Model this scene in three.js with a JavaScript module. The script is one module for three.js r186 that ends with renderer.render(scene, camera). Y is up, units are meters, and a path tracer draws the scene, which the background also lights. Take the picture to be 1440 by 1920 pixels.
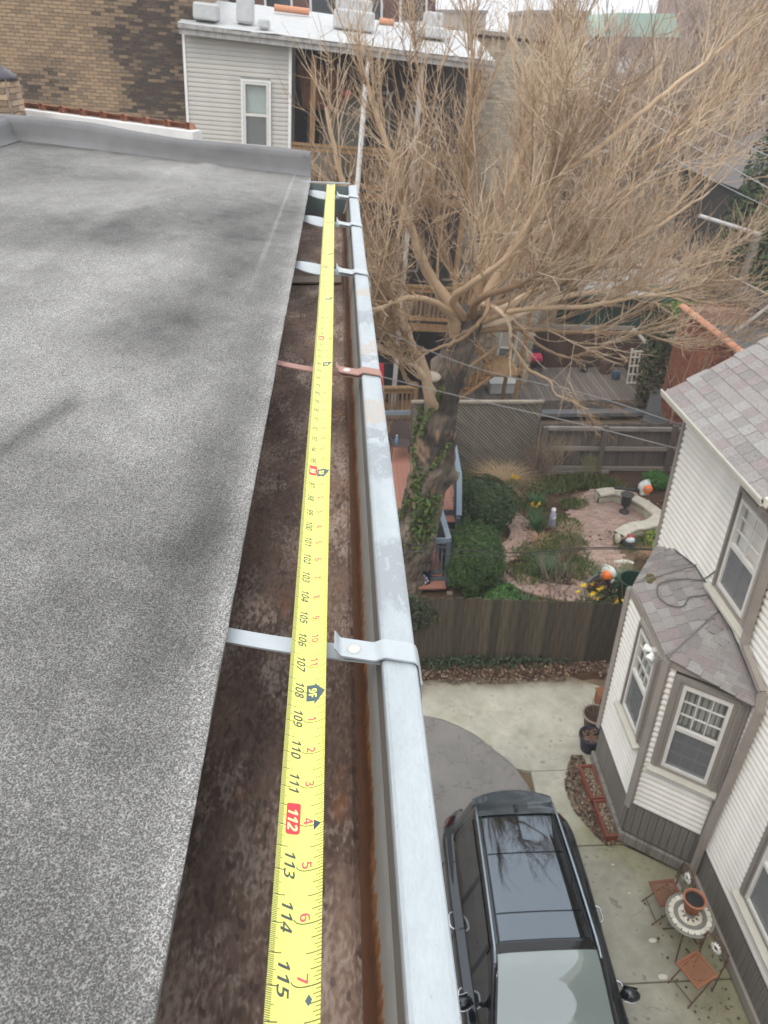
import * as THREE from 'three';
import { mergeGeometries } from 'three/addons/utils/BufferGeometryUtils.js';
import { RoundedBoxGeometry } from 'three/addons/geometries/RoundedBoxGeometry.js';

const H = 10.4;                                   // height of the lens above the ground
const scene = new THREE.Scene();
const camera = new THREE.PerspectiveCamera(67.16, 0.75, 0.02, 1500);
camera.position.set(0, H, 0);
camera.up.set(0.016, 0.851, -0.525);
camera.lookAt(0.05, H - 0.525, -0.849);
camera.focus = 0.6; camera.userData.fStop = 24;
scene.add(camera);
const renderer = new THREE.WebGLRenderer({ antialias: true });
renderer.toneMapping = THREE.LinearToneMapping;
renderer.toneMappingExposure = 1.65;
renderer.shadowMap.enabled = true;
{ // bright, even overcast sky
  const w = 256, h = 128, d = new Float32Array(w * h * 4);
  for (let j = 0; j < h; j++) for (let i = 0; i < w; i++) {
    const el = Math.max(0, Math.sin(((j + 0.5) / h - 0.5) * Math.PI)), az = i / w * 2 * Math.PI;
    const v = 1.0 + 0.16 * el + 0.03 * Math.sin(az * 3 + el * 5) * Math.sin(el * 9);
    d.set([v * 0.965, v * 0.995, v * 1.04, 1], (j * w + i) * 4);
  }
  const sky = new THREE.DataTexture(d, w, h, THREE.RGBAFormat, THREE.FloatType);
  sky.mapping = THREE.EquirectangularReflectionMapping; sky.magFilter = THREE.LinearFilter; sky.needsUpdate = true;
  scene.background = sky; scene.environment = sky;
}
const sun = new THREE.DirectionalLight(0xfff3e4, 0.9);
sun.position.set(-14, 40, 10); sun.target.position.set(3, 0, -12); sun.castShadow = true; sun.shadow.radius = 45;
sun.shadow.camera.left = -40; sun.shadow.camera.right = 40; sun.shadow.camera.top = 40; sun.shadow.camera.bottom = -40; sun.shadow.camera.far = 120;
scene.add(sun, sun.target);
scene.fog = new THREE.FogExp2(0xe8e9ec, 0.002);

// ---------------------------------------------------------------- helpers
let seed_ = 7;
function rng(s) { let a = s >>> 0; return () => { a = (a + 0x6D2B79F5) >>> 0; let t = Math.imul(a ^ (a >>> 15), 1 | a); t = (t + Math.imul(t ^ (t >>> 7), 61 | t)) ^ t; return ((t ^ (t >>> 14)) >>> 0) / 4294967296; }; }
const R = rng(20240411);
const rr = (a, b) => a + (b - a) * R();
const PI = Math.PI;
const clamp = (x, a = 0, b = 1) => Math.min(b, Math.max(a, x));
const sst = (a, b, x) => { const t = clamp((x - a) / (b - a)); return t * t * (3 - 2 * t); };
const mix = (a, b, t) => a + (b - a) * t;
const mixc = (a, b, t) => [mix(a[0], b[0], t), mix(a[1], b[1], t), mix(a[2], b[2], t)];
const PERM = new Uint8Array(65536); { const r = rng(99); for (let i = 0; i < 65536; i++) PERM[i] = r() * 256; }
const h2 = (x, y, s) => PERM[(x * 374761 + y * 668265 + s * 9277) & 65535] / 255;
function vn(x, y, s = 0, px = 0, py = 0) {        // value noise, period px, py (0: none)
  const xi = Math.floor(x), yi = Math.floor(y), fx = x - xi, fy = y - yi;
  const u = fx * fx * (3 - 2 * fx), v = fy * fy * (3 - 2 * fy);
  let x0 = xi, x1 = xi + 1, y0 = yi, y1 = yi + 1;
  if (px) { x0 = ((x0 % px) + px) % px; x1 = ((x1 % px) + px) % px; }
  if (py) { y0 = ((y0 % py) + py) % py; y1 = ((y1 % py) + py) % py; }
  return mix(mix(h2(x0, y0, s), h2(x1, y0, s), u), mix(h2(x0, y1, s), h2(x1, y1, s), u), v);
}
function fbm(x, y, o = 4, s = 0, px = 0, py = 0) {
  let a = 0, w = 0.5, n = 0;
  for (let i = 0; i < o; i++) { a += w * vn(x, y, s + i * 17, px, py); n += w; x *= 2; y *= 2; px *= 2; py *= 2; w *= 0.5; }
  return a / n;
}
function dtex(w, h, fn, srgb = false) {           // fn(u, v, x, y) -> [r, g, b] or a number, 0..1
  const d = new Uint8Array(w * h * 4);
  for (let j = 0; j < h; j++) for (let i = 0; i < w; i++) {
    const c = fn(i / w, j / h, i, j), k = (j * w + i) * 4;
    if (typeof c === 'number') { d[k] = d[k + 1] = d[k + 2] = clamp(c) * 255; } else { d[k] = clamp(c[0]) * 255; d[k + 1] = clamp(c[1]) * 255; d[k + 2] = clamp(c[2]) * 255; }
    d[k + 3] = 255;
  }
  const t = new THREE.DataTexture(d, w, h, THREE.RGBAFormat);
  t.wrapS = t.wrapT = THREE.RepeatWrapping; t.magFilter = THREE.LinearFilter; t.minFilter = THREE.LinearMipmapLinearFilter; t.generateMipmaps = true;
  if (srgb) t.colorSpace = THREE.SRGBColorSpace;
  t.needsUpdate = true; return t;
}
const rep = (t, x, y = x) => { const c = t.clone(); c.repeat.set(x, y); c.needsUpdate = true; return c; };
const M = (c, rough = 0.8, o = {}) => { const m = new (o.transmission !== undefined || o.clearcoat !== undefined ? THREE.MeshPhysicalMaterial : THREE.MeshStandardMaterial)({ roughness: rough, ...o }); m.color.setRGB(c[0], c[1], c[2]); return m; };
const V = (x, y, z) => new THREE.Vector3(x, y, z);

// uv in metres from each face's main direction
function muv(g, k = 1, ou = 0, ov = 0) {
  if (g.index) g = g.toNonIndexed();
  const p = g.attributes.position, n = p.count, uv = new Float32Array(n * 2);
  const a = V(0, 0, 0), b = V(0, 0, 0), c = V(0, 0, 0);
  for (let i = 0; i < n; i += 3) {
    a.fromBufferAttribute(p, i); b.fromBufferAttribute(p, i + 1).sub(a); c.fromBufferAttribute(p, i + 2).sub(a); b.cross(c);
    const x = Math.abs(b.x), y = Math.abs(b.y), z = Math.abs(b.z);
    for (let j = i; j < i + 3; j++) {
      const X = p.getX(j), Y = p.getY(j), Z = p.getZ(j);
      let u, v; if (y >= x && y >= z) { u = X; v = Z; } else if (x >= z) { u = Z; v = Y; } else { u = X; v = Y; }
      uv[j * 2] = u * k + ou; uv[j * 2 + 1] = v * k + ov;
    }
  }
  g.setAttribute('uv', new THREE.BufferAttribute(uv, 2)); return g;
}
const TM = new THREE.Matrix4(), TE = new THREE.Euler(), TQ = new THREE.Quaternion();
function at(g, x = 0, y = 0, z = 0, rx = 0, ry = 0, rz = 0) { TE.set(rx, ry, rz); TQ.setFromEuler(TE); TM.compose(V(x, y, z), TQ, V(1, 1, 1)); return g.applyMatrix4(TM); }
function bx(sx, sy, sz, x = 0, y = 0, z = 0, rx = 0, ry = 0, rz = 0) { return at(muv(new THREE.BoxGeometry(sx, sy, sz), 1, R() * 7, R() * 7), x, y, z, rx, ry, rz); }
function rbx(sx, sy, sz, r, x = 0, y = 0, z = 0, rx = 0, ry = 0, rz = 0) { return at(muv(new RoundedBoxGeometry(sx, sy, sz, 2, r), 1, R() * 7, R() * 7), x, y, z, rx, ry, rz); }
function cyl(r0, r1, h, n = 12, x = 0, y = 0, z = 0, rx = 0, ry = 0, rz = 0) { const g = new THREE.CylinderGeometry(r1, r0, h, n).toNonIndexed(); return at(g, x, y, z, rx, ry, rz); }
function sph(r, x, y, z, sx = 1, sy = 1, sz = 1, n = 14) { const g = new THREE.SphereGeometry(r, n, Math.round(n * 0.7)).toNonIndexed(); g.scale(sx, sy, sz); return g.translate(x, y, z); }
function lathe(pts, n = 24, x = 0, y = 0, z = 0) { const g = new THREE.LatheGeometry(pts.map((p) => new THREE.Vector2(p[0], p[1])), n).toNonIndexed(); return g.translate(x, y, z); }
function tube(pts, r, seg = 0, n = 7, closed = false) { const c = new THREE.CatmullRomCurve3(pts.map((p) => (p.isVector3 ? p : V(...p))), closed); return new THREE.TubeGeometry(c, seg || pts.length * 6, r, n, closed).toNonIndexed(); }
function bar(a, b, w, d = w) {                     // square bar between two points
  a = a.isVector3 ? a : V(...a); b = b.isVector3 ? b : V(...b);
  const l = a.distanceTo(b), g = muv(new THREE.BoxGeometry(w, l, d), 1, R() * 5, R() * 5);
  const q = new THREE.Quaternion().setFromUnitVectors(V(0, 1, 0), b.clone().sub(a).normalize());
  return g.applyQuaternion(q).translate((a.x + b.x) / 2, (a.y + b.y) / 2, (a.z + b.z) / 2);
}
function rod(a, b, r0, r1 = r0, n = 8) {
  a = a.isVector3 ? a : V(...a); b = b.isVector3 ? b : V(...b);
  const g = new THREE.CylinderGeometry(r1, r0, a.distanceTo(b), n).toNonIndexed(), q = new THREE.Quaternion().setFromUnitVectors(V(0, 1, 0), b.clone().sub(a).normalize());
  return g.applyQuaternion(q).translate((a.x + b.x) / 2, (a.y + b.y) / 2, (a.z + b.z) / 2);
}
// a slab from an outline [[x, z], ...], top at y1, bottom at y0
function slab(pts, y0, y1, bevel = 0) {
  const s = new THREE.Shape(pts.map((p) => new THREE.Vector2(p[0], -p[1])));
  const g = new THREE.ExtrudeGeometry(s, bevel ? { depth: y1 - y0 - 2 * bevel, bevelEnabled: true, bevelThickness: bevel, bevelSize: bevel, bevelOffset: -bevel, bevelSegments: 1 } : { depth: y1 - y0, bevelEnabled: false });
  g.rotateX(-PI / 2); g.translate(0, y0 + bevel, 0); return muv(g);
}
// a prism from an outline [[x, y], ...] along z
function prism(pts, z0, z1) { const s = new THREE.Shape(pts.map((p) => new THREE.Vector2(p[0], p[1]))); const g = new THREE.ExtrudeGeometry(s, { depth: z1 - z0, bevelEnabled: false }); g.translate(0, 0, z0); return muv(g); }
// surface f(s, t) -> [x, y, z], uv (u0..., v0...) from f's 4th and 5th entries
function surf(ns, nt, f, color) {
  const p = [], uv = [], c = [], idx = [];
  for (let j = 0; j <= nt; j++) for (let i = 0; i <= ns; i++) { const q = f(i / ns, j / nt); p.push(q[0], q[1], q[2]); uv.push(q[3] ?? q[0], q[4] ?? q[2]); if (color) c.push(...color(q, i / ns, j / nt)); }
  for (let j = 0; j < nt; j++) for (let i = 0; i < ns; i++) { const a = j * (ns + 1) + i; idx.push(a, a + 1, a + ns + 2, a, a + ns + 2, a + ns + 1); }
  const g = new THREE.BufferGeometry(); g.setAttribute('position', new THREE.Float32BufferAttribute(p, 3)); g.setAttribute('uv', new THREE.Float32BufferAttribute(uv, 2));
  if (color) g.setAttribute('color', new THREE.Float32BufferAttribute(c, 3));
  g.setIndex(idx); g.computeVertexNormals(); return g;
}
const merge = (a) => (Array.isArray(a) ? (a.length === 1 ? a[0] : mergeGeometries(a.map((g) => { const q = g.index ? g.toNonIndexed() : g; for (const k of Object.keys(q.attributes)) if (!['position', 'normal', 'uv'].includes(k)) q.deleteAttribute(k); return q; }))) : a);
const used = {};
const numbered = (n) => { const k = used[n] = (used[n] ?? -1) + 1; return k ? `${n}_${String(k).padStart(3, '0')}` : n; };
function shade(m) { m.castShadow = true; m.receiveShadow = true; return m; }
function part(name, geo, mat, parent, label) { const m = shade(new THREE.Mesh(merge(geo), mat)); m.name = name; parent.add(m); if (label) m.userData.label = label; return m; }
function piece(name, geo, mat, parent, x, y, z, rx = 0, ry = 0, rz = 0, sx = 1, sy = 1, sz = 1) { const m = shade(new THREE.Mesh(geo, mat)); m.name = name; m.position.set(x, y, z); m.rotation.set(rx, ry, rz); m.scale.set(sx, sy, sz); parent.add(m); return m; }
function thing(name, label, category, pos = [0, 0, 0], turn = 0, group) { const o = new THREE.Group(); o.name = numbered(name); o.position.set(...pos); o.rotation.y = turn; o.userData = { label, category }; if (group) o.userData.group = group; scene.add(o); return o; }
function one(name, geo, mat, label, category, group) { const m = shade(new THREE.Mesh(merge(geo), mat)); m.name = numbered(name); m.userData = { label, category }; if (group) m.userData.group = group; scene.add(m); return m; }
function struct(name, geo, mat) { const m = shade(new THREE.Mesh(merge(geo), mat)); m.name = numbered(name); m.userData = { kind: 'structure' }; scene.add(m); return m; }
function stuff(name, geo, mat, label, category) { const m = shade(new THREE.Mesh(merge(geo), mat)); m.name = numbered(name); m.userData = { kind: 'stuff', label, category }; scene.add(m); return m; }
const pick = (a) => a[Math.floor(R() * a.length)];

// ---------------------------------------------------------------- textures
const T = {};
{
  const r = rng(5);
  T.granule = dtex(1024, 1024, (u, v, i, j) => { const a = r(), b = vn(u * 340, v * 340, 3, 340, 340); const k = 0.6 * b + 0.4 * a; return 0.32 + 0.62 * sst(0.4, 0.76, k) - 0.17 * sst(0.42, 0.2, k); });
  T.fine = dtex(512, 512, (u, v) => 0.72 + 0.28 * (0.6 * fbm(u * 8, v * 8, 5, 11, 8, 8) + 0.4 * r()));
  T.bump = dtex(512, 512, (u, v) => 0.6 * fbm(u * 16, v * 16, 5, 21, 16, 16) + 0.4 * r());
  T.galv = dtex(512, 512, (u, v) => 0.84 + 0.12 * fbm(u * 10, v * 10, 3, 31, 10, 10) + 0.05 * r() - 0.5 * sst(0.83, 0.95, fbm(u * 40, v * 24, 3, 34, 40, 24)));
  T.rust = dtex(1024, 1024, (u, v) => {            // brown rusted sheet with pale mineral bloom and pits
    const a = fbm(u * 6, v * 6, 6, 41, 6, 6), b = fbm(u * 14 + a * 3, v * 14, 5, 47, 14, 14), wu = u + 0.012 * fbm(u * 40, v * 40, 3, 57, 40, 40), wv = v + 0.012 * fbm(u * 40 + 9, v * 40, 3, 58, 40, 40), s = fbm((wu + wv) * 110, (wv - wu) * 110, 4, 51, 110, 110), d = fbm(wu * 64 + wv * 21, wv * 64 - wu * 21, 2, 54);
    let c = mixc([0.052, 0.032, 0.024], [0.165, 0.115, 0.09], clamp(0.65 * sst(0.28, 0.72, a) + 0.9 * (s - 0.36)));
    c = mixc(c, [0.29, 0.255, 0.225], sst(0.5, 0.8, b * 0.5 + s * 0.4 + a * 0.14) * 0.7);
    c = mixc(c, [0.024, 0.014, 0.011], sst(0.7, 0.8, d) * 0.6);
    return mixc(c, [0.22, 0.08, 0.025], sst(0.68, 0.9, fbm(u * 9, v * 9, 4, 77, 9, 9)) * 0.5).map((x) => Math.pow(x, 1 / 2.2));
  }, true);
  T.wood = dtex(256, 1024, (u, v) => { const g = fbm(u * 24, v * 3, 5, 61, 24, 3), w = fbm(u * 5, v * 2, 3, 66, 5, 2); return 0.5 + 0.36 * g + 0.2 * (w - 0.5) - 0.25 * sst(0.62, 0.72, fbm(u * 60, v * 2, 2, 69, 60, 2)); });
  T.concrete = dtex(1024, 1024, (u, v) => { const a = fbm(u * 5, v * 5, 6, 71, 5, 5), b = fbm(u * 20, v * 20, 5, 73, 20, 20); const ck = Math.abs(fbm(u * 3 + 0.4 * a, v * 3, 4, 76, 3, 3) - 0.5); return 0.56 + 0.42 * a + 0.3 * (b - 0.5) + 0.16 * (r() - 0.5) - 0.35 * sst(0.7, 0.85, b) - 0.25 * sst(0.006, 0, ck); });
  T.asphalt = dtex(1024, 1024, (u, v) => { const a = fbm(u * 4, v * 4, 6, 81, 4, 4), s = r(), c = Math.abs(fbm(u * 6 + a, v * 6, 5, 84, 6, 6) - 0.5); return 0.52 + 0.24 * a + 0.34 * (s - 0.5) * (0.5 + a) - 0.22 * sst(0.018, 0.0, c); });
  T.bark = dtex(512, 1024, (u, v) => { const a = fbm(u * 14 + 2 * fbm(u * 4, v * 8, 3, 93, 4, 8), v * 7, 5, 91, 14, 7); return 0.3 + 0.5 * a + 0.3 * (fbm(u * 5, v * 5, 4, 95, 5, 5) - 0.5); });
  T.soil = dtex(1024, 1024, (u, v) => { const a = fbm(u * 10, v * 10, 6, 101, 10, 10), b = vn(u * 120, v * 120, 104, 120, 120); return mixc([0.42, 0.34, 0.27], [0.92, 0.8, 0.66], clamp(a * 0.6 + b * 0.35 + 0.2 * (r() - 0.5))); });
}
const N = {                                       // shared plain materials
  brass: 0,
};
// ================================================================ ground, drive, garden beds
const concM = M([0.52, 0.505, 0.44], 0.92, { vertexColors: true, map: rep(T.concrete, 0.45), bumpMap: rep(T.bump, 1.5), bumpScale: 0.0015 });
{
  struct('ground', surf(80, 80, (s, t) => { const x = (s - 0.5) * 2, z = (t - 0.5) * 2; const X = 5 + Math.sign(x) * Math.pow(Math.abs(x), 2.5) * 600, Z = -14 + Math.sign(z) * Math.pow(Math.abs(z), 2.5) * 600; return [X, -0.03, Z, X, Z]; }), M([0.25, 0.215, 0.165], 1, { map: rep(T.soil, 0.5), bumpMap: rep(T.soil, 0.5), bumpScale: 0.02 }));
  // concrete drive: one slab a panel, joints open
  const edge = [[1.3, -9.81], [1.66, -9.70], [1.94, -9.53], [2.2, -9.32], [2.43, -9.03], [2.63, -8.79], [2.79, -8.56], [2.92, -8.2], [2.99, -7.82], [3.02, -7.4], [3.08, -6.8], [3.14, -6.2]];
  const moss = (x, z) => {
    const wall = z > -6.5 ? 4.9 - x : z > -7.15 ? (4.05 + (z + 7.1) * 1.4) - x : 4.0 - x, n = fbm(x * 3, z * 3, 5, 31), m = fbm(x * 1.1, z * 1.1, 4, 41);
    let c = mixc([0.92, 0.93, 0.90], [1.12, 1.12, 1.06], m);
    const g = clamp(sst(1.25, 0.15, wall + 0.9 * (n - 0.5)) * sst(-8.6, -6.8, z) * (0.55 + 0.8 * n) + sst(0.62, 0.8, n) * 0.35);
    c = mixc(c, [0.6, 0.6, 0.42], g);
    c = mixc(c, [0.30, 0.29, 0.22], sst(0.66, 0.8, fbm(x * 5 + 3, z * 5, 4, 51)) * sst(0.9, 0.2, wall) * sst(-7.2, -6, z) * 0.8);
    c = mixc(c, [0.45, 0.38, 0.3], sst(-10.2, -10.75, z + 0.5 * (n - 0.5)));
    return c;
  };
  const panel = (pts, y) => {                      // fine sheet cut to an outline, with a skirt
    const s = new THREE.Shape(pts.map((p) => new THREE.Vector2(p[0], -p[1])));
    const xs = pts.map((p) => p[0]), zs = pts.map((p) => p[1]), x0 = Math.min(...xs), x1 = Math.max(...xs), z0 = Math.min(...zs), z1 = Math.max(...zs);
    let g = new THREE.ExtrudeGeometry(s, { depth: 0.09, bevelEnabled: true, bevelThickness: 0.008, bevelSize: 0.008, bevelOffset: -0.008, bevelSegments: 1 }); g.rotateX(-PI / 2); g.translate(0, y - 0.098, 0);
    // subdivide long triangles for the stain colours
    let P = g.attributes.position.array, out = [...P];
    for (let k = 0; k < 6; k++) { const o = []; let ch = false; for (let i = 0; i < out.length; i += 9) { const a = out.slice(i, i + 3), b = out.slice(i + 3, i + 6), c = out.slice(i + 6, i + 9); const L = [[a, b, c], [b, c, a], [c, a, b]].map((q) => [Math.hypot(q[0][0] - q[1][0], q[0][1] - q[1][1], q[0][2] - q[1][2]), q]).sort((p, q) => q[0] - p[0])[0]; if (L[0] > 0.11) { const [u, v, w] = L[1], m = [(u[0] + v[0]) / 2, (u[1] + v[1]) / 2, (u[2] + v[2]) / 2]; o.push(...u, ...m, ...w, ...m, ...v, ...w); ch = true; } else o.push(...a, ...b, ...c); } out = o; if (!ch) break; if (k === 5 && out.length < 9 * 9000) k--; }
    g = new THREE.BufferGeometry(); g.setAttribute('position', new THREE.Float32BufferAttribute(out, 3)); g.computeVertexNormals(); g = muv(g);
    const c = []; for (let i = 0; i < out.length; i += 3) c.push(...moss(out[i], out[i + 2])); g.setAttribute('color', new THREE.Float32BufferAttribute(c, 3)); return g;
  };
  const dr = new THREE.Group(); dr.name = 'driveway'; dr.userData = { kind: 'structure' }; scene.add(dr);
  const add = (pts, y) => part('concrete_slab', panel(pts, y), concM, dr);
  add([[-0.1, -10.72], [1.2, -10.66], [2.4, -10.75], [3.5, -10.62], [4.2, -10.7], [4.72, -10.4], [4.9, -9.6], [4.6, -8.5], [3.005, -8.5], [2.94, -8.22], [2.79, -8.56], [2.63, -8.79], [2.43, -9.03], [2.2, -9.32], [1.94, -9.53], [1.66, -9.70], [1.3, -9.81], [0.7, -9.88], [-0.1, -9.9]].filter((p) => !(p[0] === 2.94)), 0.045);
  add([[3.01, -8.486], [4.5, -8.486], [4.2, -7.09], [3.07, -7.09], [3.02, -7.5], [2.995, -8.0]], 0.05);
  add([[3.07, -7.076], [4.1, -7.076], [4.98, -6.5], [4.98, -5.1], [3.24, -5.1], [3.16, -6.0]], 0.048);
  add([[3.30, -5.086], [4.98, -5.086], [4.98, -2.6], [3.38, -2.6], [3.42, -4.6]], 0.044);
  add([[3.4, -2.586], [4.98, -2.586], [4.98, 4], [3.4, 4]], 0.045);
  struct('asphalt_pad', (() => { const g = slab([[-0.12, -9.9], [0.7, -9.885], ...edge, [3.25, -5.0], [3.4, -4.0], [3.4, 4], [-0.12, 4]].map(([x, z]) => [x - 0.012, z + 0.012]), -0.06, 0.036); return g; })(), M([0.33, 0.318, 0.298], 0.95, { map: rep(T.asphalt, 0.7), bumpMap: rep(T.asphalt, 0.7), bumpScale: 0.004 }));
  struct('dirt_strip', slab([[3.2, -4.95], [3.34, -4.95], [3.44, -4.3], [3.4, -2], [3.24, -2]], 0.0, 0.041), M([0.16, 0.1, 0.06], 1, { map: rep(T.soil, 2) }));
  struct('leafy_border', surf(60, 12, (s, t) => { const x = -0.1 + 5.0 * s, z = -11.0 + t * (0.26 + 0.16 * fbm(x * 3, 1, 3, 3)); return [x, 0.05 + 0.03 * fbm(x * 5, z * 5, 4, 6) - 0.1 * sst(0.8, 1, t), z, x, z]; }), M([0.13, 0.085, 0.06], 1, { map: rep(T.soil, 1.6), bumpMap: rep(T.soil, 1.6), bumpScale: 0.02 }));
  // garden bed, gently uneven
  const bed = (x, z) => 0.015 + 0.09 * (fbm(x * 0.9, z * 0.9, 4, 61) - 0.3);
  const g = surf(90, 90, (s, t) => { const x = 0.2 + 10 * s, z = -19 + 7.85 * t; return [x, bed(x, z), z, x, z]; }, (q) => { const n = fbm(q[0] * 1.4, q[2] * 1.4, 4, 71), m = fbm(q[0] * 4, q[2] * 4, 3, 75); let c = mixc([0.75, 0.66, 0.6], [1.25, 1.08, 0.95], m); return mixc(c, [0.5, 0.62, 0.3], 0.5 * sst(0.5, 0.75, n)); });
  struct('garden_bed', g, M([0.115, 0.083, 0.062], 1, { vertexColors: true, map: rep(T.soil, 0.8), bumpMap: rep(T.soil, 0.8), bumpScale: 0.03 }));
  // brick paths and the round patio: soldier courses laid piece by piece where they show, on a base sheet
  const path = new THREE.Group(); path.name = 'brick_path'; path.userData = { kind: 'structure' }; scene.add(path);
  const pm = [[0.40, 0.27, 0.215], [0.36, 0.25, 0.205], [0.44, 0.31, 0.25], [0.33, 0.24, 0.2], [0.42, 0.30, 0.26]].map((c) => M(c, 0.95, { map: rep(T.fine, 3), bumpMap: rep(T.bump, 4), bumpScale: 0.002 }));
  const base = M([0.24, 0.18, 0.14], 1, { map: rep(T.soil, 1.5) });
  const brickG = bx(0.2, 0.05, 0.095), runs = [[], [], [], [], []]; let nb = 0;
  const lay = (x, z, a) => { const k = Math.floor(R() * 5), y = 0.088 + rr(-0.004, 0.004), b = a + rr(-0.03, 0.03); if (nb < 300) { piece('brick', brickG, pm[k], path, x, y, z, 0, b, 0, 1, 1, 1); nb++; } else runs[k].push(at(brickG.clone(), x, y, z, 0, b, 0)); };
  const ribbon = (pts, w) => { const c = new THREE.CatmullRomCurve3(pts.map((p) => V(p[0], 0, p[1]))), L = c.getLength();
    part('path_bed', surf(60, 1, (s, t) => { const p = c.getPointAt(s), d = c.getTangentAt(s), o = (t - 0.5) * (w + 0.06); return [p.x - d.z * o, 0.085, p.z + d.x * o, p.x, p.z]; }), base, path);
    const nr = Math.round(w / 0.1); for (let r = 0; r < nr; r++) { const o = (r + 0.5) / nr * w - w / 2; for (let s = (r % 2) * 0.1; s < L; s += 0.21) { const u = s / L; if (u > 1) break; const p = c.getPointAt(u), d = c.getTangentAt(u); lay(p.x - d.z * o, p.z + d.x * o, Math.atan2(-d.z, d.x)); } } };
  ribbon([[3.3, -14.45], [3.75, -14.75], [4.2, -15.2], [4.35, -15.75], [4.15, -16.3], [3.8, -16.8]], 0.62);
  ribbon([[3.3, -14.3], [3.75, -13.75], [4.3, -13.35], [4.9, -13.15], [5.4, -13.25], [5.75, -13.5]], 0.55);
  // patio and walk of brick in running bond
  const inside = (x, z) => { const cx = 7.0, cz = -16.75; if (Math.hypot(x - cx, (z - cz) * 1.05) < 0.98) return true; const t = (z + 16.6) / 3.4; if (t < 0 || t > 1) return false; const mid = mix(6.45, 5.5, t), hw = mix(0.68, 0.5, t) + 0.05 * Math.sin(z * 3); return Math.abs(x - mid) < hw; };
  const pg = []; for (let z = -17.8, r = 0; z < -13.2; z += 0.102, r++) for (let x = 5 + (r % 2) * 0.1; x < 8.2; x += 0.206) if (inside(x, z)) pg.push([x, z]);
  const flat = bx(0.2, 0.05, 0.095); for (const [x, z] of pg) runs[Math.floor(R() * 5)].push(at(flat.clone(), x, 0.088 + rr(-0.004, 0.004), z, rr(-0.02, 0.02), rr(-0.03, 0.03), rr(-0.02, 0.02)));
  part('path_bed', slab([[6.0, -17.4], [7, -17.8], [8.05, -16.8], [7.3, -15.8], [6.2, -13.2], [4.95, -13.2], [5.7, -16.4]], 0, 0.084), base, path);
  runs.forEach((q, k) => { const m = part('paving_bricks', q, pm[k], path); m.userData.kind = 'stuff'; });
}
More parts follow.
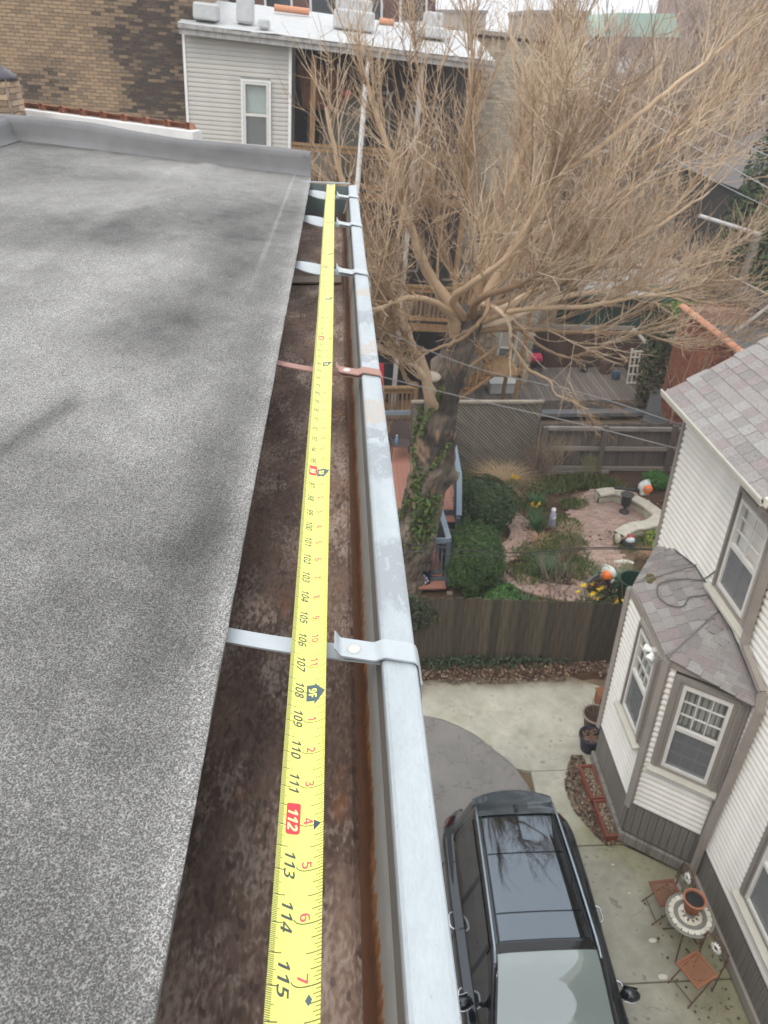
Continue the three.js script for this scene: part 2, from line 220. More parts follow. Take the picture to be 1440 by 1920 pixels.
// ================================================================ the roof we stand over, its gutter and the tape
const RY = (x) => H - 0.372 + 0.11 * (-0.088 - x);          // pitch of the membrane
{
  const b = thing('brick_house', 'flat roofed brick house under the camera, its grey granulated roof draining to a rusty gutter', 'house');
  const mw = M([0.24, 0.13, 0.09], 0.9, { map: rep(T.fine, 2), bumpMap: rep(T.bump, 2), bumpScale: 0.004 });
  part('wall', bx(6, H - 0.52, 6.2, -3.2, (H - 0.52) / 2, 0.54), mw, b);
  part('fascia_board', bx(0.03, 0.13, 3.2, -0.165, H - 0.445, -0.96), M([0.12, 0.1, 0.09], 0.8, { map: T.wood }), b);
  // membrane: granules in the map, dust and damp stains in the vertex colours
  const stain = (x, z) => {
    const p = fbm(x * 2.6 + 0.8 * z + 3, z * 1.15 - x * 0.5 + 9, 5, 7), q = fbm(x * 7 + z * 2, z * 4.5, 4, 17), e = -0.088 - x;
    let k = 0.56 + 1.15 * (p - 0.5) + 0.6 * (q - 0.5);
    const blob = (cx, cz, rx, rz, w) => { const a = (x - cx) / rx + 0.7 * (q - 0.5), b = (z - cz) / rz + 0.7 * (p - 0.5); k += 0.75 * w * Math.exp(-Math.pow(a * a + b * b, 0.8)); };
    blob(-0.205, -1.5, 0.055, 0.3, -0.5); blob(-0.26, -1.08, 0.06, 0.16, -0.5); blob(-0.33, -1.0, 0.12, 0.05, -0.2); blob(-0.125, -0.95, 0.022, 0.45, -0.2); blob(-0.128, -0.55, 0.03, 0.2, -0.28); blob(-0.2, -0.45, 0.09, 0.1, -0.3);
    blob(-0.44, -1.05, 0.12, 0.3, 0.36); blob(-0.34, -1.5, 0.09, 0.3, 0.28); blob(-0.205, -0.73, 0.035, 0.08, 0.34); blob(-0.25, -0.7, 0.05, 0.05, 0.2); blob(-0.36, -0.55, 0.06, 0.1, 0.12); blob(-0.16, -2.0, 0.05, 0.25, 0.2); blob(-0.5, -2.1, 0.3, 0.12, -0.22); blob(-0.6, -1.6, 0.2, 0.16, -0.28); blob(-0.4, -2.35, 0.5, 0.1, 0.22);
    { const t = clamp((z + 0.67) / -0.13), sx = mix(-0.335, -0.3, t); k -= 0.42 * Math.exp(-(((x - sx) / 0.014) ** 2)) * sst(-0.62, -0.68, z) * sst(-0.86, -0.79, z); }
    k += 0.22 * sst(0.022, 0.006, e) * (0.5 + q); k += 0.3 * sst(0.006, 0.001, Math.abs(e - 0.062 - 0.012 * (z + 1.6))) * sst(-1.2, -1.6, z);
    k += 0.12 * sst(0.03, 0.0, Math.abs(x + 0.5 + 0.045 * (z + 1.6))) * sst(-0.9, -1.2, z); k -= 0.4 * sst(-2.5, -2.6, z);
    k += 0.3 * (fbm(x * 42 + 3, z * 34, 3, 57) - 0.5);
    k = clamp(k, 0.14, 1.05);
    const s = mix(0.10, 0.63, k);
    return [s, s * 0.98, s * 0.935];
  };
  const mm = M([1, 1, 1], 0.95, { vertexColors: true, map: T.granule, bumpMap: T.granule, bumpScale: 0.0012 });
  const wav = (x, z) => 0.004 * (fbm(x * 3 + 5, z * 3, 3, 5) - 0.5) + 0.006 * sst(0.05, 0, Math.abs(x + 0.52 + 0.05 * z)) ;
  const top = surf(280, 420, (s, t) => { const x = -0.088 - 2.0 * Math.pow(s, 1.25), z = 0.5 - 3.1 * t; const ed = s === 0 ? 0.0016 * (fbm(z * 40, 3, 3, 8) - 0.5) : 0; return [x + ed, RY(x) + (s > 0 ? wav(x, z) : 0), z, x * 4.4, z * 4.4]; }, (q) => stain(q[0], q[2]));
  part('roof_membrane', top, mm, b);
  const edge = surf(1, 220, (s, t) => { const z = 0.5 - 3.1 * t; return [-0.088 + 0.0016 * (fbm(z * 40, 3, 3, 8) - 0.5) - s * 0.0015, H - 0.372 - 0.008 * s, z, s * 0.02, z * 2]; }, (q) => { const k = 0.3 + 0.3 * fbm(q[2] * 30, 1, 3, 4); return [k, k, k * 0.95]; });
  part('membrane_edge', edge, mm, b);
  part('drip_edge', bx(0.05, 0.003, 3.1, -0.115, H - 0.382, -1.05), M([0.16, 0.15, 0.14], 0.6), b);
  part('roof_deck', prism([[-0.112, H - 0.386], [-2.1, H - 0.386 + 0.218], [-2.1, H - 0.62], [-0.112, H - 0.52]], -2.6, 0.5), mw, b);
  // upturned curb along the far end and along the left
  const dk = (q) => { const k = 0.17 + 0.13 * fbm(q[0] * 6, q[1] * 30 + q[2] * 6, 4, 3); return [k, k, k * 1.0]; };
  const cp = [[0.012, 0.0], [0.0, 0.004], [-0.01, 0.016], [-0.016, 0.04], [-0.022, 0.052], [-0.035, 0.056], [-0.09, 0.055], [-0.11, 0.05], [-0.115, -0.02], [-0.115, -0.2]];
  const far = surf(90, 9, (s, t) => { const c = cp[Math.round(t * 9)], x = -0.09 - 0.98 * s; return [x + 0.002 * Math.sin(s * 30), RY(x) + c[1] * (1 + 0.1 * Math.sin(s * 9 + 1)) + 0.003 * (fbm(s * 9, t * 3, 3, 2) - 0.5), -2.585 + c[0] + 0.01 * Math.sin(s * 7) * (t > 0.1 ? 1 : 0), x * 2, c[1] * 2 + c[0] * 2]; }, dk);
  const mc = M([0.72, 0.72, 0.73], 0.9, { vertexColors: true, map: rep(T.fine, 2), bumpMap: rep(T.bump, 3), bumpScale: 0.001 }); part('roof_curb', far, mc, b);
  const lft = surf(60, 9, (s, t) => { const c = cp[Math.round(t * 9)], z = -2.7 + 3.1 * s; return [-0.955 + c[0], RY(-0.955) + c[1], z, z * 2, c[1] * 2 + c[0] * 2]; }, dk);
  part('roof_curb', lft, mc, b);
  part('curb_end', prism([[-0.02, 0.0], [0.0, 0.0], [0.0, 0.05], [-0.02, 0.056]], -0.1, 0).translate(-0.09, H - 0.372, -2.6), M([0.16, 0.16, 0.16], 0.9), b);
  // a crack ring and a few flecks
  part('blister_ring', tube([[-0.40, 0, -0.80], [-0.418, 0, -0.79], [-0.43, 0, -0.806], [-0.415, 0, -0.82], [-0.398, 0, -0.815]].map((p) => [p[0], RY(p[0]) + 0.003, p[2]]), 0.0011, 30, 5, false), M([0.06, 0.06, 0.06], 0.9), b);
}
{
  const g = thing('rain_gutter', 'rusty brown box gutter with galvanised lip running beside the grey roof', 'gutter');
  const Z0 = 0.35, Z1 = -2.47;
  const rustTint = (q) => {
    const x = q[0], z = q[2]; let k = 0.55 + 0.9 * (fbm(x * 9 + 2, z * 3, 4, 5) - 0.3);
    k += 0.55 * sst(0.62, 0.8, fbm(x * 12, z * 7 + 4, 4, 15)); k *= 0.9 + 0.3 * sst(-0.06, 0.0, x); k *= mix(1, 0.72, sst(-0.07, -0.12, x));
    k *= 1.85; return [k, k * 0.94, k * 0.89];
  };
  const mr = M([1.0, 1.0, 1.0], 0.78, { vertexColors: true, map: rep(T.rust, 3.2), bumpMap: rep(T.rust, 3.2), bumpScale: 0.0008, metalness: 0 });
  mr.map.repeat.set(3.2, 1.5); mr.bumpMap.repeat.set(3.2, 1.5);
  // square the map back to linear tone by tint only; profile runs back wall -> floor -> bead
  const prof = [[-0.150, -0.39], [-0.149, -0.445], [-0.146, -0.458], [-0.138, -0.463], [-0.06, -0.464], [-0.006, -0.4635], [-0.001, -0.4622], [0.0015, -0.4605], [0.004, -0.4622], [0.0055, -0.4632]];
  const cum = [0]; for (let i = 1; i < prof.length; i++) cum.push(cum[i - 1] + Math.hypot(prof[i][0] - prof[i - 1][0], prof[i][1] - prof[i - 1][1]));
  const floor = new THREE.PlaneGeometry(1, 1); floor.dispose();
  {
    const p = [], uv = [], c = [], idx = [], nz = 260, np = 46;
    const pos = []; for (let k = 0; k < np; k++) { const f = k / (np - 1) * (prof.length - 1), i = Math.min(prof.length - 2, Math.floor(f)), t = f - i; pos.push([mix(prof[i][0], prof[i + 1][0], t), mix(prof[i][1], prof[i + 1][1], t), mix(cum[i], cum[i + 1], t)]); }
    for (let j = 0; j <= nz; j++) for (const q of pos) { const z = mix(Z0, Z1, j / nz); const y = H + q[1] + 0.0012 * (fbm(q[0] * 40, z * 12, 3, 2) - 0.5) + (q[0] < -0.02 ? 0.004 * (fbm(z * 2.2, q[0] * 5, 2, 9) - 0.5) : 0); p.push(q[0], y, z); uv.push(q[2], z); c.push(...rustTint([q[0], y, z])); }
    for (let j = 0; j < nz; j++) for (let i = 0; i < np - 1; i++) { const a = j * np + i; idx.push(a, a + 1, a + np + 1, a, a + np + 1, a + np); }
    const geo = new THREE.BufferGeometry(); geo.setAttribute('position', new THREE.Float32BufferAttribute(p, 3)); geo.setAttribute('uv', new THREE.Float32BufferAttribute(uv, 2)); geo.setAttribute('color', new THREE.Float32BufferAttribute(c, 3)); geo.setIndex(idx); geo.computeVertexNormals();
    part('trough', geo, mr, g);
  }
  part('trough_outside', prism([[-0.152, -0.40], [-0.152, -0.4665], [0.0075, -0.4665], [0.0075, -0.4655], [-0.151, -0.4655], [-0.151, -0.40]], Z1, Z0).translate(0, H, 0), M([0.1, 0.07, 0.055], 0.8), g);
  // front wall: rust climbing out of the corner over dull zinc
  T.band = dtex(256, 2048, (u, v) => {
    const n = fbm(v * 26, u * 3, 4, 5, 26, 0), f = fbm(v * 190, u * 8, 3, 8, 190, 0), e = u + 0.2 * (n - 0.5) + 0.17 * (f - 0.5);
    let c = mixc([0.075, 0.03, 0.016], [0.125, 0.052, 0.022], fbm(u * 20, v * 130, 4, 2, 0, 130));
    const or = sst(0.26, 0.42, e);
    c = mixc(c, mixc([0.26, 0.105, 0.03], [0.36, 0.19, 0.085], f), or * 0.85);
    const zn = mixc([0.27, 0.275, 0.262], [0.36, 0.37, 0.36], fbm(u * 6, v * 40, 5, 12, 0, 40));
    c = mixc(c, mixc(zn, [0.3, 0.24, 0.17], 0.5 * sst(0.75, 0.45, e)), sst(0.42, 0.47, e));
    return c.map((x) => Math.pow(x, 1 / 2.2));
  }, true);
  const fp = [[0.0052, -0.4634, 0], [0.0085, -0.4612, 0.12], [0.0122, -0.457, 0.24], [0.0155, -0.448, 0.42], [0.0178, -0.437, 0.62], [0.0202, -0.422, 0.82], [0.0222, -0.4085, 0.98]];
  part('front_wall', surf(6, 240, (s, t) => { const q = fp[Math.round(s * 6)], z = mix(Z0, Z1, t); return [q[0], H + q[1], z, q[2], z / 0.8]; }), M([1, 1, 1], 0.6, { map: T.band, bumpMap: T.band, bumpScale: 0.0003 }), g);
  part('front_outside', surf(6, 4, (s, t) => { const q = fp[Math.round(s * 6)], z = mix(Z0, Z1, t); return [q[0] + 0.0012, H + q[1] - 0.0004, z, s * 0.06, z]; }), M([0.42, 0.44, 0.45], 0.5, { map: T.galv }), g);
  const galvM = M([0.46, 0.51, 0.535], 0.5, { map: rep(T.galv, 5), bumpMap: rep(T.bump, 30), bumpScale: 0.0002, metalness: 0.25 });
  part('lip_shade_strip', prism([[0.0215, -0.409], [0.0262, -0.3985], [0.0265, -0.3992], [0.0218, -0.4098]], Z1, Z0).translate(0, H, 0), M([0.125, 0.113, 0.098], 0.75, { map: rep(T.fine, 4) }), g);  // dark brown-grey strip: the shadow under the lip, put into its colour
  // lip: a folded box section with softened corners
  const lp = [[0.0245, -0.399], [0.0243, -0.3845], [0.0252, -0.3818], [0.0275, -0.3803], [0.046, -0.3797], [0.0484, -0.3806], [0.0494, -0.383], [0.0494, -0.4], [0.0405, -0.4105], [0.0268, -0.4105]];
  const lipG = prism(lp, Z1, Z0).translate(0, H, 0); T.lip = dtex(256, 2048, (u, v) => { // dull zinc: worn through, scuffed and water marked along its length
      const x = u, z = v * 2.82, n = fbm(u * 9, v * 210, 5, 3), m = fbm(u * 3, v * 22, 5, 13), f = fbm(u * 60, v * 900, 3, 23); let c = mixc([0.35, 0.39, 0.41], [0.47, 0.515, 0.535], clamp(0.35 + 0.9 * (m - 0.5) + 0.5 * (f - 0.5) + 0.35 * (n - 0.5)));
      const wear = (z0, l, k, col) => { const e = sst(l, l * 0.6, Math.abs(z - z0) + 0.05 * (n - 0.5)) * k; c = mixc(c, col, clamp(e * sst(0.42, 0.56, n * 0.6 + f * 0.4 + 0.12))); };
      for (const [w0, l] of [[0.84, 0.045], [1.06, 0.03], [1.34, 0.03]]) wear(w0 - 0.0 , l, 1, [0.42, 0.38, 0.34]); for (const [w0, l] of [[0.52, 0.06], [0.72, 0.05], [1.2, 0.04], [0.78, 0.02], [1.02, 0.02]]) wear(w0, l, 0.8, [0.27, 0.29, 0.31]);
      c = mixc(c, [0.2, 0.2, 0.21], 0.6 * sst(0.8, 0.88, fbm(u * 60, v * 1100, 3, 33))); c = mixc(c, [0.36, 0.37, 0.38], 0.7 * sst(0.66, 0.74, fbm(u * 90, v * 40, 3, 43)) * sst(0.5, 0.7, m));
      return c.map((q) => Math.pow(q, 1 / 2.2)); }, true);
    T.lip.repeat.set(1 / 0.06, -1 / 2.82); T.lip.offset.set(0.2, 0);
    part('lip', lipG, M([1, 1, 1], 0.5, { map: T.lip, bumpMap: rep(T.bump, 14), bumpScale: 0.0004, metalness: 0.2 }), g);
  // far end cap of the gutter
  part('end_cap', prism([[-0.15, -0.372], [-0.15, -0.466], [0.006, -0.466], [0.0225, -0.408], [0.0285, -0.392], [0.0285, -0.384]], Z1 - 0.002, Z1).translate(0, H, 0), M([0.17, 0.215, 0.22], 0.55, { map: T.fine }), g);
  part('end_cap_edge', bx(0.18, 0.0035, 0.006, -0.061, H - 0.3725, Z1, 0, 0, -0.03), galvM, g);
  part('outlet_stain', surf(8, 12, (s, t) => { const a = t * 2 * PI, r = s * 0.02; return [-0.075 + r * Math.cos(a), H - 0.4585, -1.86 + 1.8 * r * Math.sin(a), s, t]; }), M([0.25, 0.22, 0.19], 0.9, { map: rep(T.fine, 3) }), g);
  part('seam', bx(0.135, 0.003, 0.05, -0.068, H - 0.459, -1.72), M([0.2, 0.165, 0.13], 0.9, { map: rep(T.fine, 4) }), g);
  // spacer straps across the gutter
  const strapM = M([0.46, 0.5, 0.52], 0.42, { map: rep(T.galv, 6), metalness: 0.35 }), rustM = M([0.42, 0.24, 0.2], 0.8, { map: rep(T.fine, 6), bumpMap: rep(T.bump, 20), bumpScale: 0.0006 });
  const strap = (z0, w, tilt, m, twist, lab) => {
    const s = new THREE.Group(); s.name = 'spacer_strap'; s.position.set(0, H, z0); s.userData.label = lab; g.add(s);
    const th = 0.0016, n = 40;
    const path = (x) => -0.3862 - 0.0035 * Math.sin(clamp((x + 0.13) / 0.16) * PI);
    const mk = (x0, x1, f, ww, off) => { const geos = [];
      const P = (sx, sy, top) => { const x = mix(x0, x1, sx), y = f(x), tw = twist * 0.25 * Math.sin(clamp((x + 0.11) / 0.11) * PI); return [x, y + (top ? th / 2 : -th / 2) + (sy - 0.5) * ww * tw, off + tilt * (x + 0.04) + (sy - 0.5) * ww]; };
      geos.push(surf(n, 2, (a, b) => [...P(a, b, 1), a * 0.15, b * 0.02]), surf(n, 2, (a, b) => [...P(a, b, 0), a * 0.15, b * 0.02]));
      for (const e of [0, 1]) { geos.push(surf(n, 1, (a, b) => [...P(a, e, b), a * 0.15, b * 0.002])); geos.push(surf(2, 1, (a, b) => [...P(e, a, b), a * 0.02, b * 0.002])); }
      return geos; };
    const st = mk(-0.122, 0.0235, path, w, 0); for (const q of st) part('band', q, m, s).name = 'band';
    // clip folded over the lip and back on to the band
    const clip = (x) => (x < -0.004 ? -0.3822 + 0.006 * sst(-0.0045, -0.0095, x) : x < 0.018 ? -0.3822 : x < 0.03 ? -0.3822 + 0.0048 * sst(0.018, 0.028, x) : x < 0.047 ? -0.3774 : -0.3774 - 0.02 * (1 - Math.sqrt(Math.max(0, 1 - ((x - 0.047) / 0.006) ** 2))));
    const cg = mk(-0.0095, 0.0528, clip, w * 1.2, 0.0015); part('clip', merge(cg), m, s);
    part('clip_drop', bx(0.0015, 0.02, w * 1.2, 0.0529, -0.407, 0.0015 + tilt * 0.095), m, s);
    part('rivet', lathe([[0.0052, 0], [0.0048, 0.0009], [0.003, 0.0014], [0, 0.0015]], 20, 0.0048, -0.3813, 0.002 + tilt * 0.045), M([0.5, 0.5, 0.47], 0.5, { metalness: 0.3 }), s);
    return s;
  };
  strap(-0.441, 0.0165, 0.26, strapM, 0.1, 'clean galvanised strap, the nearest one');
  strap(-1.003, 0.017, 0.48, rustM, 0.1, 'strap rusted all over');
  strap(-1.53, 0.025, 0.75, strapM, -2.2, 'twisted galvanised strap'); strap(-1.975, 0.027, 0.95, strapM, -2.4, 'twisted galvanised strap'); strap(-2.345, 0.027, 0.95, strapM, -2.4, 'twisted galvanised strap by the end cap');
}
{
  // tape measure: five rows of print, each 18.3 inches
  const PPI = 112, RW = 18.25, ROWS = 5, HH = 128, I1 = 117.3, IN = 0.0254;
  const cv = document.createElement('canvas'); cv.width = 2048; cv.height = HH * ROWS; const x = cv.getContext('2d');
  x.fillStyle = '#e2e36c'; x.fillRect(0, 0, cv.width, cv.height);
  for (let r = 0; r < ROWS; r++) {
    const iStart = I1 - RW * (r + 1);
    x.save(); x.beginPath(); x.rect(0, r * HH, 2048, HH); x.clip(); x.translate(0, r * HH);
    const U = (i) => (i - iStart) * PPI;            // canvas y = 0 is the right hand edge of the blade
    x.strokeStyle = '#37382c'; x.fillStyle = '#2c2e2c';
    for (let k = Math.floor(iStart * 32) - 2; k < (iStart + RW) * 32 + 2; k++) {
      const i = k / 32, u = U(i), m = ((k % 32) + 32) % 32;
      x.lineWidth = 1.5;
      if (k % 2 === 0) { const l = m === 0 ? 0 : m === 16 ? 40 : m % 8 === 0 ? 28 : m % 4 === 0 ? 20 : 13; if (l) { x.lineWidth = l > 26 ? 2.1 : 1.7; x.beginPath(); x.moveTo(u, 0); x.lineTo(u, l); x.stroke(); } }
      { const l = m === 0 ? 30 : m === 16 ? 32 : m % 8 === 0 ? 21 : 15; x.lineWidth = l > 25 ? 2.2 : 1.6; x.beginPath(); x.moveTo(u, HH); x.lineTo(u - (l > 25 ? 3 : 0), HH - l); x.stroke(); }
    }
    for (let i = Math.floor(iStart) - 1; i <= iStart + RW + 1; i++) {
      if (i < 1) continue;
      const u = U(i), ft = i % 12, big = i % 16 === 0;
      x.lineWidth = 2.4; x.strokeStyle = '#33352b'; x.beginPath(); x.moveTo(u, 0); x.lineTo(u, 44); x.quadraticCurveTo(u, 66, u - 10, 72); x.stroke();
      x.textBaseline = 'middle'; x.textAlign = 'right';
      // the running inch, black italic, tops towards the right hand edge
      if (big) {
        x.fillStyle = '#e0303a'; x.beginPath(); x.roundRect(u - 66, 67, 88, 39, 8); x.fill();
        x.fillStyle = '#f2f39a'; x.font = 'italic bold 38px sans-serif'; x.textAlign = 'center'; x.fillText(String(i), u - 22, 88);
        x.fillStyle = '#2c3a44'; x.beginPath(); x.moveTo(u - 15, 30); x.lineTo(u + 15, 30); x.lineTo(u, 8); x.fill();
      } else { x.fillStyle = '#3a3d3e'; x.font = 'italic bold 40px sans-serif'; x.fillText(String(i), u + 14, 89); }
      x.textAlign = 'right';
      if (i > 12) {
        if (ft === 0) {                             // foot mark: arrow head with the foot number
          x.fillStyle = '#41525a'; x.beginPath(); x.moveTo(u, 4); x.lineTo(u + 44, 40); x.lineTo(u + 30, 40); x.lineTo(u + 30, 66); x.lineTo(u - 36, 66); x.lineTo(u - 36, 40); x.lineTo(u - 44, 40); x.fill();
          x.fillStyle = '#f0f268'; x.font = 'bold 35px sans-serif'; x.textAlign = 'center'; x.fillText(i / 12 + 'F', u - 3, 46); x.textAlign = 'right';
        } else { x.fillStyle = '#df4757'; x.font = 'bold 36px sans-serif'; x.fillText(String(ft), u - 3, 46); }
      }
    }
    for (let k = 1; k < 8; k++) { const u = U(19.2 * k); x.fillStyle = '#41525a'; x.beginPath(); x.moveTo(u - 10, 30); x.lineTo(u, 21); x.lineTo(u + 10, 30); x.lineTo(u, 39); x.fill(); }
    x.restore();
  }
  const tex = new THREE.CanvasTexture(cv); tex.colorSpace = THREE.SRGBColorSpace; tex.anisotropy = 16; tex.generateMipmaps = true; tex.minFilter = THREE.LinearMipmapLinearFilter;
  const t = thing('tape_measure', 'long yellow tape measure blade laid along the rusty gutter', 'tape measure');
  const zOf = (i) => -(0.379 + (108 - i) * IN - 0.0011 * Math.max(0, i - 111.5) ** 1.8), geos = [];
  const W = 0.0252, cx = (z) => mix(-0.0270, -0.0272, clamp(-z / 2.4)) + 0.0006 * Math.sin(z * 4), cy = (z) => H - 0.3768 + 0.0011 * Math.sin(z * 6.2);
  const arc = (s) => { const a = (s - 0.5) * 1.25; return [Math.sin(a) / Math.sin(0.625) * W / 2, 0.0042 * (1 - Math.cos(a)) / (1 - Math.cos(0.625))]; };
  for (const [dy, flip] of [[0, 0], [-0.0003, 1]]) for (let r = 0; r < ROWS; r++) {
    const i0 = I1 - RW * (r + 1), a0 = Math.max(i0, 26.2), a1 = I1 - RW * r; if (a1 <= a0) continue;
    geos.push(surf(10, 40, (s, v) => { const i = mix(a0, a1, v), z = zOf(i), q = arc(s); return [cx(z) + q[0], cy(z) + q[1] + dy, z, (i - i0) * PPI / 2048, 1 - (r * HH + (1 - s) * HH) / (HH * ROWS)]; }));
  }
  part('blade', geos, M([1, 1, 1], 0.42, { map: tex }), t);
  part('end_hook', [bx(0.02, 0.001, 0.02, -0.0272, H - 0.3765, zOf(26.2) + 0.006), bx(0.022, 0.012, 0.0012, -0.0272, H - 0.382, zOf(26.2) - 0.003)], M([0.5, 0.5, 0.48], 0.35, { metalness: 0.7 }), t);
}
// ================================================================ the white sided house on the right
const sidM = [[0.86, 0.855, 0.80], [0.84, 0.84, 0.79], [0.87, 0.86, 0.81], [0.85, 0.835, 0.78]].map((c) => M(c, 0.62, { map: rep(T.fine, 0.7), bumpMap: rep(T.bump, 1), bumpScale: 0.0006 }));
const taupe = M([0.33, 0.303, 0.27], 0.62, { map: rep(T.fine, 0.8) }), taupeD = M([0.27, 0.25, 0.225], 0.65, { map: rep(T.fine, 0.8) }), whiteT = M([0.72, 0.72, 0.68], 0.5, { map: rep(T.fine, 1.2) });
const creamT = M([0.6, 0.585, 0.51], 0.6, { map: rep(T.fine, 1) });
const glassD = M([0.03, 0.035, 0.04], 0.06, { metalness: 0 });
const shingM = [[0.545, 0.514, 0.497], [0.584, 0.560, 0.541], [0.530, 0.459, 0.447], [0.498, 0.475, 0.463], [0.624, 0.609, 0.592], [0.540, 0.468, 0.456], [0.460, 0.441, 0.429], [0.573, 0.537, 0.518]].map((c) => M(c, 0.95, { map: rep(T.granule, 1.4), bumpMap: rep(T.granule, 1.4), bumpScale: 0.0015 }));
const HX = 4.93;
// a clapboard of unit length along local x, lapping outward at its foot; faces local +z
const clapG = (() => { const s = new THREE.Shape([[-0.02, 0.002], [0.02, 0.002], [0.027, 0.007], [0.029, 0.02], [0.026, 0.042], [0.016, 0.062], [0.0, 0.08], [-0.02, 0.09]].map((p) => new THREE.Vector2(...p))); const g = new THREE.ExtrudeGeometry(s, { depth: 1, bevelEnabled: false }); g.translate(0, 0, -0.5); g.rotateY(-PI / 2); return muv(g); })();
// wall of clapboards: local frame origin o, along direction a (unit, horizontal), outward n = a x up
function clapWall(parent, o, ang, L, y0, y1, holes = [], step = 0.1) {
  const g = new THREE.Group(); g.name = 'siding'; g.position.set(...o); g.rotation.y = ang; parent.add(g);
  for (let y = y0; y < y1 - 0.02; y += step) {
    let segs = [[0, L]];
    for (const [a, b, c, d] of holes) if (y + step * 0.9 > c && y < d) segs = segs.flatMap(([p, q]) => (b <= p || a >= q ? [[p, q]] : [[p, a], [b, q]].filter((e) => e[1] - e[0] > 0.03)));
    segs = segs.flatMap(([p, q]) => { if (q - p < 2.2) return [[p, q]]; const o = []; let a = p, b = p + rr(0.8, 3.2); while (b < q - 0.4) { o.push([a, b - 0.002]); a = b; b += rr(2.4, 3.6); } o.push([a, q]); return o; });
    for (const [p, q] of segs) { const m = piece('clapboard', clapG, pick(sidM), g, (p + q) / 2, y + rr(-0.001, 0.001), 0, 0, 0, 0, q - p, step / 0.1, 1); }
  }
  return g;
}
// double hung window, local frame: x across, y up, outward +z; w x h is the sash opening, origin its lower left corner
function sashWindow(parent, o, ang, w, h, opt = {}) {
  const g = new THREE.Group(); g.name = 'window'; g.position.set(...o); g.rotation.y = ang; parent.add(g);
  const tw = opt.trim ?? 0.16, m = opt.trimM ?? taupe, fr = opt.frameM ?? whiteT;
  const fw = 0.045, d = 0.03;
  if (tw) {
    part('casing', [bx(tw, h + 2 * tw * 0.8, 0.04, -tw / 2, h / 2, 0.035), bx(tw, h + 2 * tw * 0.8, 0.04, w + tw / 2, h / 2, 0.035), bx(w, tw * 0.8, 0.04, w / 2, h + tw * 0.4, 0.035), bx(w, tw * 0.8, 0.04, w / 2, -tw * 0.4, 0.035)], m, g);
    part('casing_step', [bx(0.04, h + tw, 0.03, -tw * 0.55, h / 2, 0.068), bx(0.04, h + tw, 0.03, w + tw * 0.55, h / 2, 0.068), bx(w + tw * 1.0, 0.04, 0.03, w / 2, h + tw * 0.52, 0.0682)], opt.stepM ?? taupeD, g);
    part('sill', rbx(w + 2 * tw + 0.06, 0.055, 0.12, 0.006, w / 2, -tw * 0.8 - 0.02, 0.085, 0.1), opt.sillM ?? creamT, g);
  }
  const F = 0.045;
  part('frame', [bx(fw, h, 0.075, fw / 2, h / 2, F), bx(fw, h, 0.075, w - fw / 2, h / 2, F), bx(w - 2 * fw, fw, 0.075, w / 2, h - fw / 2, F), bx(w - 2 * fw, fw, 0.085, w / 2, fw / 2, F)], fr, g);
  part('meeting_rail', bx(w - 2 * fw, 0.055, 0.05, w / 2, h * 0.5, F + 0.01), fr, g);
  const nx = opt.nx ?? 3, ny = opt.ny ?? 3, iw = w - 2 * fw, hh = h / 2 - fw - 0.027;
  for (const top of [0, 1]) {
    const yb = top ? h / 2 + 0.0275 : fw, z = top ? F - 0.002 : F - 0.02, mm = top ? fr : (opt.lowM ?? M([0.32, 0.33, 0.33], 0.5));
    for (let i = 0; i < nx; i++) for (let j = 0; j < ny; j++) part('pane', bx(iw / nx - 0.012, hh / ny - 0.012, 0.004, fw + iw * (i + 0.5) / nx, yb + hh * (j + 0.5) / ny, z - 0.008), opt.glass ?? paneM, g);
    if (nx * ny > 1) part('muntins', [...Array(nx - 1).keys()].map((i) => bx(0.016, hh, 0.02, fw + iw * (i + 1) / nx, yb + hh / 2, z)).concat([...Array(ny - 1).keys()].map((j) => bx(iw, 0.016, 0.018, w / 2, yb + hh * (j + 1) / ny, z))), mm, g);
    if (!top) part('insect_screen', bx(iw, hh, 0.002, w / 2, yb + hh / 2, F + 0.012), screenM, g);
  }
  part('room_dark', bx(w, h, 0.01, w / 2, h / 2, -0.16), M([0.02, 0.02, 0.02], 0.9), g);
  if (opt.curtain) { part('curtain', surf(40, 4, (s, t) => [fw + iw * s, h * 0.5 + (h * 0.5 - fw) * t, -0.05 + 0.016 * Math.sin(s * 44 + Math.sin(s * 9)), s, t]), M([0.5, 0.54, 0.5], 0.95, { map: rep(T.fine, 2) }), g); part('curtain', surf(40, 4, (s, t) => [fw + iw * s, h * 0.5 * t + fw * (1 - t), -0.07 + 0.016 * Math.sin(s * 38 + Math.sin(s * 7)), s, t]), M([0.13, 0.15, 0.15], 0.95, { map: rep(T.fine, 2) }), g); }
  if (opt.blind) part('blind', bx(iw, hh, 0.006, w / 2, h * 0.75, -0.03), M([0.36, 0.42, 0.40], 0.9), g);
  return g;
}
const paneM = M([1, 1, 1], 0.02, { transmission: 1, thickness: 0, ior: 1.5 });
const screenM = M([0.2, 0.21, 0.22], 0.8, { transparent: true, opacity: 0.45 });
const house = thing('sided_house', 'two storey house with cream clapboards, taupe trim and a shingled bay beside the driveway', 'house');
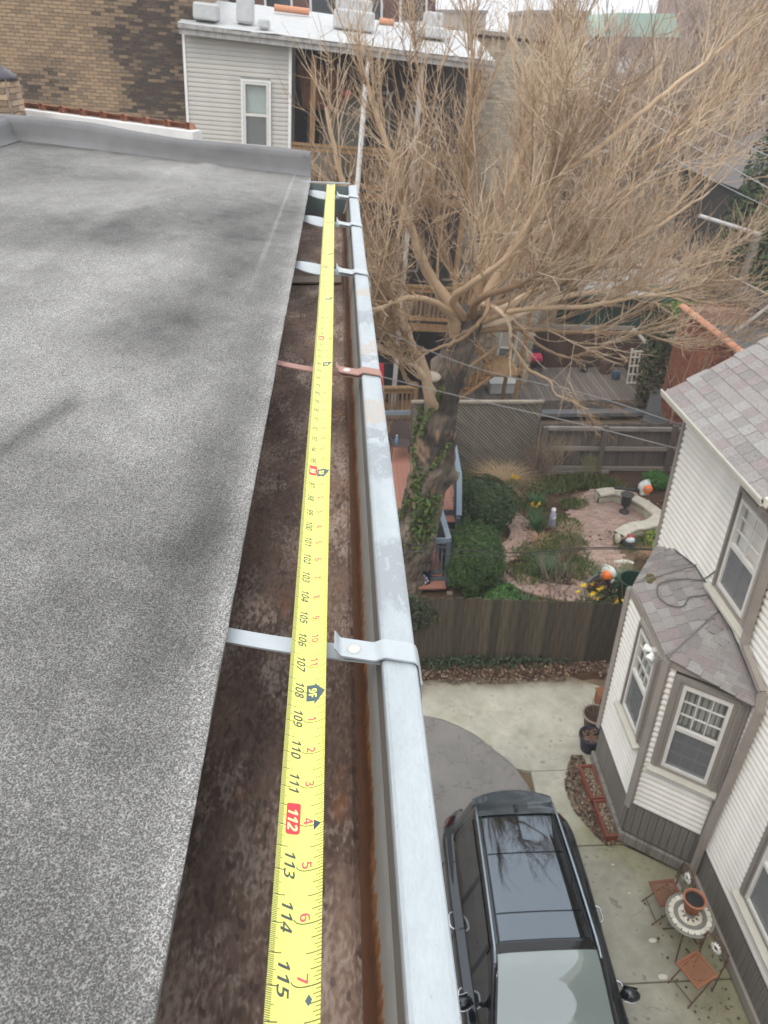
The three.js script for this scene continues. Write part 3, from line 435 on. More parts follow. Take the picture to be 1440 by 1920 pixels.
{
  // local frame of the long wall: looking at it from -x; local x runs toward +z (ang = -90deg turns +z outward to -x)
  const A = -PI / 2;                               // local +z -> world -x ; local +x -> world +z
  const ZB = -9.86, wallL = 12.5;
  part('wall_core', [bx(8, 6.2, 3.04, HX + 4.02, 3.1 + 0.02, ZB + 1.56), bx(8, 9.4, 9.3, HX + 4.02, 4.72, ZB + 7.75)], sidM[1], house);
  const wz = (z) => z - ZB;
  // upper window z -7.84..-7.14, y 4.36..5.66 ; lower right window z -5.40..-4.5, y 1.55..2.95
  const UW = [-7.88, 4.34, 0.72, 1.3], LW = [-5.36, 1.42, 0.95, 1.5];
  clapWall(house, [HX, 0, ZB], A, 3.06, 0.86, 6.18, [[wz(UW[0]) - 0.2, wz(UW[0]) + UW[2] + 0.2, UW[1] - 0.2, UW[1] + UW[3] + 0.2]]);
  clapWall(house, [HX, 0, ZB + 3.06], A, 9.4, 0.86, 8.2, [[LW[0] - 0.2 - ZB - 3.06, LW[0] + LW[2] + 0.2 - ZB - 3.06, LW[1] - 0.2, LW[1] + LW[3] + 0.2]]);
  sashWindow(house, [HX, UW[1], UW[0]], A, UW[2], UW[3], { nx: 2, ny: 3, blind: false });
  sashWindow(house, [HX, LW[1], LW[0]], A, LW[2], LW[3], { nx: 2, ny: 3, curtain: true });
  part('corner_post', [bx(0.1, 6.0, 0.05, HX - 0.012, 3.2, ZB - 0.01), bx(0.05, 6.0, 0.1, HX + 0.02, 3.2, ZB - 0.045)], taupe, house);
  // skirt of upright boards below a thin ledge
  const skirt = new THREE.Group(); skirt.name = 'skirt'; house.add(skirt);
  const boardG = bx(0.02, 0.52, 0.098), skM = [[0.25, 0.235, 0.21], [0.265, 0.248, 0.222], [0.24, 0.225, 0.2]].map((c) => M(c, 0.75, { map: rep(T.wood, 1, 0.5), bumpMap: rep(T.wood, 1, 0.5), bumpScale: 0.002 }));
  for (let z = -6.45; z < 2.5; z += 0.104) piece('skirt_board', boardG, pick(skM), skirt, HX - 0.01, 0.56, z, 0, 0, 0);
  part('ledge', bx(0.035, 0.02, 9.0, HX - 0.018, 0.845, -1.95), M([0.1, 0.1, 0.1], 0.6), house);
  part('base_board', rbx(0.06, 0.17, 9.1, 0.01, HX - 0.03, 0.215, -1.95), taupe, house);
  part('foundation', bx(0.2, 0.3, 9.2, HX + 0.08, 0.05, -1.95), M([0.25, 0.24, 0.22], 0.95, { map: rep(T.concrete, 1) }), house);
  // ---- main roof over the back wing: eave at x = 4.48, pitch up to +x
  const EX = 4.50, EY = 6.2, RZ0 = -9.78, RZ1 = -6.86, SL = Math.atan(0.62);
  const roof = new THREE.Group(); roof.name = 'roof'; roof.position.set(EX, EY, 0); roof.rotation.z = SL; house.add(roof);
  part('roof_deck', bx(5.2, 0.06, RZ1 - RZ0, 2.58, 0.02, (RZ0 + RZ1) / 2), taupe, roof);
  const sh = [0, 1, 2].map((k) => muv(new RoundedBoxGeometry(0.3, 0.011, [0.205, 0.2, 0.195][k], 1, 0.003), 1, k * 0.37, k * 0.61));
  let row = 0;
  for (let u = 0.06; u < 5.0; u += 0.168, row++) {
    const o = rr(0, 0.2);
    for (let z = RZ0 - 0.02 + (row % 2 ? 0.1 : 0.0) + o * 0.3; z < RZ1 - 0.02; z += 0.2) { const m = piece('shingle', pick(sh), pick(shingM), roof, u + 0.06, 0.058 + rr(-0.001, 0.002), clamp(z + 0.1, RZ0 + 0.08, RZ1 - 0.08), 0, rr(-0.012, 0.012), -0.05, 1, 1, 0.985); }
  }
  // white gutter along the eave with return at the near end, soffit, rake boards
  const gp = [[-0.1, 0.0], [-0.105, -0.02], [-0.085, -0.1], [0.0, -0.11], [0.0, 0.0], [-0.012, 0.0], [-0.012, -0.095], [-0.075, -0.088], [-0.09, -0.02], [-0.09, 0.0]];
  part('eave_gutter', prism(gp, RZ0 - 0.03, RZ1 + 0.03).translate(EX + 0.01, EY + 0.075, 0), M([0.68, 0.67, 0.59], 0.5, { map: rep(T.fine, 1) }), house);
  part('gutter_end', bx(0.55, 0.1, 0.07, EX + 0.23, EY + 0.03, RZ1 + 0.05), M([0.68, 0.67, 0.59], 0.5), house);
  part('soffit', bx(HX - EX, 0.02, RZ1 - RZ0, (HX + EX) / 2, EY - 0.045, (RZ0 + RZ1) / 2), creamT, house);
  part('rake_board', [at(bx(5.2, 0.16, 0.03, 2.58, -0.05, 0), EX, EY, RZ0 - 0.016, 0, 0, SL), at(bx(5.2, 0.16, 0.03, 2.58, -0.05, 0), EX, EY, RZ1 + 0.1, 0, 0, SL)], creamT, house);
  part('frieze', bx(0.03, 0.16, RZ1 - RZ0, HX - 0.02, EY - 0.14, (RZ0 + RZ1) / 2), sidM[0], house);
  // ---- downspout: outlet elbow, drop beside the window, offset, long drop to the ground
  const dm = M([0.345, 0.31, 0.275], 0.55, { map: rep(T.fine, 1) });
  const ds = [[EX + 0.02, EY - 0.03, RZ1 - 0.07], [EX + 0.04, EY - 0.14, RZ1 - 0.08], [EX + 0.16, EY - 0.22, RZ1 - 0.1], [HX - 0.14, EY - 0.52, RZ1 - 0.12], [HX - 0.09, EY - 0.68, RZ1 - 0.12], [HX - 0.09, 4.3, -6.95], [HX - 0.09, 4.12, -6.93], [HX - 0.09, 3.92, -6.33], [HX - 0.09, 3.68, -6.27], [HX - 0.09, 1.0, -6.40], [HX - 0.09, 0.3, -6.40], [HX - 0.17, 0.17, -6.40]];
  const rectTube = (P, w, d) => P.slice(1).map((p, i) => bar(P[i], p, w, d));
  part('downspout', rectTube(ds, 0.075, 0.075), dm, house);
  for (const [a, b] of [[1, 2], [5, 6], [7, 8]]) for (let k = 0; k < 7; k++) { const p = ds[a], q = ds[Math.min(b, a + 1)], t = k / 6; part('elbow_rib', rbx(0.083, 0.012, 0.083, 0.004, mix(p[0], q[0], t), mix(p[1], q[1], t), mix(p[2], q[2], t), 0.3, 0, 0.2), dm, house); }
  part('downspout_strap', bx(0.09, 0.03, 0.085, HX - 0.08, 2.2, -6.34), dm, house);

  // ---- the bay: front face at x = 4.05 between z -8.55 and -7.12, near face angled back to the wall
  const B = [[HX, -9.45], [4.09, -8.62], [4.07, -7.14], [HX, -6.52]], bay = new THREE.Group(); bay.name = 'bay'; house.add(bay);
  const BY0 = 0.98, BY1 = 3.72;
  part('bay_core', slab([[HX + 0.1, -9.4], [4.15, -8.58], [4.13, -7.17], [HX + 0.1, -6.52]], 0.1, BY1), M([0.2, 0.19, 0.17], 0.9), bay);
  const face = (p, q, y0, y1, holes) => { const ang = Math.atan2(-(q[1] - p[1]), q[0] - p[0]), L = Math.hypot(q[0] - p[0], q[1] - p[1]); clapWall(bay, [p[0], 0, p[1]], ang, L, y0, y1, holes); return [ang, L]; };
  const f1 = [[0.55, 1.4, 2.03, 3.9]], f2 = [[0.12, 0.97, 1.86, 3.8]];
  const a1 = face(B[1], B[2], BY0, BY1, f1), a2 = face(B[2], B[3], BY0, BY1, f2);
  { const p = B[0], q = B[1]; face(p, q, BY0, BY1, []); }
  const onFace = (p, a, s) => [p[0] + Math.cos(a) * s, 0, p[1] - Math.sin(a) * s];
  { const o = onFace(B[1], a1[0], 0.69); o[1] = 2.14; sashWindow(bay, o, a1[0], 0.60, 1.42, { trim: 0.12, curtain: true }); }
  { const o = onFace(B[2], a2[0], 0.26); o[1] = 2.0; sashWindow(bay, o, a2[0], 0.6, 1.46, { trim: 0.13, curtain: true }); }
  const post = (p, w, y0, y1, m, a) => part('corner_trim', bx(w, y1 - y0, w, p[0], (y0 + y1) / 2, p[1], 0, a, 0), m, bay);
  post([4.06, -8.63], 0.075, 0.9, BY1, taupe, 0.4); post([4.065, -7.135], 0.1, 0.9, BY1, taupe, 0.45); post([4.88, -6.515], 0.045, 0.9, BY1, taupeD, 0.5);
  part('frieze_board', [at(bx(a1[1], 0.14, 0.035, a1[1] / 2, BY1 - 0.03, 0.02), B[1][0], 0, B[1][1], 0, a1[0]), at(bx(a2[1], 0.14, 0.035, a2[1] / 2, BY1 - 0.03, 0.02), B[2][0], 0, B[2][1], 0, a2[0])], taupe, bay);
  const bs = new THREE.Group(); bs.name = 'bay_skirt'; bay.add(bs);
  for (const [p, a, L] of [[B[1], a1[0], a1[1]], [B[2], a2[0], a2[1]], [B[0], Math.atan2(-(B[1][1] - B[0][1]), B[1][0] - B[0][0]), 1.2]]) for (let s = 0.06; s < L - 0.02; s += 0.105) { const o = onFace(p, a, s); piece('skirt_board', boardG, pick(skM), bs, o[0] - Math.sin(a) * -0.0, 0.66, o[2], 0, a + PI / 2, 0, 1, 1.24, 1); }
  part('bay_ledge', [[B[1], a1], [B[2], a2]].map(([p, a]) => at(bx(a[1] + 0.03, 0.02, 0.05, a[1] / 2, 0.985, 0.01), p[0], 0, p[1], 0, a[0])), M([0.12, 0.115, 0.11], 0.6), bay);
  part('bay_base_board', [[B[1], a1], [B[2], a2]].map(([p, a]) => at(rbx(a[1] + 0.06, 0.19, 0.06, 0.012, a[1] / 2, 0.22, 0.03), p[0], 0, p[1], 0, a[0])), M([0.31, 0.29, 0.255], 0.7, { map: rep(T.wood, 1) }), bay);
  // bay roof: three shingled facets up to the wall
  const E = [[HX + 0.0, -9.76], [4.13, -8.62], [4.05, -7.1], [HX - 0.07, -6.40]], yE = 3.80, apex = [[HX, 4.1, -8.6], [HX, 4.08, -7.7]];
  const bayRoof = new THREE.Group(); bayRoof.name = 'bay_roof'; bay.add(bayRoof);
  const facet = (p0, p1, q0, q1, nRow) => {        // eave p0 -> p1, top q0 -> q1
    const P = [p0, p1, q0, q1].map((p) => V(...p));
    part('roof_sheet', surf(1, 1, (s, t) => { const a = P[0].clone().lerp(P[1], s), b = P[2].clone().lerp(P[3], s), c = a.lerp(b, t); return [c.x, c.y - 0.012, c.z]; }), shingM[6], bayRoof);
    const ex = P[1].clone().sub(P[0]).normalize(), up = P[2].clone().add(P[3]).multiplyScalar(0.5).sub(P[0].clone().add(P[1]).multiplyScalar(0.5)); const nrm = ex.clone().cross(up).normalize(); if (nrm.y < 0) nrm.negate(); const vy = nrm.clone().cross(ex).normalize(); if (vy.y < 0) vy.negate();
    const m4 = new THREE.Matrix4().makeBasis(ex, nrm, ex.clone().cross(nrm)), e = new THREE.Euler().setFromRotationMatrix(m4);
    for (let r = 0; r < nRow; r++) {
      const t = (r + 0.35) / nRow, a = P[0].clone().lerp(P[2], t), b = P[1].clone().lerp(P[3], t), L = a.distanceTo(b), d = b.clone().sub(a).normalize(); if (L < 0.08) continue;
      let s = -(r % 2) * 0.11 - rr(0, 0.04);
      while (s < L) { const w = rr(0.17, 0.25), s0 = Math.max(s, 0.0), s1 = Math.min(s + w, L); s += w; if (s1 - s0 < 0.03) continue; const c = a.clone().addScaledVector(d, (s0 + s1) / 2); const g = piece('shingle', sh[0], pick(shingM), bayRoof, c.x, c.y + 0.003 + r * 0.0002 + rr(0, 0.003), c.z, 0, 0, 0, (s1 - s0 - 0.006) / 0.3, 1, 0.98); g.rotation.copy(e); g.rotateX((ex.clone().cross(nrm).dot(vy) > 0 ? -1 : 1) * -0.05); }
    }
  };
  const e3 = E.map((p) => [p[0], yE, p[1]]); e3[0][1] = 3.66; e3[3][1] = 3.70;
  facet(e3[0], e3[1], [HX, 3.9, -9.3], apex[0], 5); facet(e3[1], e3[2], apex[0], apex[1], 6); facet(e3[2], e3[3], apex[1], [HX, 3.74, -6.45], 6);
  for (const [a, b] of [[e3[1], apex[0]], [e3[2], apex[1]]]) part('hip_cap', bar([a[0], a[1] + 0.012, a[2]], [b[0], b[1] + 0.012, b[2]], 0.05, 0.012), shingM[6], bayRoof);
  part('wall_flashing', [rod([HX - 0.035, 3.92, -9.3], [HX - 0.035, 4.12, -8.6], 0.01), rod([HX - 0.035, 4.12, -8.6], [HX - 0.035, 4.1, -7.7], 0.01), rod([HX - 0.035, 4.1, -7.7], [HX - 0.035, 3.76, -6.45], 0.01)], M([0.08, 0.08, 0.08], 0.7), bayRoof);
  part('bay_eave', [[1, 2], [2, 3], [0, 1]].map(([i, j]) => bar([e3[i][0], e3[i][1] - 0.025, e3[i][2]], [e3[j][0], e3[j][1] - 0.025, e3[j][2]], 0.045, 0.045)), taupeD, bay);
  part('bay_soffit', slab([[HX, -9.6], [E[1][0] + 0.02, E[1][1]], [E[2][0] + 0.02, E[2][1]], [HX, -6.45]], yE - 0.06, yE - 0.05), creamT, bay);
  // moss and leaf litter lodged in the near valley
  part('moss', [...Array(9).keys()].map(() => { const t = R(), c = V(...e3[1]).lerp(V(...apex[0]), 0.12 + 0.35 * t); return sph(rr(0.015, 0.04), c.x + rr(-0.05, 0.05), c.y + 0.01, c.z + rr(-0.08, 0.08), 1.6, 0.5, 1.2, 7); }), M([0.1, 0.09, 0.03], 1), bayRoof);
}
{ // loose cable on the bay roof
  const P = (x, z) => { const t = clamp((x - 4.08) / (HX - 4.08)); return [x, 3.82 + 0.29 * t, z]; };
  one('loose_cable', tube([[HX - 0.02, 4.5, -8.0], P(4.85, -8.28), P(4.7, -8.38), P(4.45, -8.44), P(4.35, -8.42), P(4.27, -8.2), P(4.35, -7.95), P(4.48, -7.88), P(4.6, -8.0), P(4.75, -7.98), [HX - 0.02, 4.16, -7.9]].map((p) => [p[0], p[1] + 0.02, p[2]]), 0.009, 90, 6), M([0.12, 0.115, 0.11], 0.7), 'grey loose cable looped over the bay roof shingles', 'cable');
  const f = thing('flood_light', 'twin white flood lamps under the corner of the bay eave', 'flood light', [4.0, 3.6, -7.42]);
  const lm = M([0.75, 0.76, 0.74], 0.35);
  part('mounting_box', rbx(0.07, 0.09, 0.09, 0.01, 0.0, 0.0, 0), M([0.45, 0.44, 0.42], 0.5), f);
  for (const [dx, dy, dz] of [[-0.1, 0.0, -0.1], [-0.09, -0.07, 0.08]]) { const q = new THREE.Quaternion().setFromUnitVectors(V(0, 1, 0), V(dx, dy, dz).normalize()); const g = lathe([[0.0, 0.0], [0.025, 0.0], [0.03, 0.04], [0.055, 0.1], [0.058, 0.13], [0.045, 0.137], [0, 0.14]], 16).applyQuaternion(q); const h = part('lamp_head', g, lm, f); part('lens', sph(0.045, 0, 0.13, 0, 1, 0.3, 1, 12).applyQuaternion(q), M([0.6, 0.62, 0.62], 0.15), h); part('arm', rod([0, 0, 0], [dx * 0.3, dy * 0.3, dz * 0.3], 0.012), lm, f); }
}
// ================================================================ the dark car under the gutter
{
  const car = thing('parked_car', 'dark blue black estate car with a long glass roof parked on the drive', 'car', [2.19, 0.04, -7.1]);
  const paint = M([0.012, 0.02, 0.028], 0.22, { clearcoat: 1, clearcoatRoughness: 0.03, metalness: 0.55 });
  const gloss = M([0.006, 0.006, 0.007], 0.06), tint = M([0.012, 0.013, 0.014], 0.03, { clearcoat: 1, clearcoatRoughness: 0.02 }), roofG = M([0.13, 0.15, 0.17], 0.03, { metalness: 1 }), rubber = M([0.015, 0.015, 0.016], 0.85);
  const ws = M([0.36, 0.47, 0.44], 0.02, { transmission: 0.55, thickness: 0, ior: 2.33 });
  const chrome = M([0.62, 0.64, 0.66], 0.2, { metalness: 0.9 }), black = M([0.012, 0.012, 0.013], 0.55);
  // half profile at station z (0 rear bumper .. 4.7 nose), p in 0..1 from sill to roof centre
  const key = (z, a) => { let i = 0; while (i < a.length - 2 && z > a[i + 1][0]) i++; const t = clamp((z - a[i][0]) / (a[i + 1][0] - a[i][0])); const u = t * t * (3 - 2 * t); return mix(a[i][1], a[i + 1][1], mix(t, u, 0.6)); };
  const roofY = (z) => z > 0.6 && z < 2.35 ? 1.685 - 0.022 * ((z - 1.46) / 0.86) ** 2 : key(z, [[0, 0.98], [0.1, 1.12], [0.32, 1.56], [0.42, 1.62], [0.6, 1.662], [2.35, 1.6615], [2.45, 1.62], [3.2, 1.18], [3.36, 1.08], [4.0, 1.02], [4.5, 0.9], [4.7, 0.72]]);
  const roofW = (z) => z > 0.6 && z < 2.35 ? 0.545 + 0.06 * (z - 0.6) / 1.75 : key(z, [[0, 0.56], [0.4, 0.53], [0.6, 0.545], [2.35, 0.605], [3.3, 0.72], [4.3, 0.68], [4.7, 0.5]]);
  const beltY = (z) => key(z, [[0, 0.93], [0.3, 1.04], [1, 1.03], [2.5, 0.98], [3.3, 0.96], [4.4, 0.82], [4.7, 0.66]]);
  const beltW = (z) => key(z, [[0, 0.72], [0.12, 0.82], [0.45, 0.9], [1.2, 0.925], [3.2, 0.92], [4.1, 0.9], [4.5, 0.8], [4.7, 0.58]]);
  const midW = (z) => key(z, [[0, 0.76], [0.12, 0.86], [0.5, 0.935], [1.2, 0.945], [3.6, 0.945], [4.3, 0.9], [4.7, 0.6]]);
  const prof = (z, p) => { // p: 0 sill, .25 mid, .45 shoulder, .5 belt, .8 cant rail, 1 roof centre
    const P = [[0.86 * midW(z) / 0.945, 0.26], [midW(z) - 0.015, 0.42], [midW(z), 0.66], [midW(z) - 0.005, beltY(z) - 0.14], [beltW(z) - 0.015, beltY(z) - 0.05], [beltW(z) - 0.12, beltY(z) + 0.015], [mix(beltW(z) - 0.14, roofW(z), 0.5) + 0.01, mix(beltY(z), roofY(z) - 0.05, 0.5)], [roofW(z) + 0.02, roofY(z) - 0.075], [roofW(z) - 0.025, roofY(z) - 0.03], [roofW(z) * 0.66, roofY(z) - 0.008], [0, roofY(z)]];
    const f = clamp(p) * (P.length - 1), i = Math.min(P.length - 2, Math.floor(f)), t = f - i;
    const a = P[Math.max(0, i - 1)], b = P[i], c = P[i + 1], d = P[Math.min(P.length - 1, i + 2)];
    const cr = (k) => 0.5 * (2 * b[k] + (c[k] - a[k]) * t + (2 * a[k] - 5 * b[k] + 4 * c[k] - d[k]) * t * t + (3 * b[k] - a[k] - 3 * c[k] + d[k]) * t * t * t) * 0.6 + 0.4 * mix(b[k], c[k], t);
    return [cr(0), cr(1)];
  };
  const skin = (z0, z1, p0, p1, nz, np, off, side) => surf(nz, np, (s, t) => { const z = mix(z0, z1, s), p = mix(p0, p1, t), a = prof(z, p), b = prof(z, clamp(p + 0.01)), c = prof(z, clamp(p - 0.01)); const nx = (b[1] - c[1]), ny = -(b[0] - c[0]), l = Math.hypot(nx, ny) || 1; return [side * (a[0] + off * nx / l), a[1] + off * ny / l, z, z, p]; });
  const body = []; for (const sd of [-1, 1]) body.push(skin(0, 4.7, 0, 0.5, 120, 40, 0, sd), skin(0, 0.5, 0.5, 1, 20, 40, 0, sd), skin(0.5, 2.38, 0.5, 1, 50, 40, -0.006, sd), skin(3.34, 4.7, 0.5, 1, 50, 30, 0, sd));
  part('body', body, paint, car);
  for (const sd of [-1, 1]) {
    part('side_glass', skin(0.62, 1.42, 0.505, 0.685, 16, 14, 0.004, sd), tint, car); part('side_glass', skin(1.5, 2.26, 0.505, 0.685, 16, 14, 0.004, sd), tint, car); part('side_glass', skin(2.33, 2.95, 0.505, 0.66, 16, 14, 0.004, sd), tint, car);
    part('pillar', skin(2.36, 3.36, 0.66, 0.8, 24, 6, 0.002, sd), paint, car);
    part('pillar', skin(1.42, 1.5, 0.505, 0.69, 3, 8, 0.005, sd), gloss, car); part('pillar', skin(2.26, 2.33, 0.505, 0.69, 3, 8, 0.005, sd), gloss, car);
    part('window_trim', tube([...Array(14).keys()].map((k) => { const z = mix(0.55, 3.15, k / 13), a = prof(z, 0.5); return [sd * (a[0] + 0.004), a[1] + 0.006, z]; }), 0.006, 40, 6), black, car);
    part('roof_rail', tube([...Array(16).keys()].map((k) => { const z = mix(0.5, 2.5, k / 15), a = prof(z, 0.79); return [sd * a[0], a[1] + 0.012 + 0.018 * Math.sin(k / 15 * PI) ** 0.3, z]; }), 0.017, 60, 8), M([0.3, 0.36, 0.4], 0.25, { metalness: 0.85 }), car);
    part('roof_channel', tube([...Array(16).keys()].map((k) => { const z = mix(0.45, 2.42, k / 15), a = prof(z, 0.83); return [sd * a[0], a[1] + 0.002, z]; }), 0.009, 60, 6), black, car);
    for (const z of [1.62, 2.52]) { const a = prof(z, 0.36); const hd = part('door_handle', tube([[0, 0, -0.11], [sd * 0.035, 0.005, -0.08], [sd * 0.045, 0.006, 0], [sd * 0.035, 0.005, 0.08], [0, 0, 0.11]], 0.014, 24, 8), chrome, car); hd.position.set(sd * a[0], a[1], z); }
    for (const z of [0.78, 1.76, 2.82]) part('door_seam', tube([...Array(9).keys()].map((k) => { const p = mix(0.06, 0.5, k / 8), a = prof(z - 0.1 * (z < 1 ? Math.cos(k / 8 * 3) : 0), p); return [sd * (a[0] + 0.0005), a[1], z - 0.1 * (z < 1 ? Math.cos(k / 8 * 3) : 0)]; }), 0.0045, 24, 5), black, car);
    part('sill_trim', tube([...Array(9).keys()].map((k) => { const z = mix(0.7, 3.9, k / 8), a = prof(z, 0.02); return [sd * (a[0] + 0.01), 0.3, z]; }), 0.03, 24, 8), black, car);
    // mirror
    const m = new THREE.Group(); m.name = 'wing_mirror'; m.position.set(sd * 0.9, 1.09, 2.66); m.rotation.y = sd * -0.25; car.add(m);
    const sh = sph(0.115, 0, 0, 0, 1.0, 0.78, 0.62, 18); part('mirror_cap', sh.translate(sd * 0.06, 0.02, 0), paint, m); part('mirror_glass', bx(0.16, 0.11, 0.004, sd * 0.06, 0.02, -0.066), M([0.5, 0.52, 0.54], 0.03, { metalness: 1 }), m); part('mirror_stem', rod([sd * -0.07, -0.06, 0], [sd * 0.02, -0.03, 0], 0.022, 0.03), black, m); part('mirror_strip', tube([[sd * 0.0, -0.0, 0.07], [sd * 0.08, 0.0, 0.075], [sd * 0.17, 0.01, 0.03]], 0.006, 16, 5), chrome, m);
    part('tail_lamp', skin(0.02, 0.3, 0.3, 0.46, 10, 8, 0.005, sd), M([0.06, 0.008, 0.009], 0.1, { clearcoat: 1 }), car);
    part('head_lamp', skin(4.15, 4.6, 0.34, 0.48, 10, 8, 0.005, sd), M([0.4, 0.42, 0.44], 0.08, { clearcoat: 1 }), car);
    for (const z of [0.86, 3.72]) { const w = new THREE.Group(); w.name = 'wheel'; w.position.set(sd * 0.8, 0.345, z); car.add(w); const t = new THREE.TorusGeometry(0.265, 0.085, 14, 36); t.rotateY(PI / 2); t.scale(1.3, 1, 1); part('tyre', t, rubber, w); const sp = [cyl(0.2, 0.2, 0.05, 28, sd * 0.05, 0, 0, 0, 0, PI / 2)]; part('rim', sp, M([0.08, 0.085, 0.09], 0.3, { metalness: 0.7 }), w); for (let k = 0; k < 5; k++) part('spoke', at(bx(0.03, 0.17, 0.045, sd * 0.09, 0.11, 0), 0, 0, 0, k * 2 * PI / 5, 0, 0), M([0.5, 0.5, 0.52], 0.3, { metalness: 0.8 }), w); part('wheel_arch', at(new THREE.TorusGeometry(0.37, 0.03, 8, 30, PI).toNonIndexed(), sd * 0.115, 0, 0, 0, PI / 2, 0), black, w); }
  }
  // roof glass in three panes, windscreen, rear screen
  const both = (z0, z1, p0, off, nz = 30) => [skin(z0, z1, p0, 1, nz, 16, off, -1), skin(z0, z1, p0, 1, nz, 16, off, 1)];
  for (const [a, b] of [[0.7, 1.22], [1.24, 1.98], [2.0, 2.3]]) part('roof_glass', both(a, b, 0.842, 0.004), roofG, car);
  part('windscreen', both(2.42, 3.3, 0.815, 0.004, 40), ws, car);
  part('windscreen_frit', [...both(2.32, 2.42, 0.81, 0.003, 6), ...[-1, 1].map((sd) => skin(2.42, 3.34, 0.8, 0.826, 30, 3, 0.003, sd))], gloss, car);
  part('rear_screen', both(0.1, 0.33, 0.8, 0.004, 14), tint, car);
  part('spoiler', surf(24, 8, (s, t) => { const x = (s - 0.5) * 1.08, e = Math.abs(s - 0.5) * 2, z = mix(0.66, 0.24 + 0.1 * e * e, t), y = roofY(Math.max(z, 0.42)) + 0.012 - 0.028 * t * t - 0.03 * e ** 4; return [x, y, z, x, z]; }), M([0.055, 0.075, 0.088], 0.3, { clearcoat: 1, clearcoatRoughness: 0.05, metalness: 0.5 }), car);
  part('spoiler_lip', tube([...Array(11).keys()].map((k) => { const x = (k / 10 - 0.5) * 1.06, e = Math.abs(k / 10 - 0.5) * 2; return [x, roofY(0.42) - 0.022 - 0.03 * e ** 4, 0.24 + 0.1 * e * e]; }), 0.016, 30, 7), paint, car);
  part('fin_antenna', prism([[0, 0], [0.15, 0], [0.11, 0.055], [0.075, 0.065]], -0.018, 0.018).rotateY(-PI / 2).translate(0, roofY(0.55) + 0.005, 0.5), black, car);
  part('rear_plate', bx(0.5, 0.11, 0.01, 0, 0.75, -0.035), M([0.6, 0.6, 0.6], 0.5), car);
  part('rear_bumper', rbx(1.5, 0.3, 0.14, 0.06, 0, 0.46, 0.03), black, car); part('front_bumper', rbx(1.3, 0.34, 0.16, 0.07, 0, 0.44, 4.66), black, car); part('grille', rbx(0.7, 0.16, 0.05, 0.02, 0, 0.62, 4.72), gloss, car);
  part('underside', bx(1.6, 0.08, 4.3, 0, 0.26, 2.35), black, car);
  // cabin
  part('dashboard', rbx(1.36, 0.2, 0.5, 0.07, 0, 0.93, 2.98), M([0.03, 0.032, 0.034], 0.8), car);
  for (const sd of [-1, 1]) { part('front_seat', [rbx(0.5, 0.16, 0.5, 0.07, sd * 0.37, 0.6, 2.15), rbx(0.48, 0.66, 0.16, 0.07, sd * 0.37, 0.98, 1.88, -0.2), rbx(0.26, 0.18, 0.1, 0.045, sd * 0.37, 1.38, 1.78)], M([0.05, 0.05, 0.052], 0.75), car); part('sun_visor', rbx(0.4, 0.012, 0.15, 0.004, sd * 0.33, 1.52, 2.42, 0.35), M([0.42, 0.42, 0.4], 0.85), car); }
  const sw = new THREE.TorusGeometry(0.175, 0.016, 8, 30); sw.rotateX(-1.1); part('steering_wheel', sw.translate(0.37, 0.98, 2.68), black, car);
  part('rear_mirror', rbx(0.2, 0.06, 0.03, 0.012, 0, 1.45, 2.6), black, car); part('mirror_sensor', rbx(0.11, 0.03, 0.1, 0.01, 0, 1.535, 2.52, 0.4), M([0.3, 0.33, 0.36], 0.4), car);
  part('rear_bench', rbx(1.2, 0.55, 0.2, 0.08, 0, 0.95, 0.95, -0.2), M([0.05, 0.05, 0.052], 0.75), car);
  part('wiper', [rod([-0.45, 1.12, 3.3], [0.1, 1.13, 3.26], 0.008), rod([0.15, 1.12, 3.3], [0.62, 1.13, 3.2], 0.008)], black, car);
}
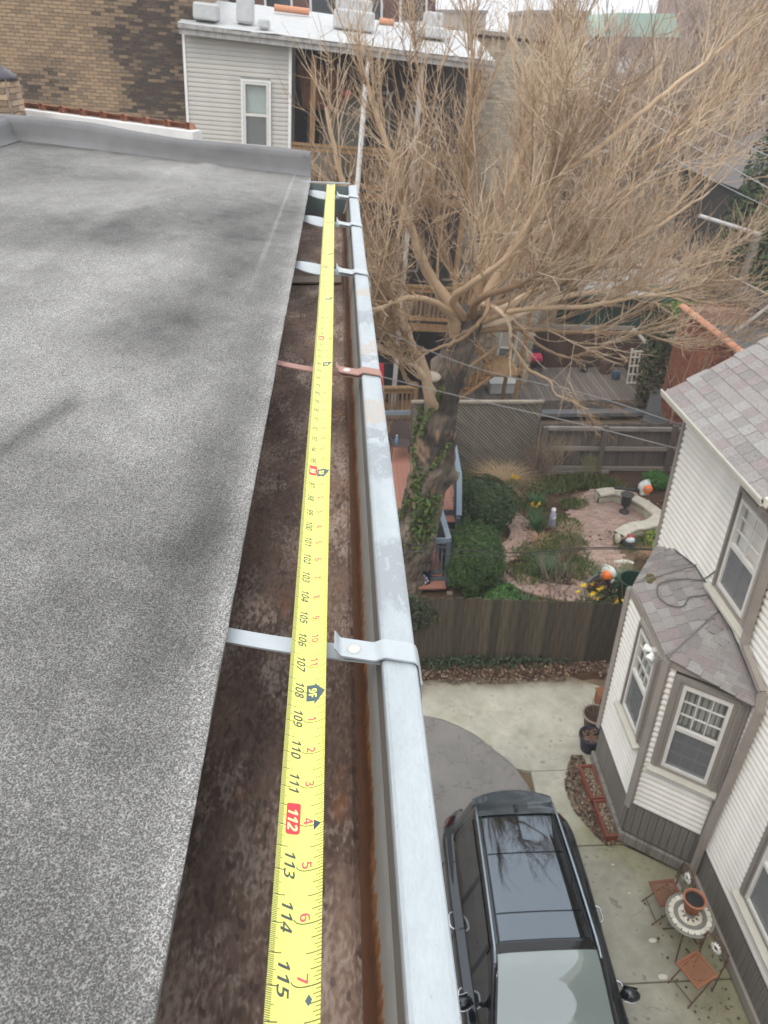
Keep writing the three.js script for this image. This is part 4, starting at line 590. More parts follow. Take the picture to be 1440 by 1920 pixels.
// ================================================================ fences, deck and garden
const wg = (c, r = 0.9) => M(c, r, { map: rep(T.wood, 2.2, 0.9), bumpMap: rep(T.wood, 2.2, 0.9), bumpScale: 0.003 });
const fenceM = [[0.12, 0.10, 0.068], [0.092, 0.077, 0.055], [0.155, 0.128, 0.088], [0.08, 0.07, 0.05], [0.125, 0.097, 0.067]].map((c) => wg(c)), greyW = [[0.25, 0.21, 0.178], [0.22, 0.185, 0.158], [0.28, 0.24, 0.2], [0.2, 0.17, 0.145]].map((c) => wg(c));
const rustyW = [[0.38, 0.23, 0.11], [0.34, 0.205, 0.10], [0.42, 0.265, 0.135]].map((c) => wg(c, 0.8));
{
  const f = thing('garden_fence', 'tall brown dog eared picket fence between the driveway and the garden', 'fence');
  const pk = [0, 1, 2].map((k) => prism([[-0.083, 0], [0.083, 0], [0.083, 1.655 + k * 0.006], [0.06, 1.7 + k * 0.006], [-0.06, 1.7], [-0.083, 1.66]], 0, 0.02));
  for (let x = -0.5; x < 5.32; x += 0.172) { const t = x / 5.3; piece('picket', pick(pk), pick(fenceM), f, x, 0.02 + rr(-0.015, 0.015), mix(-11.19, -11.04, t) + rr(-0.006, 0.006), 0, -0.028, rr(-0.006, 0.006), rr(0.97, 1.02), mix(1.01, 0.86, t) * rr(0.99, 1.01), 1); }
  for (const y of [0.4, 1.3]) part('rail', bar([-0.5, y, -11.24], [5.3, y * 0.93, -11.09], 0.09, 0.04), fenceM[1], f);
  for (const x of [0.0, 1.9, 3.75, 5.25]) part('post', bx(0.1, 1.78 - 0.05 * x, 0.1, x, 0.88 - 0.025 * x, -11.3 + x * 0.03), fenceM[2], f);
  const g = thing('rail_fence', 'weathered grey brown board fence with three rails across the back of the garden', 'fence');
  const pg = bx(0.14, 1.52, 0.02); let i = 0;
  for (let x = 5.42; x < 9.9; x += 0.147, i++) piece('fence_board', pg, pick(greyW), g, x, 0.76 + rr(-0.015, 0.01), -18.82 - 0.0 * x, 0, 0, rr(-0.006, 0.006), 1, mix(1.0, 0.93, (x - 5.4) / 4), 1);
  for (const y of [1.40, 0.80, 0.18]) part('rail', bar([5.4, y, -18.74], [9.9, y - 0.1, -18.74], 0.105, 0.085), wg([0.44, 0.385, 0.335]), g);
  for (const x of [5.45, 7.1, 9.03]) part('post', bx(0.13, 1.5, 0.12, x, 0.72, -18.68), greyW[1], g);
  part('kick_board', bar([5.3, 0.05, -18.66], [7.4, 0.05, -18.66], 0.12, 0.05), wg([0.42, 0.38, 0.33]), g);
  // lattice screen
  const l = thing('lattice_screen', 'tall brown lattice screen of diagonal slats behind the round clipped shrub', 'fence');
  const x0 = 1.85, x1 = 5.3, y0 = 0.05, y1 = 2.12, lm = [wg([0.40, 0.355, 0.285]), wg([0.36, 0.32, 0.26])], ld = wg([0.24, 0.21, 0.17]);
  const slat = (c, dir, z, m, w) => { // line y = dir * (x - c), clipped to the panel
    const pts = []; for (const y of [y0, y1]) { const x = c + dir * y; if (x >= x0 && x <= x1) pts.push([x, y]); } for (const x of [x0, x1]) { const y = dir * (x - c); if (y > y0 && y < y1) pts.push([x, y]); }
    if (pts.length >= 2) { const dx = pts[0][0] - pts[1][0], dy = pts[0][1] - pts[1][1]; if (Math.hypot(dx, dy) > 0.12) part('lattice_slat', bar([pts[0][0], pts[0][1], z], [pts[1][0], pts[1][1], z], w, 0.01), m, l); } };
  for (let c = x0 - 0.1; c < x1 + 2.3; c += 0.104) slat(c, -1, -18.88, pick(lm), 0.042);
  for (let c = x0 - 2.3; c < x1 + 0.1; c += 0.104) slat(c, 1, -18.9, ld, 0.03);
  part('cap_rail', bar([x0 - 0.05, y1 + 0.03, -18.88], [x1 + 0.05, y1 - 0.0, -18.88], 0.06, 0.12), wg([0.5, 0.44, 0.35]), l);
  for (const x of [1.85, 3.6, 5.3]) part('post', bx(0.1, 2.15, 0.1, x, 1.07, -18.97), ld, l);
  part('back_boards', bx(3.4, 2.0, 0.02, 3.57, 1.05, -19.06), M([0.07, 0.062, 0.05], 0.95), l);
}
{ // blue grey deck with red brown floor
  const d = thing('painted_deck', 'blue grey painted deck with red brown floor boards, railings and steps behind the ivy tree', 'deck');
  const bl = M([0.115, 0.145, 0.175], 0.6, { map: rep(T.fine, 1) }), bt = M([0.24, 0.31, 0.37], 0.6, { map: rep(T.fine, 1) }), rb = [[0.42, 0.20, 0.145], [0.45, 0.22, 0.16], [0.39, 0.185, 0.135]].map((c) => M(c, 0.7, { map: rep(T.fine, 1.5) }));
  const b1 = bx(0.136, 0.03, 3.5), b2 = bx(0.136, 0.03, 1.95);
  for (let x = 0.3; x < 2.72; x += 0.14) piece('floor_board', b1, pick(rb), d, x, 0.78, -17.35);
  for (let x = 0.5; x < 2.14; x += 0.14) piece('floor_board', b2, pick(rb), d, x, 0.34, -14.55);
  part('deck_fascia', [bx(2.6, 0.7, 0.04, 1.5, 0.42, -15.6), bx(0.04, 0.7, 3.5, 2.77, 0.42, -17.35), bx(1.8, 0.3, 0.04, 1.35, 0.16, -13.56), bx(0.04, 0.3, 2.0, 2.2, 0.16, -14.55)], bl, d);
  const rail = (a, b, h, n, nm) => { // top rail, bottom rail, balusters from a to b
    const A = V(...a), B = V(...b), up = V(0, h, 0);
    part('top_rail', bar(A.clone().add(up), B.clone().add(up), 0.12, 0.045), bt, d); part('bottom_rail', bar(A.clone().add(V(0, 0.12, 0)), B.clone().add(V(0, 0.12, 0)), 0.05), bl, d);
    for (let k = 1; k < n; k++) { const p = A.clone().lerp(B, k / n); part('baluster', bx(0.035, h - 0.13, 0.035, p.x, p.y + 0.1 + (h - 0.13) / 2, p.z), bl, d); } };
  const post = (x, y, z, h) => part('newel_post', rbx(0.1, h, 0.1, 0.01, x, y + h / 2, z), bl, d);
  rail([2.72, 0.78, -19.0], [2.72, 0.78, -16.95], 1.0, 16); rail([2.72, 0.78, -16.95], [2.66, 0.74, -15.6], 1.0, 11); rail([2.66, 0.74, -15.6], [2.58, 0.1, -14.75], 1.05, 7);
  rail([0.4, 0.78, -19.0], [2.72, 0.78, -19.0], 1.0, 18);
  rail([2.04, 0.5, -15.5], [2.2, 0.2, -13.66], 1.05, 14); rail([1.55, 0.3, -13.6], [2.2, 0.3, -13.6], 0.95, 5);
  post(2.72, 0, -19, 1.78); post(2.72, 0, -16.95, 1.78); post(2.62, 0, -15.6, 1.8); post(2.56, 0, -14.75, 1.1); post(2.2, 0, -13.6, 1.25); post(1.5, 0, -13.6, 1.2); post(2.05, 0, -15.55, 1.5);
  for (const [k, y] of [[0, 0.62], [1, 0.42], [2, 0.22]]) { part('tread', rbx(0.46, 0.04, 0.28, 0.008, 2.37, y, -15.45 + k * 0.3), rb[0], d); part('riser', bx(0.46, 0.17, 0.02, 2.37, y - 0.1, -15.33 + k * 0.3), M([0.05, 0.055, 0.06], 0.7), d); }
  part('front_step', rbx(0.6, 0.05, 0.26, 0.008, 1.86, 0.2, -13.42), rb[0], d);
  // chair on the deck
  const c = thing('patio_chair', 'dark brown metal patio chair on the blue grey deck', 'chair', [1.48, 0.795, -18.3]);
  const cm = M([0.075, 0.055, 0.05], 0.6); part('seat', rbx(0.5, 0.035, 0.48, 0.015, 0, 0.44, 0), cm, c); part('backrest', surf(10, 8, (s, t) => { const x = (s - 0.5) * 0.52; return [x, 0.48 + 0.46 * t * (1 - 0.25 * (2 * s - 1) ** 4), -0.22 - 0.1 * t + 0.06 * (2 * s - 1) ** 2]; }), cm, c);
  for (const sx of [-1, 1]) { for (const sz of [-1, 1]) part('leg', rod([sx * 0.22, 0.43, sz * 0.2], [sx * 0.25, 0, sz * 0.24], 0.014), cm, c); part('armrest', tube([[sx * 0.25, 0.72, -0.25], [sx * 0.28, 0.66, 0], [sx * 0.27, 0.64, 0.2], [sx * 0.25, 0.44, 0.22]], 0.015, 20, 6), cm, c); }
  const bt2 = thing('water_bottle', 'clear blue plastic bottle standing on the deck chair seat', 'bottle', [1.38, 1.255, -18.2]); part('body', lathe([[0, 0], [0.045, 0], [0.045, 0.16], [0.018, 0.21], [0.018, 0.23], [0, 0.23]], 14), M([0.16, 0.32, 0.5], 0.15), bt2); part('cap', cyl(0.02, 0.02, 0.02, 12, 0, 0.24, 0), M([0.6, 0.65, 0.7], 0.4), bt2);
  // navy cloth sign hung on the lower rail
  const cv = document.createElement('canvas'); cv.width = 128; cv.height = 192; const x = cv.getContext('2d'); x.fillStyle = '#171d3c'; x.fillRect(0, 0, 128, 192); x.fillStyle = '#c9cdd8'; x.save(); x.translate(64, 96); x.rotate(-0.6); for (let k = 0; k < 3; k++) { for (let j = 0; j < 4; j++) x.fillRect(-44 + j * 23 + (k % 2) * 4, -42 + k * 30, 15, 20); } x.restore();
  const tx = new THREE.CanvasTexture(cv); tx.colorSpace = THREE.SRGBColorSpace;
  const fl = thing('navy_bag', 'navy blue cloth bag with white print hanging at the foot of the deck', 'bag', [1.66, 0.02, -13.46]); part('cloth', surf(8, 10, (s, t) => [(s - 0.5) * 0.32, 0.06 + 0.5 * t, 0.05 * Math.sin(s * PI) + 0.02 * Math.sin(t * 6), s, t]), M([1, 1, 1], 0.9, { map: tx }), fl); part('back', surf(8, 10, (s, t) => [(s - 0.5) * 0.32, 0.06 + 0.5 * t, -0.05 * Math.sin(s * PI) + 0.02 * Math.sin(t * 6), s, t]), M([0.012, 0.015, 0.045], 0.9), fl); part('handle', tube([[-0.08, 0.55, 0.02], [-0.06, 0.68, 0], [0.06, 0.68, 0], [0.08, 0.55, 0.02]], 0.01, 20, 5), M([0.012, 0.015, 0.045], 0.9), fl);
}
// ---------------------------------------------------------------- plants
const leafTone = (c) => M(c, 0.75, {});
// many small leaves through an ellipsoid shell; returns geometries split by tone
function leafCloud(r, cx, cy, cz, rx, ry, rz, n, size, tones, o = {}) {
  const P = tones.map(() => []), U = new THREE.Vector3(), A = new THREE.Vector3(), B = new THREE.Vector3();
  for (let i = 0; i < n; i++) {
    const u = r() * 2 - 1, a = r() * 2 * PI, q = Math.sqrt(1 - u * u), lump = 0.78 + 0.44 * vn((q * Math.cos(a) + 3) * (o.f ?? 2.6), (u + q * Math.sin(a) * 0.7 + 3) * (o.f ?? 2.6), 3);
    const d = lump * (o.core ? Math.cbrt(r()) : 0.68 + 0.36 * Math.sqrt(r()));
    const x = cx + rx * d * q * Math.cos(a), y = cy + ry * d * u, z = cz + rz * d * q * Math.sin(a); if (y < (o.y0 ?? 0.03)) continue;
    U.set(q * Math.cos(a) / rx, u / ry, q * Math.sin(a) / rz).normalize(); U.x += (r() - 0.5) * 1.5; U.y += (r() - 0.5) * 1.5 + (o.up ?? 0.3); U.z += (r() - 0.5) * 1.5; U.normalize();
    A.set(r() - 0.5, r() - 0.5, r() - 0.5).cross(U).normalize(); B.crossVectors(U, A);
    const s = size * (0.6 + 0.8 * r()), w = s * (o.thin ?? 0.55), k = Math.min(tones.length - 1, Math.floor(r() * tones.length));
    const f = (e, g) => [x + A.x * e + B.x * g, y + A.y * e + B.y * g, z + A.z * e + B.z * g], c = 0.18 * s;
    const t0 = f(-s, 0), t1 = f(0, w), t2 = f(s, 0), t3 = f(0, -w); for (const t of [t1, t3]) { t[0] += U.x * c; t[1] += U.y * c; t[2] += U.z * c; }
    P[k].push(...t0, ...t2, ...t1, ...t0, ...t3, ...t2);
  }
  return P.map((p) => { const g = new THREE.BufferGeometry(); g.setAttribute('position', new THREE.Float32BufferAttribute(p, 3)); g.computeVertexNormals(); g.setAttribute('uv', new THREE.Float32BufferAttribute(new Float32Array(p.length / 3 * 2), 2)); return g; });
}
function shrub(name, label, cat, x, z, rx, h, n, size, cols, o = {}) {
  const r = rng(1000 + x * 977 + z * 131 | 0), t = thing(name, label, cat, [x, o.y ?? 0.02, z], 0, o.group), tones = cols.map(leafTone);
  const gs = leafCloud(r, 0, h * 0.5, 0, rx, h * 0.52, o.rz ?? rx, n, size, cols, o);
  gs.forEach((g, k) => { part(k ? 'foliage' : 'foliage', g, tones[k], t); });
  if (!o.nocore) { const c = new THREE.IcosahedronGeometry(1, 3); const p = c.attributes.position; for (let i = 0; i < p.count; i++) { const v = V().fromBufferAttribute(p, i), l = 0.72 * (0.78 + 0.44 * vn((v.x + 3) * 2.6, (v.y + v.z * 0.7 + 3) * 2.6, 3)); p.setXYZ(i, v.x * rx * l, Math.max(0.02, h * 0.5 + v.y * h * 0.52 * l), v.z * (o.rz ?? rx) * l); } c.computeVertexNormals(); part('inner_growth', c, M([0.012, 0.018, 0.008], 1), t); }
  part('stem', [0, 1, 2, 3].map((k) => rod([0.03 * Math.cos(k * 1.6), 0, 0.03 * Math.sin(k * 1.6)], [0.5 * rx * Math.cos(k * 1.6 + 0.4), h * 0.5, 0.5 * rx * Math.sin(k * 1.6 + 0.4)], 0.025, 0.012)), M([0.1, 0.07, 0.045], 0.9), t);
  return t;
}
shrub('clipped_shrub', 'round dark green clipped shrub beside the curved brick path', 'shrub', 3.4, -15.95, 0.7, 1.25, 15000, 0.036, [[0.028, 0.055, 0.018], [0.04, 0.08, 0.024], [0.02, 0.04, 0.014], [0.07, 0.11, 0.032]], { f: 3.2 });
shrub('yew_bush', 'loose dark green yew bush beside the lower deck railing', 'shrub', 2.78, -13.75, 0.64, 1.3, 17000, 0.05, [[0.03, 0.07, 0.018], [0.05, 0.11, 0.025], [0.022, 0.048, 0.014], [0.085, 0.15, 0.035]], { thin: 0.22, f: 4.5, up: 0.6, rz: 0.95 });
shrub('bright_shrub', 'low fresh green shrub behind the picket fence top', 'shrub', 3.28, -12.55, 0.38, 0.66, 3600, 0.036, [[0.05, 0.13, 0.022], [0.065, 0.16, 0.03], [0.035, 0.09, 0.02]], { f: 3 });
shrub('leafy_plant', 'bright green leafy plant at the foot of the rail fence by the blower', 'plant', 8.45, -17.9, 0.34, 0.42, 1500, 0.05, [[0.045, 0.14, 0.02], [0.07, 0.2, 0.03], [0.03, 0.09, 0.02]], { thin: 0.3, up: 1 });
shrub('lime_plant', 'yellow green leafy plant beside the curved stone bench end', 'plant', 7.5, -15.05, 0.34, 0.34, 1000, 0.045, [[0.16, 0.2, 0.025], [0.2, 0.25, 0.04], [0.07, 0.11, 0.02]], { up: 1 });
// spring bulbs: blades with or without flowers
function blades(r, n, rad, h, w, lean) { const gs = []; for (let i = 0; i < n; i++) { const a = r() * 2 * PI, d = rad * Math.sqrt(r()), l = h * (0.6 + 0.5 * r()), b = a + (r() - 0.5), k = lean * (0.4 + r()); gs.push(surf(1, 4, (s, t) => { const o = (s - 0.5) * w * (1 - t * 0.85); return [d * Math.cos(a) - Math.sin(b) * o + Math.cos(b) * k * l * t * t, l * (t - 0.25 * k * t * t), d * Math.sin(a) + Math.cos(b) * o + Math.sin(b) * k * l * t * t]; })); } return gs; }
const bladeM = [[0.045, 0.12, 0.04], [0.06, 0.16, 0.05], [0.05, 0.13, 0.075]].map((c) => M(c, 0.6)), yel = M([0.78, 0.58, 0.03], 0.7), yelD = M([0.8, 0.42, 0.02], 0.7);
function daff(label, x, z, nf, nb, h = 0.36, rad = 0.16, ph) {
  const r = rng(31 + x * 100 + z * 7 | 0), t = thing('daffodil_clump', label, 'flowers', [x, 0.06, z]);
  part('blades', blades(r, nb, rad, h, 0.02, 0.5), bladeM[0], t); part('blades', blades(r, nb >> 1, rad, h * 0.9, 0.02, 0.6), bladeM[1], t);
  for (let i = 0; i < nf; i++) { const a = r() * 2 * PI, d = rad * (0.3 + r()), fx = d * Math.cos(a), fz = d * Math.sin(a) + 0.03, fy = h * (0.95 + 0.3 * r()); const f = new THREE.Group(); f.name = 'flower'; f.position.set(fx, fy, fz); f.rotation.set(0.9 + rr(-0.5, 0.5), rr(-1, 1), 0); t.add(f); const pet = []; for (let k = 0; k < 6; k++) pet.push(at(sph(0.03, 0, 0.038, 0, 0.65, 1.1, 0.18, 6), 0, 0, 0, 0, 0, k * PI / 3)); part('petals', pet, yel, f); part('trumpet', cyl(0.014, 0.024, 0.045, 10, 0, 0, 0.022, PI / 2), yelD, f); part('stalk', rod([fx * 0.3, 0, fz * 0.3], [fx, fy, fz], 0.006, 0.005, 5), bladeM[1], t); }
  return t;
}
daff('daffodils with five yellow flowers by the dry grass mound', 4.45, -17.6, 6, 26, 0.42, 0.18);
daff('daffodils with three yellow flowers in the middle of the bed', 4.75, -16.35, 4, 22, 0.36, 0.13);
daff('yellow daffodils in front of the fallen blower, above the fence', 5.2, -12.75, 11, 40, 0.42, 0.27);
daff('few pale yellow daffodils at the right end of the fence', 5.75, -12.6, 4, 14, 0.34, 0.2);
{ const bl = (label, x, z, n, rad, h, k, lean = 0.6) => { const t = thing('bulb_leaves', label, 'plant', [x, 0.05, z]); part('blades', blades(rng(7 + x * 90 | 0), n, rad, h, 0.028, lean), bladeM[k], t); part('blades', blades(rng(8 + x * 90 | 0), n >> 1, rad, h * 0.85, 0.026, lean), bladeM[(k + 1) % 3], t); };
  bl('dark green sword leaved clump in front of the statue', 4.66, -15.75, 90, 0.2, 0.5, 0, 0.5); bl('fresh green leaf clump behind the middle daffodils', 4.95, -16.9, 60, 0.15, 0.42, 1, 0.5); bl('blue green leaf clump among bare twigs near the lower path', 4.5, -13.85, 70, 0.2, 0.55, 2, 0.6); bl('green leaf clump beside the dark green bin', 5.9, -13.35, 110, 0.3, 0.6, 1, 0.7); bl('low green leaf clump left of the middle daffodils', 4.2, -16.6, 40, 0.18, 0.2, 1, 0.9); bl('small green leaf clump below the bright shrub path bend', 3.75, -12.75, 50, 0.25, 0.3, 1, 0.9); }
function tuft(label, x, z, rad, h, n, c) { const t = thing('dry_grass', label, 'dry grass', [x, 0.05, z]); part('blades', blades(rng(3 + x * 70 | 0), n, rad * 0.55, h, 0.012, 1.5), M(c, 0.95), t); part('blades', blades(rng(4 + x * 70 | 0), n, rad * 0.6, h * 0.8, 0.012, 1.9), M(c.map((k) => k * 0.75), 0.95), t); }
tuft('large mound of tan dry grass in front of the lattice', 4.3, -18.1, 0.5, 0.62, 380, [0.46, 0.34, 0.20]);
tuft('small round tuft of tan dry grass by the sword leaves', 4.66, -15.2, 0.17, 0.26, 120, [0.42, 0.28, 0.16]); tuft('tan dry grass tuft beside the statue', 5.45, -15.6, 0.22, 0.28, 130, [0.42, 0.31, 0.19]); tuft('tan dry grass tuft behind the stone bench end', 7.2, -15.5, 0.22, 0.28, 130, [0.40, 0.28, 0.17]); tuft('dry grass tuft right of the white stone', 7.1, -14.5, 0.25, 0.28, 130, [0.36, 0.24, 0.15]);
// bare twiggy bushes
function twigs(label, x, z, n, h, spread, c, s) { const r = rng(s), t = thing('bare_bush', label, 'bush', [x, 0.05, z]), gs = []; const grow = (p, d, l, w, k) => { const q = p.clone().addScaledVector(d, l); gs.push(rod(p, q, w, w * 0.7, 4)); if (k > 0) for (let i = 0; i < 2 + (r() < 0.4 ? 1 : 0); i++) grow(p.clone().lerp(q, 0.5 + 0.5 * r()), d.clone().add(V((r() - 0.5) * spread, 0.15 + 0.2 * r(), (r() - 0.5) * spread)).normalize(), l * (0.6 + 0.25 * r()), w * 0.62, k - 1); }; for (let i = 0; i < n; i++) grow(V((r() - 0.5) * 0.3, 0, (r() - 0.5) * 0.3), V((r() - 0.5) * 1.1, 1, (r() - 0.5) * 1.1).normalize(), h * 0.42, 0.009, 4); part('twigs', gs, M(c, 0.9), t); }
twigs('reddish bare bush in front of the lattice corner', 5.25, -18.2, 14, 1.1, 1.3, [0.24, 0.16, 0.125], 61);
twigs('pale bare bush leaning on the rail fence', 5.7, -18.35, 13, 1.3, 1.4, [0.38, 0.30, 0.20], 62);
twigs('grey bare bush in the lower bed above the fence', 4.55, -13.2, 12, 1.0, 1.2, [0.26, 0.21, 0.165], 63);
twigs('thin bare bush left of the patio walk', 5.0, -14.2, 9, 0.7, 1.3, [0.25, 0.18, 0.13], 64);
twigs('olive bare bush in front of the fence post', 6.6, -18.1, 11, 0.8, 1.4, [0.24, 0.22, 0.1], 65);
{ // ground cover and fallen leaves: nobody could count these
  const r = rng(77), g = surf(1, 2, (s, t) => [(s - 0.5) * 0.022 * (1 - t * 0.7), 0.12 * t, 0.035 * t * t]); const im = new THREE.InstancedMesh(g, M([1, 1, 1], 0.8, {}), 15000); const m = new THREE.Matrix4(), e = new THREE.Euler(), q = new THREE.Quaternion(); let k = 0; const col = new THREE.Color();
  const spots = [[5.2, -15.05, 0.55, 0.5, 1.4], [5.05, -14.4, 0.6, 0.7, 1], [5.35, -13.95, 0.4, 0.5, 1.2], [4.1, -13.9, 0.55, 0.45, 1], [4.4, -14.7, 0.5, 0.5, 0.8], [5.6, -17.9, 1.0, 0.4, 0.8], [6.6, -18.2, 0.7, 0.3, 1], [5.95, -16.9, 0.4, 0.3, 1.1], [4.2, -12.6, 0.9, 0.3, 1], [6.9, -15.0, 0.6, 0.35, 0.8], [3.1, -18.3, 0.6, 0.4, 1], [5.5, -15.9, 0.4, 0.4, 0.7], [7.0, -17.9, 0.6, 0.3, 0.9], [4.8, -17.0, 0.5, 0.5, 0.4]];
  let tot = spots.reduce((a, s) => a + s[2] * s[3] * s[4], 0);
  for (const [x, z, a, b, w] of spots) for (let i = 0; i < 15000 * a * b * w / tot && k < 15000; i++) { const t = r() * 2 * PI, d = Math.sqrt(r()) * (0.7 + 0.5 * vn(Math.cos(t) * 2 + x * 3, Math.sin(t) * 2 + z, 4)); const X = x + a * d * Math.cos(t), Z = z + b * d * Math.sin(t); e.set((r() - 0.5) * 1.4, r() * 7, (r() - 0.5) * 1.4); q.setFromEuler(e); const s = 0.5 + r() * 1.0; m.compose(V(X, 0.05 + 0.03 * r(), Z), q, V(s, s, s)); im.setMatrixAt(k, m); const v = r(); col.setRGB(0.05 + 0.07 * v, 0.10 + 0.09 * v, 0.02 + 0.02 * r()); if (r() < 0.2) col.setRGB(0.24, 0.18, 0.09); im.setColorAt(k, col); k++; }
  im.count = k; im.name = 'ground_cover'; im.userData = { kind: 'stuff', label: 'low green ground cover between the garden paths', category: 'ground cover' }; shade(im); scene.add(im);
  const lg = surf(2, 2, (s, t) => [(s - 0.5) * 0.07 * (0.4 + Math.sin(t * PI)), 0.018 * Math.abs(s - 0.5) * 2 + 0.012 * Math.sin(t * 5), (t - 0.5) * 0.09]);
  const lm = new THREE.InstancedMesh(lg, M([1, 1, 1], 0.9), 9000); k = 0;
  const put = (X, Y, Z, sc) => { e.set((r() - 0.5) * 0.9, r() * 7, (r() - 0.5) * 0.9); q.setFromEuler(e); const s = sc * (0.5 + r()); m.compose(V(X, Y, Z), q, V(s, s, s)); lm.setMatrixAt(k, m); const v = 0.4 + 0.9 * r(); if (r() < 0.5) col.setRGB(0.14 * v, 0.085 * v, 0.052 * v); else if (r() < 0.6) col.setRGB(0.26 * v, 0.19 * v, 0.13 * v); else col.setRGB(0.06 * v, 0.042 * v, 0.033 * v); lm.setColorAt(k, col); k++; };
  for (let i = 0; i < 4600; i++) { const X = 3 + 7 * r(), Z = -18.6 + 6.6 * r(); const w = fbm(X * 1.3, Z * 1.3, 3, 41); if (w > 0.38 + 0.3 * r()) put(X, 0.09 + 0.03 * r(), Z, 0.6); }
  for (let i = 0; i < 2400; i++) { const X = 0 + 5.0 * r(), t = Math.pow(r(), 1.6); put(X, 0.085 + 0.02 * r(), -11.0 + 0.5 * t * (0.5 + 0.8 * vn(X * 2, 3, 5)), 0.42); }
  for (let i = 0; i < 1500; i++) { const t = r(), Z = mix(-8.75, -7.05, t), X = mix(3.93, 3.97, t) - Math.pow(r(), 1.3) * (0.42 * Math.sin(PI * (0.1 + 0.85 * t)) + 0.05); put(X, 0.07 + 0.03 * r(), Z, 0.4); }
  for (let i = 0; i < 90; i++) put(4.1 + 0.8 * r(), 0.06, -6.2 + 1.6 * r(), 0.3);
  lm.count = k; lm.name = 'fallen_leaves'; lm.userData = { kind: 'stuff', label: 'brown fallen leaves littering the beds and drive edges', category: 'leaves' }; shade(lm); scene.add(lm);
  // ivy creeping along the foot of the picket fence
  const iv = leafCloud(rng(12), 2.2, 0.16, -10.98, 2.2, 0.2, 0.14, 1500, 0.03, [0, 1], { core: 1 }); const t = thing('ivy_strip', 'dark ivy creeping along the foot of the brown picket fence', 'ivy'); part('leaves', iv[0], M([0.025, 0.05, 0.02], 0.6), t); part('leaves', iv[1], M([0.04, 0.07, 0.025], 0.6), t);
  const iv2 = leafCloud(rng(13), 0.9, 1.35, -11.02, 0.75, 0.5, 0.08, 900, 0.035, [0, 1], { core: 1 }); const t2 = thing('ivy_patch', 'dark ivy hanging over the left end of the picket fence', 'ivy'); part('leaves', iv2[0], M([0.02, 0.04, 0.018], 0.6), t2); part('leaves', iv2[1], M([0.045, 0.07, 0.025], 0.6), t2);
}
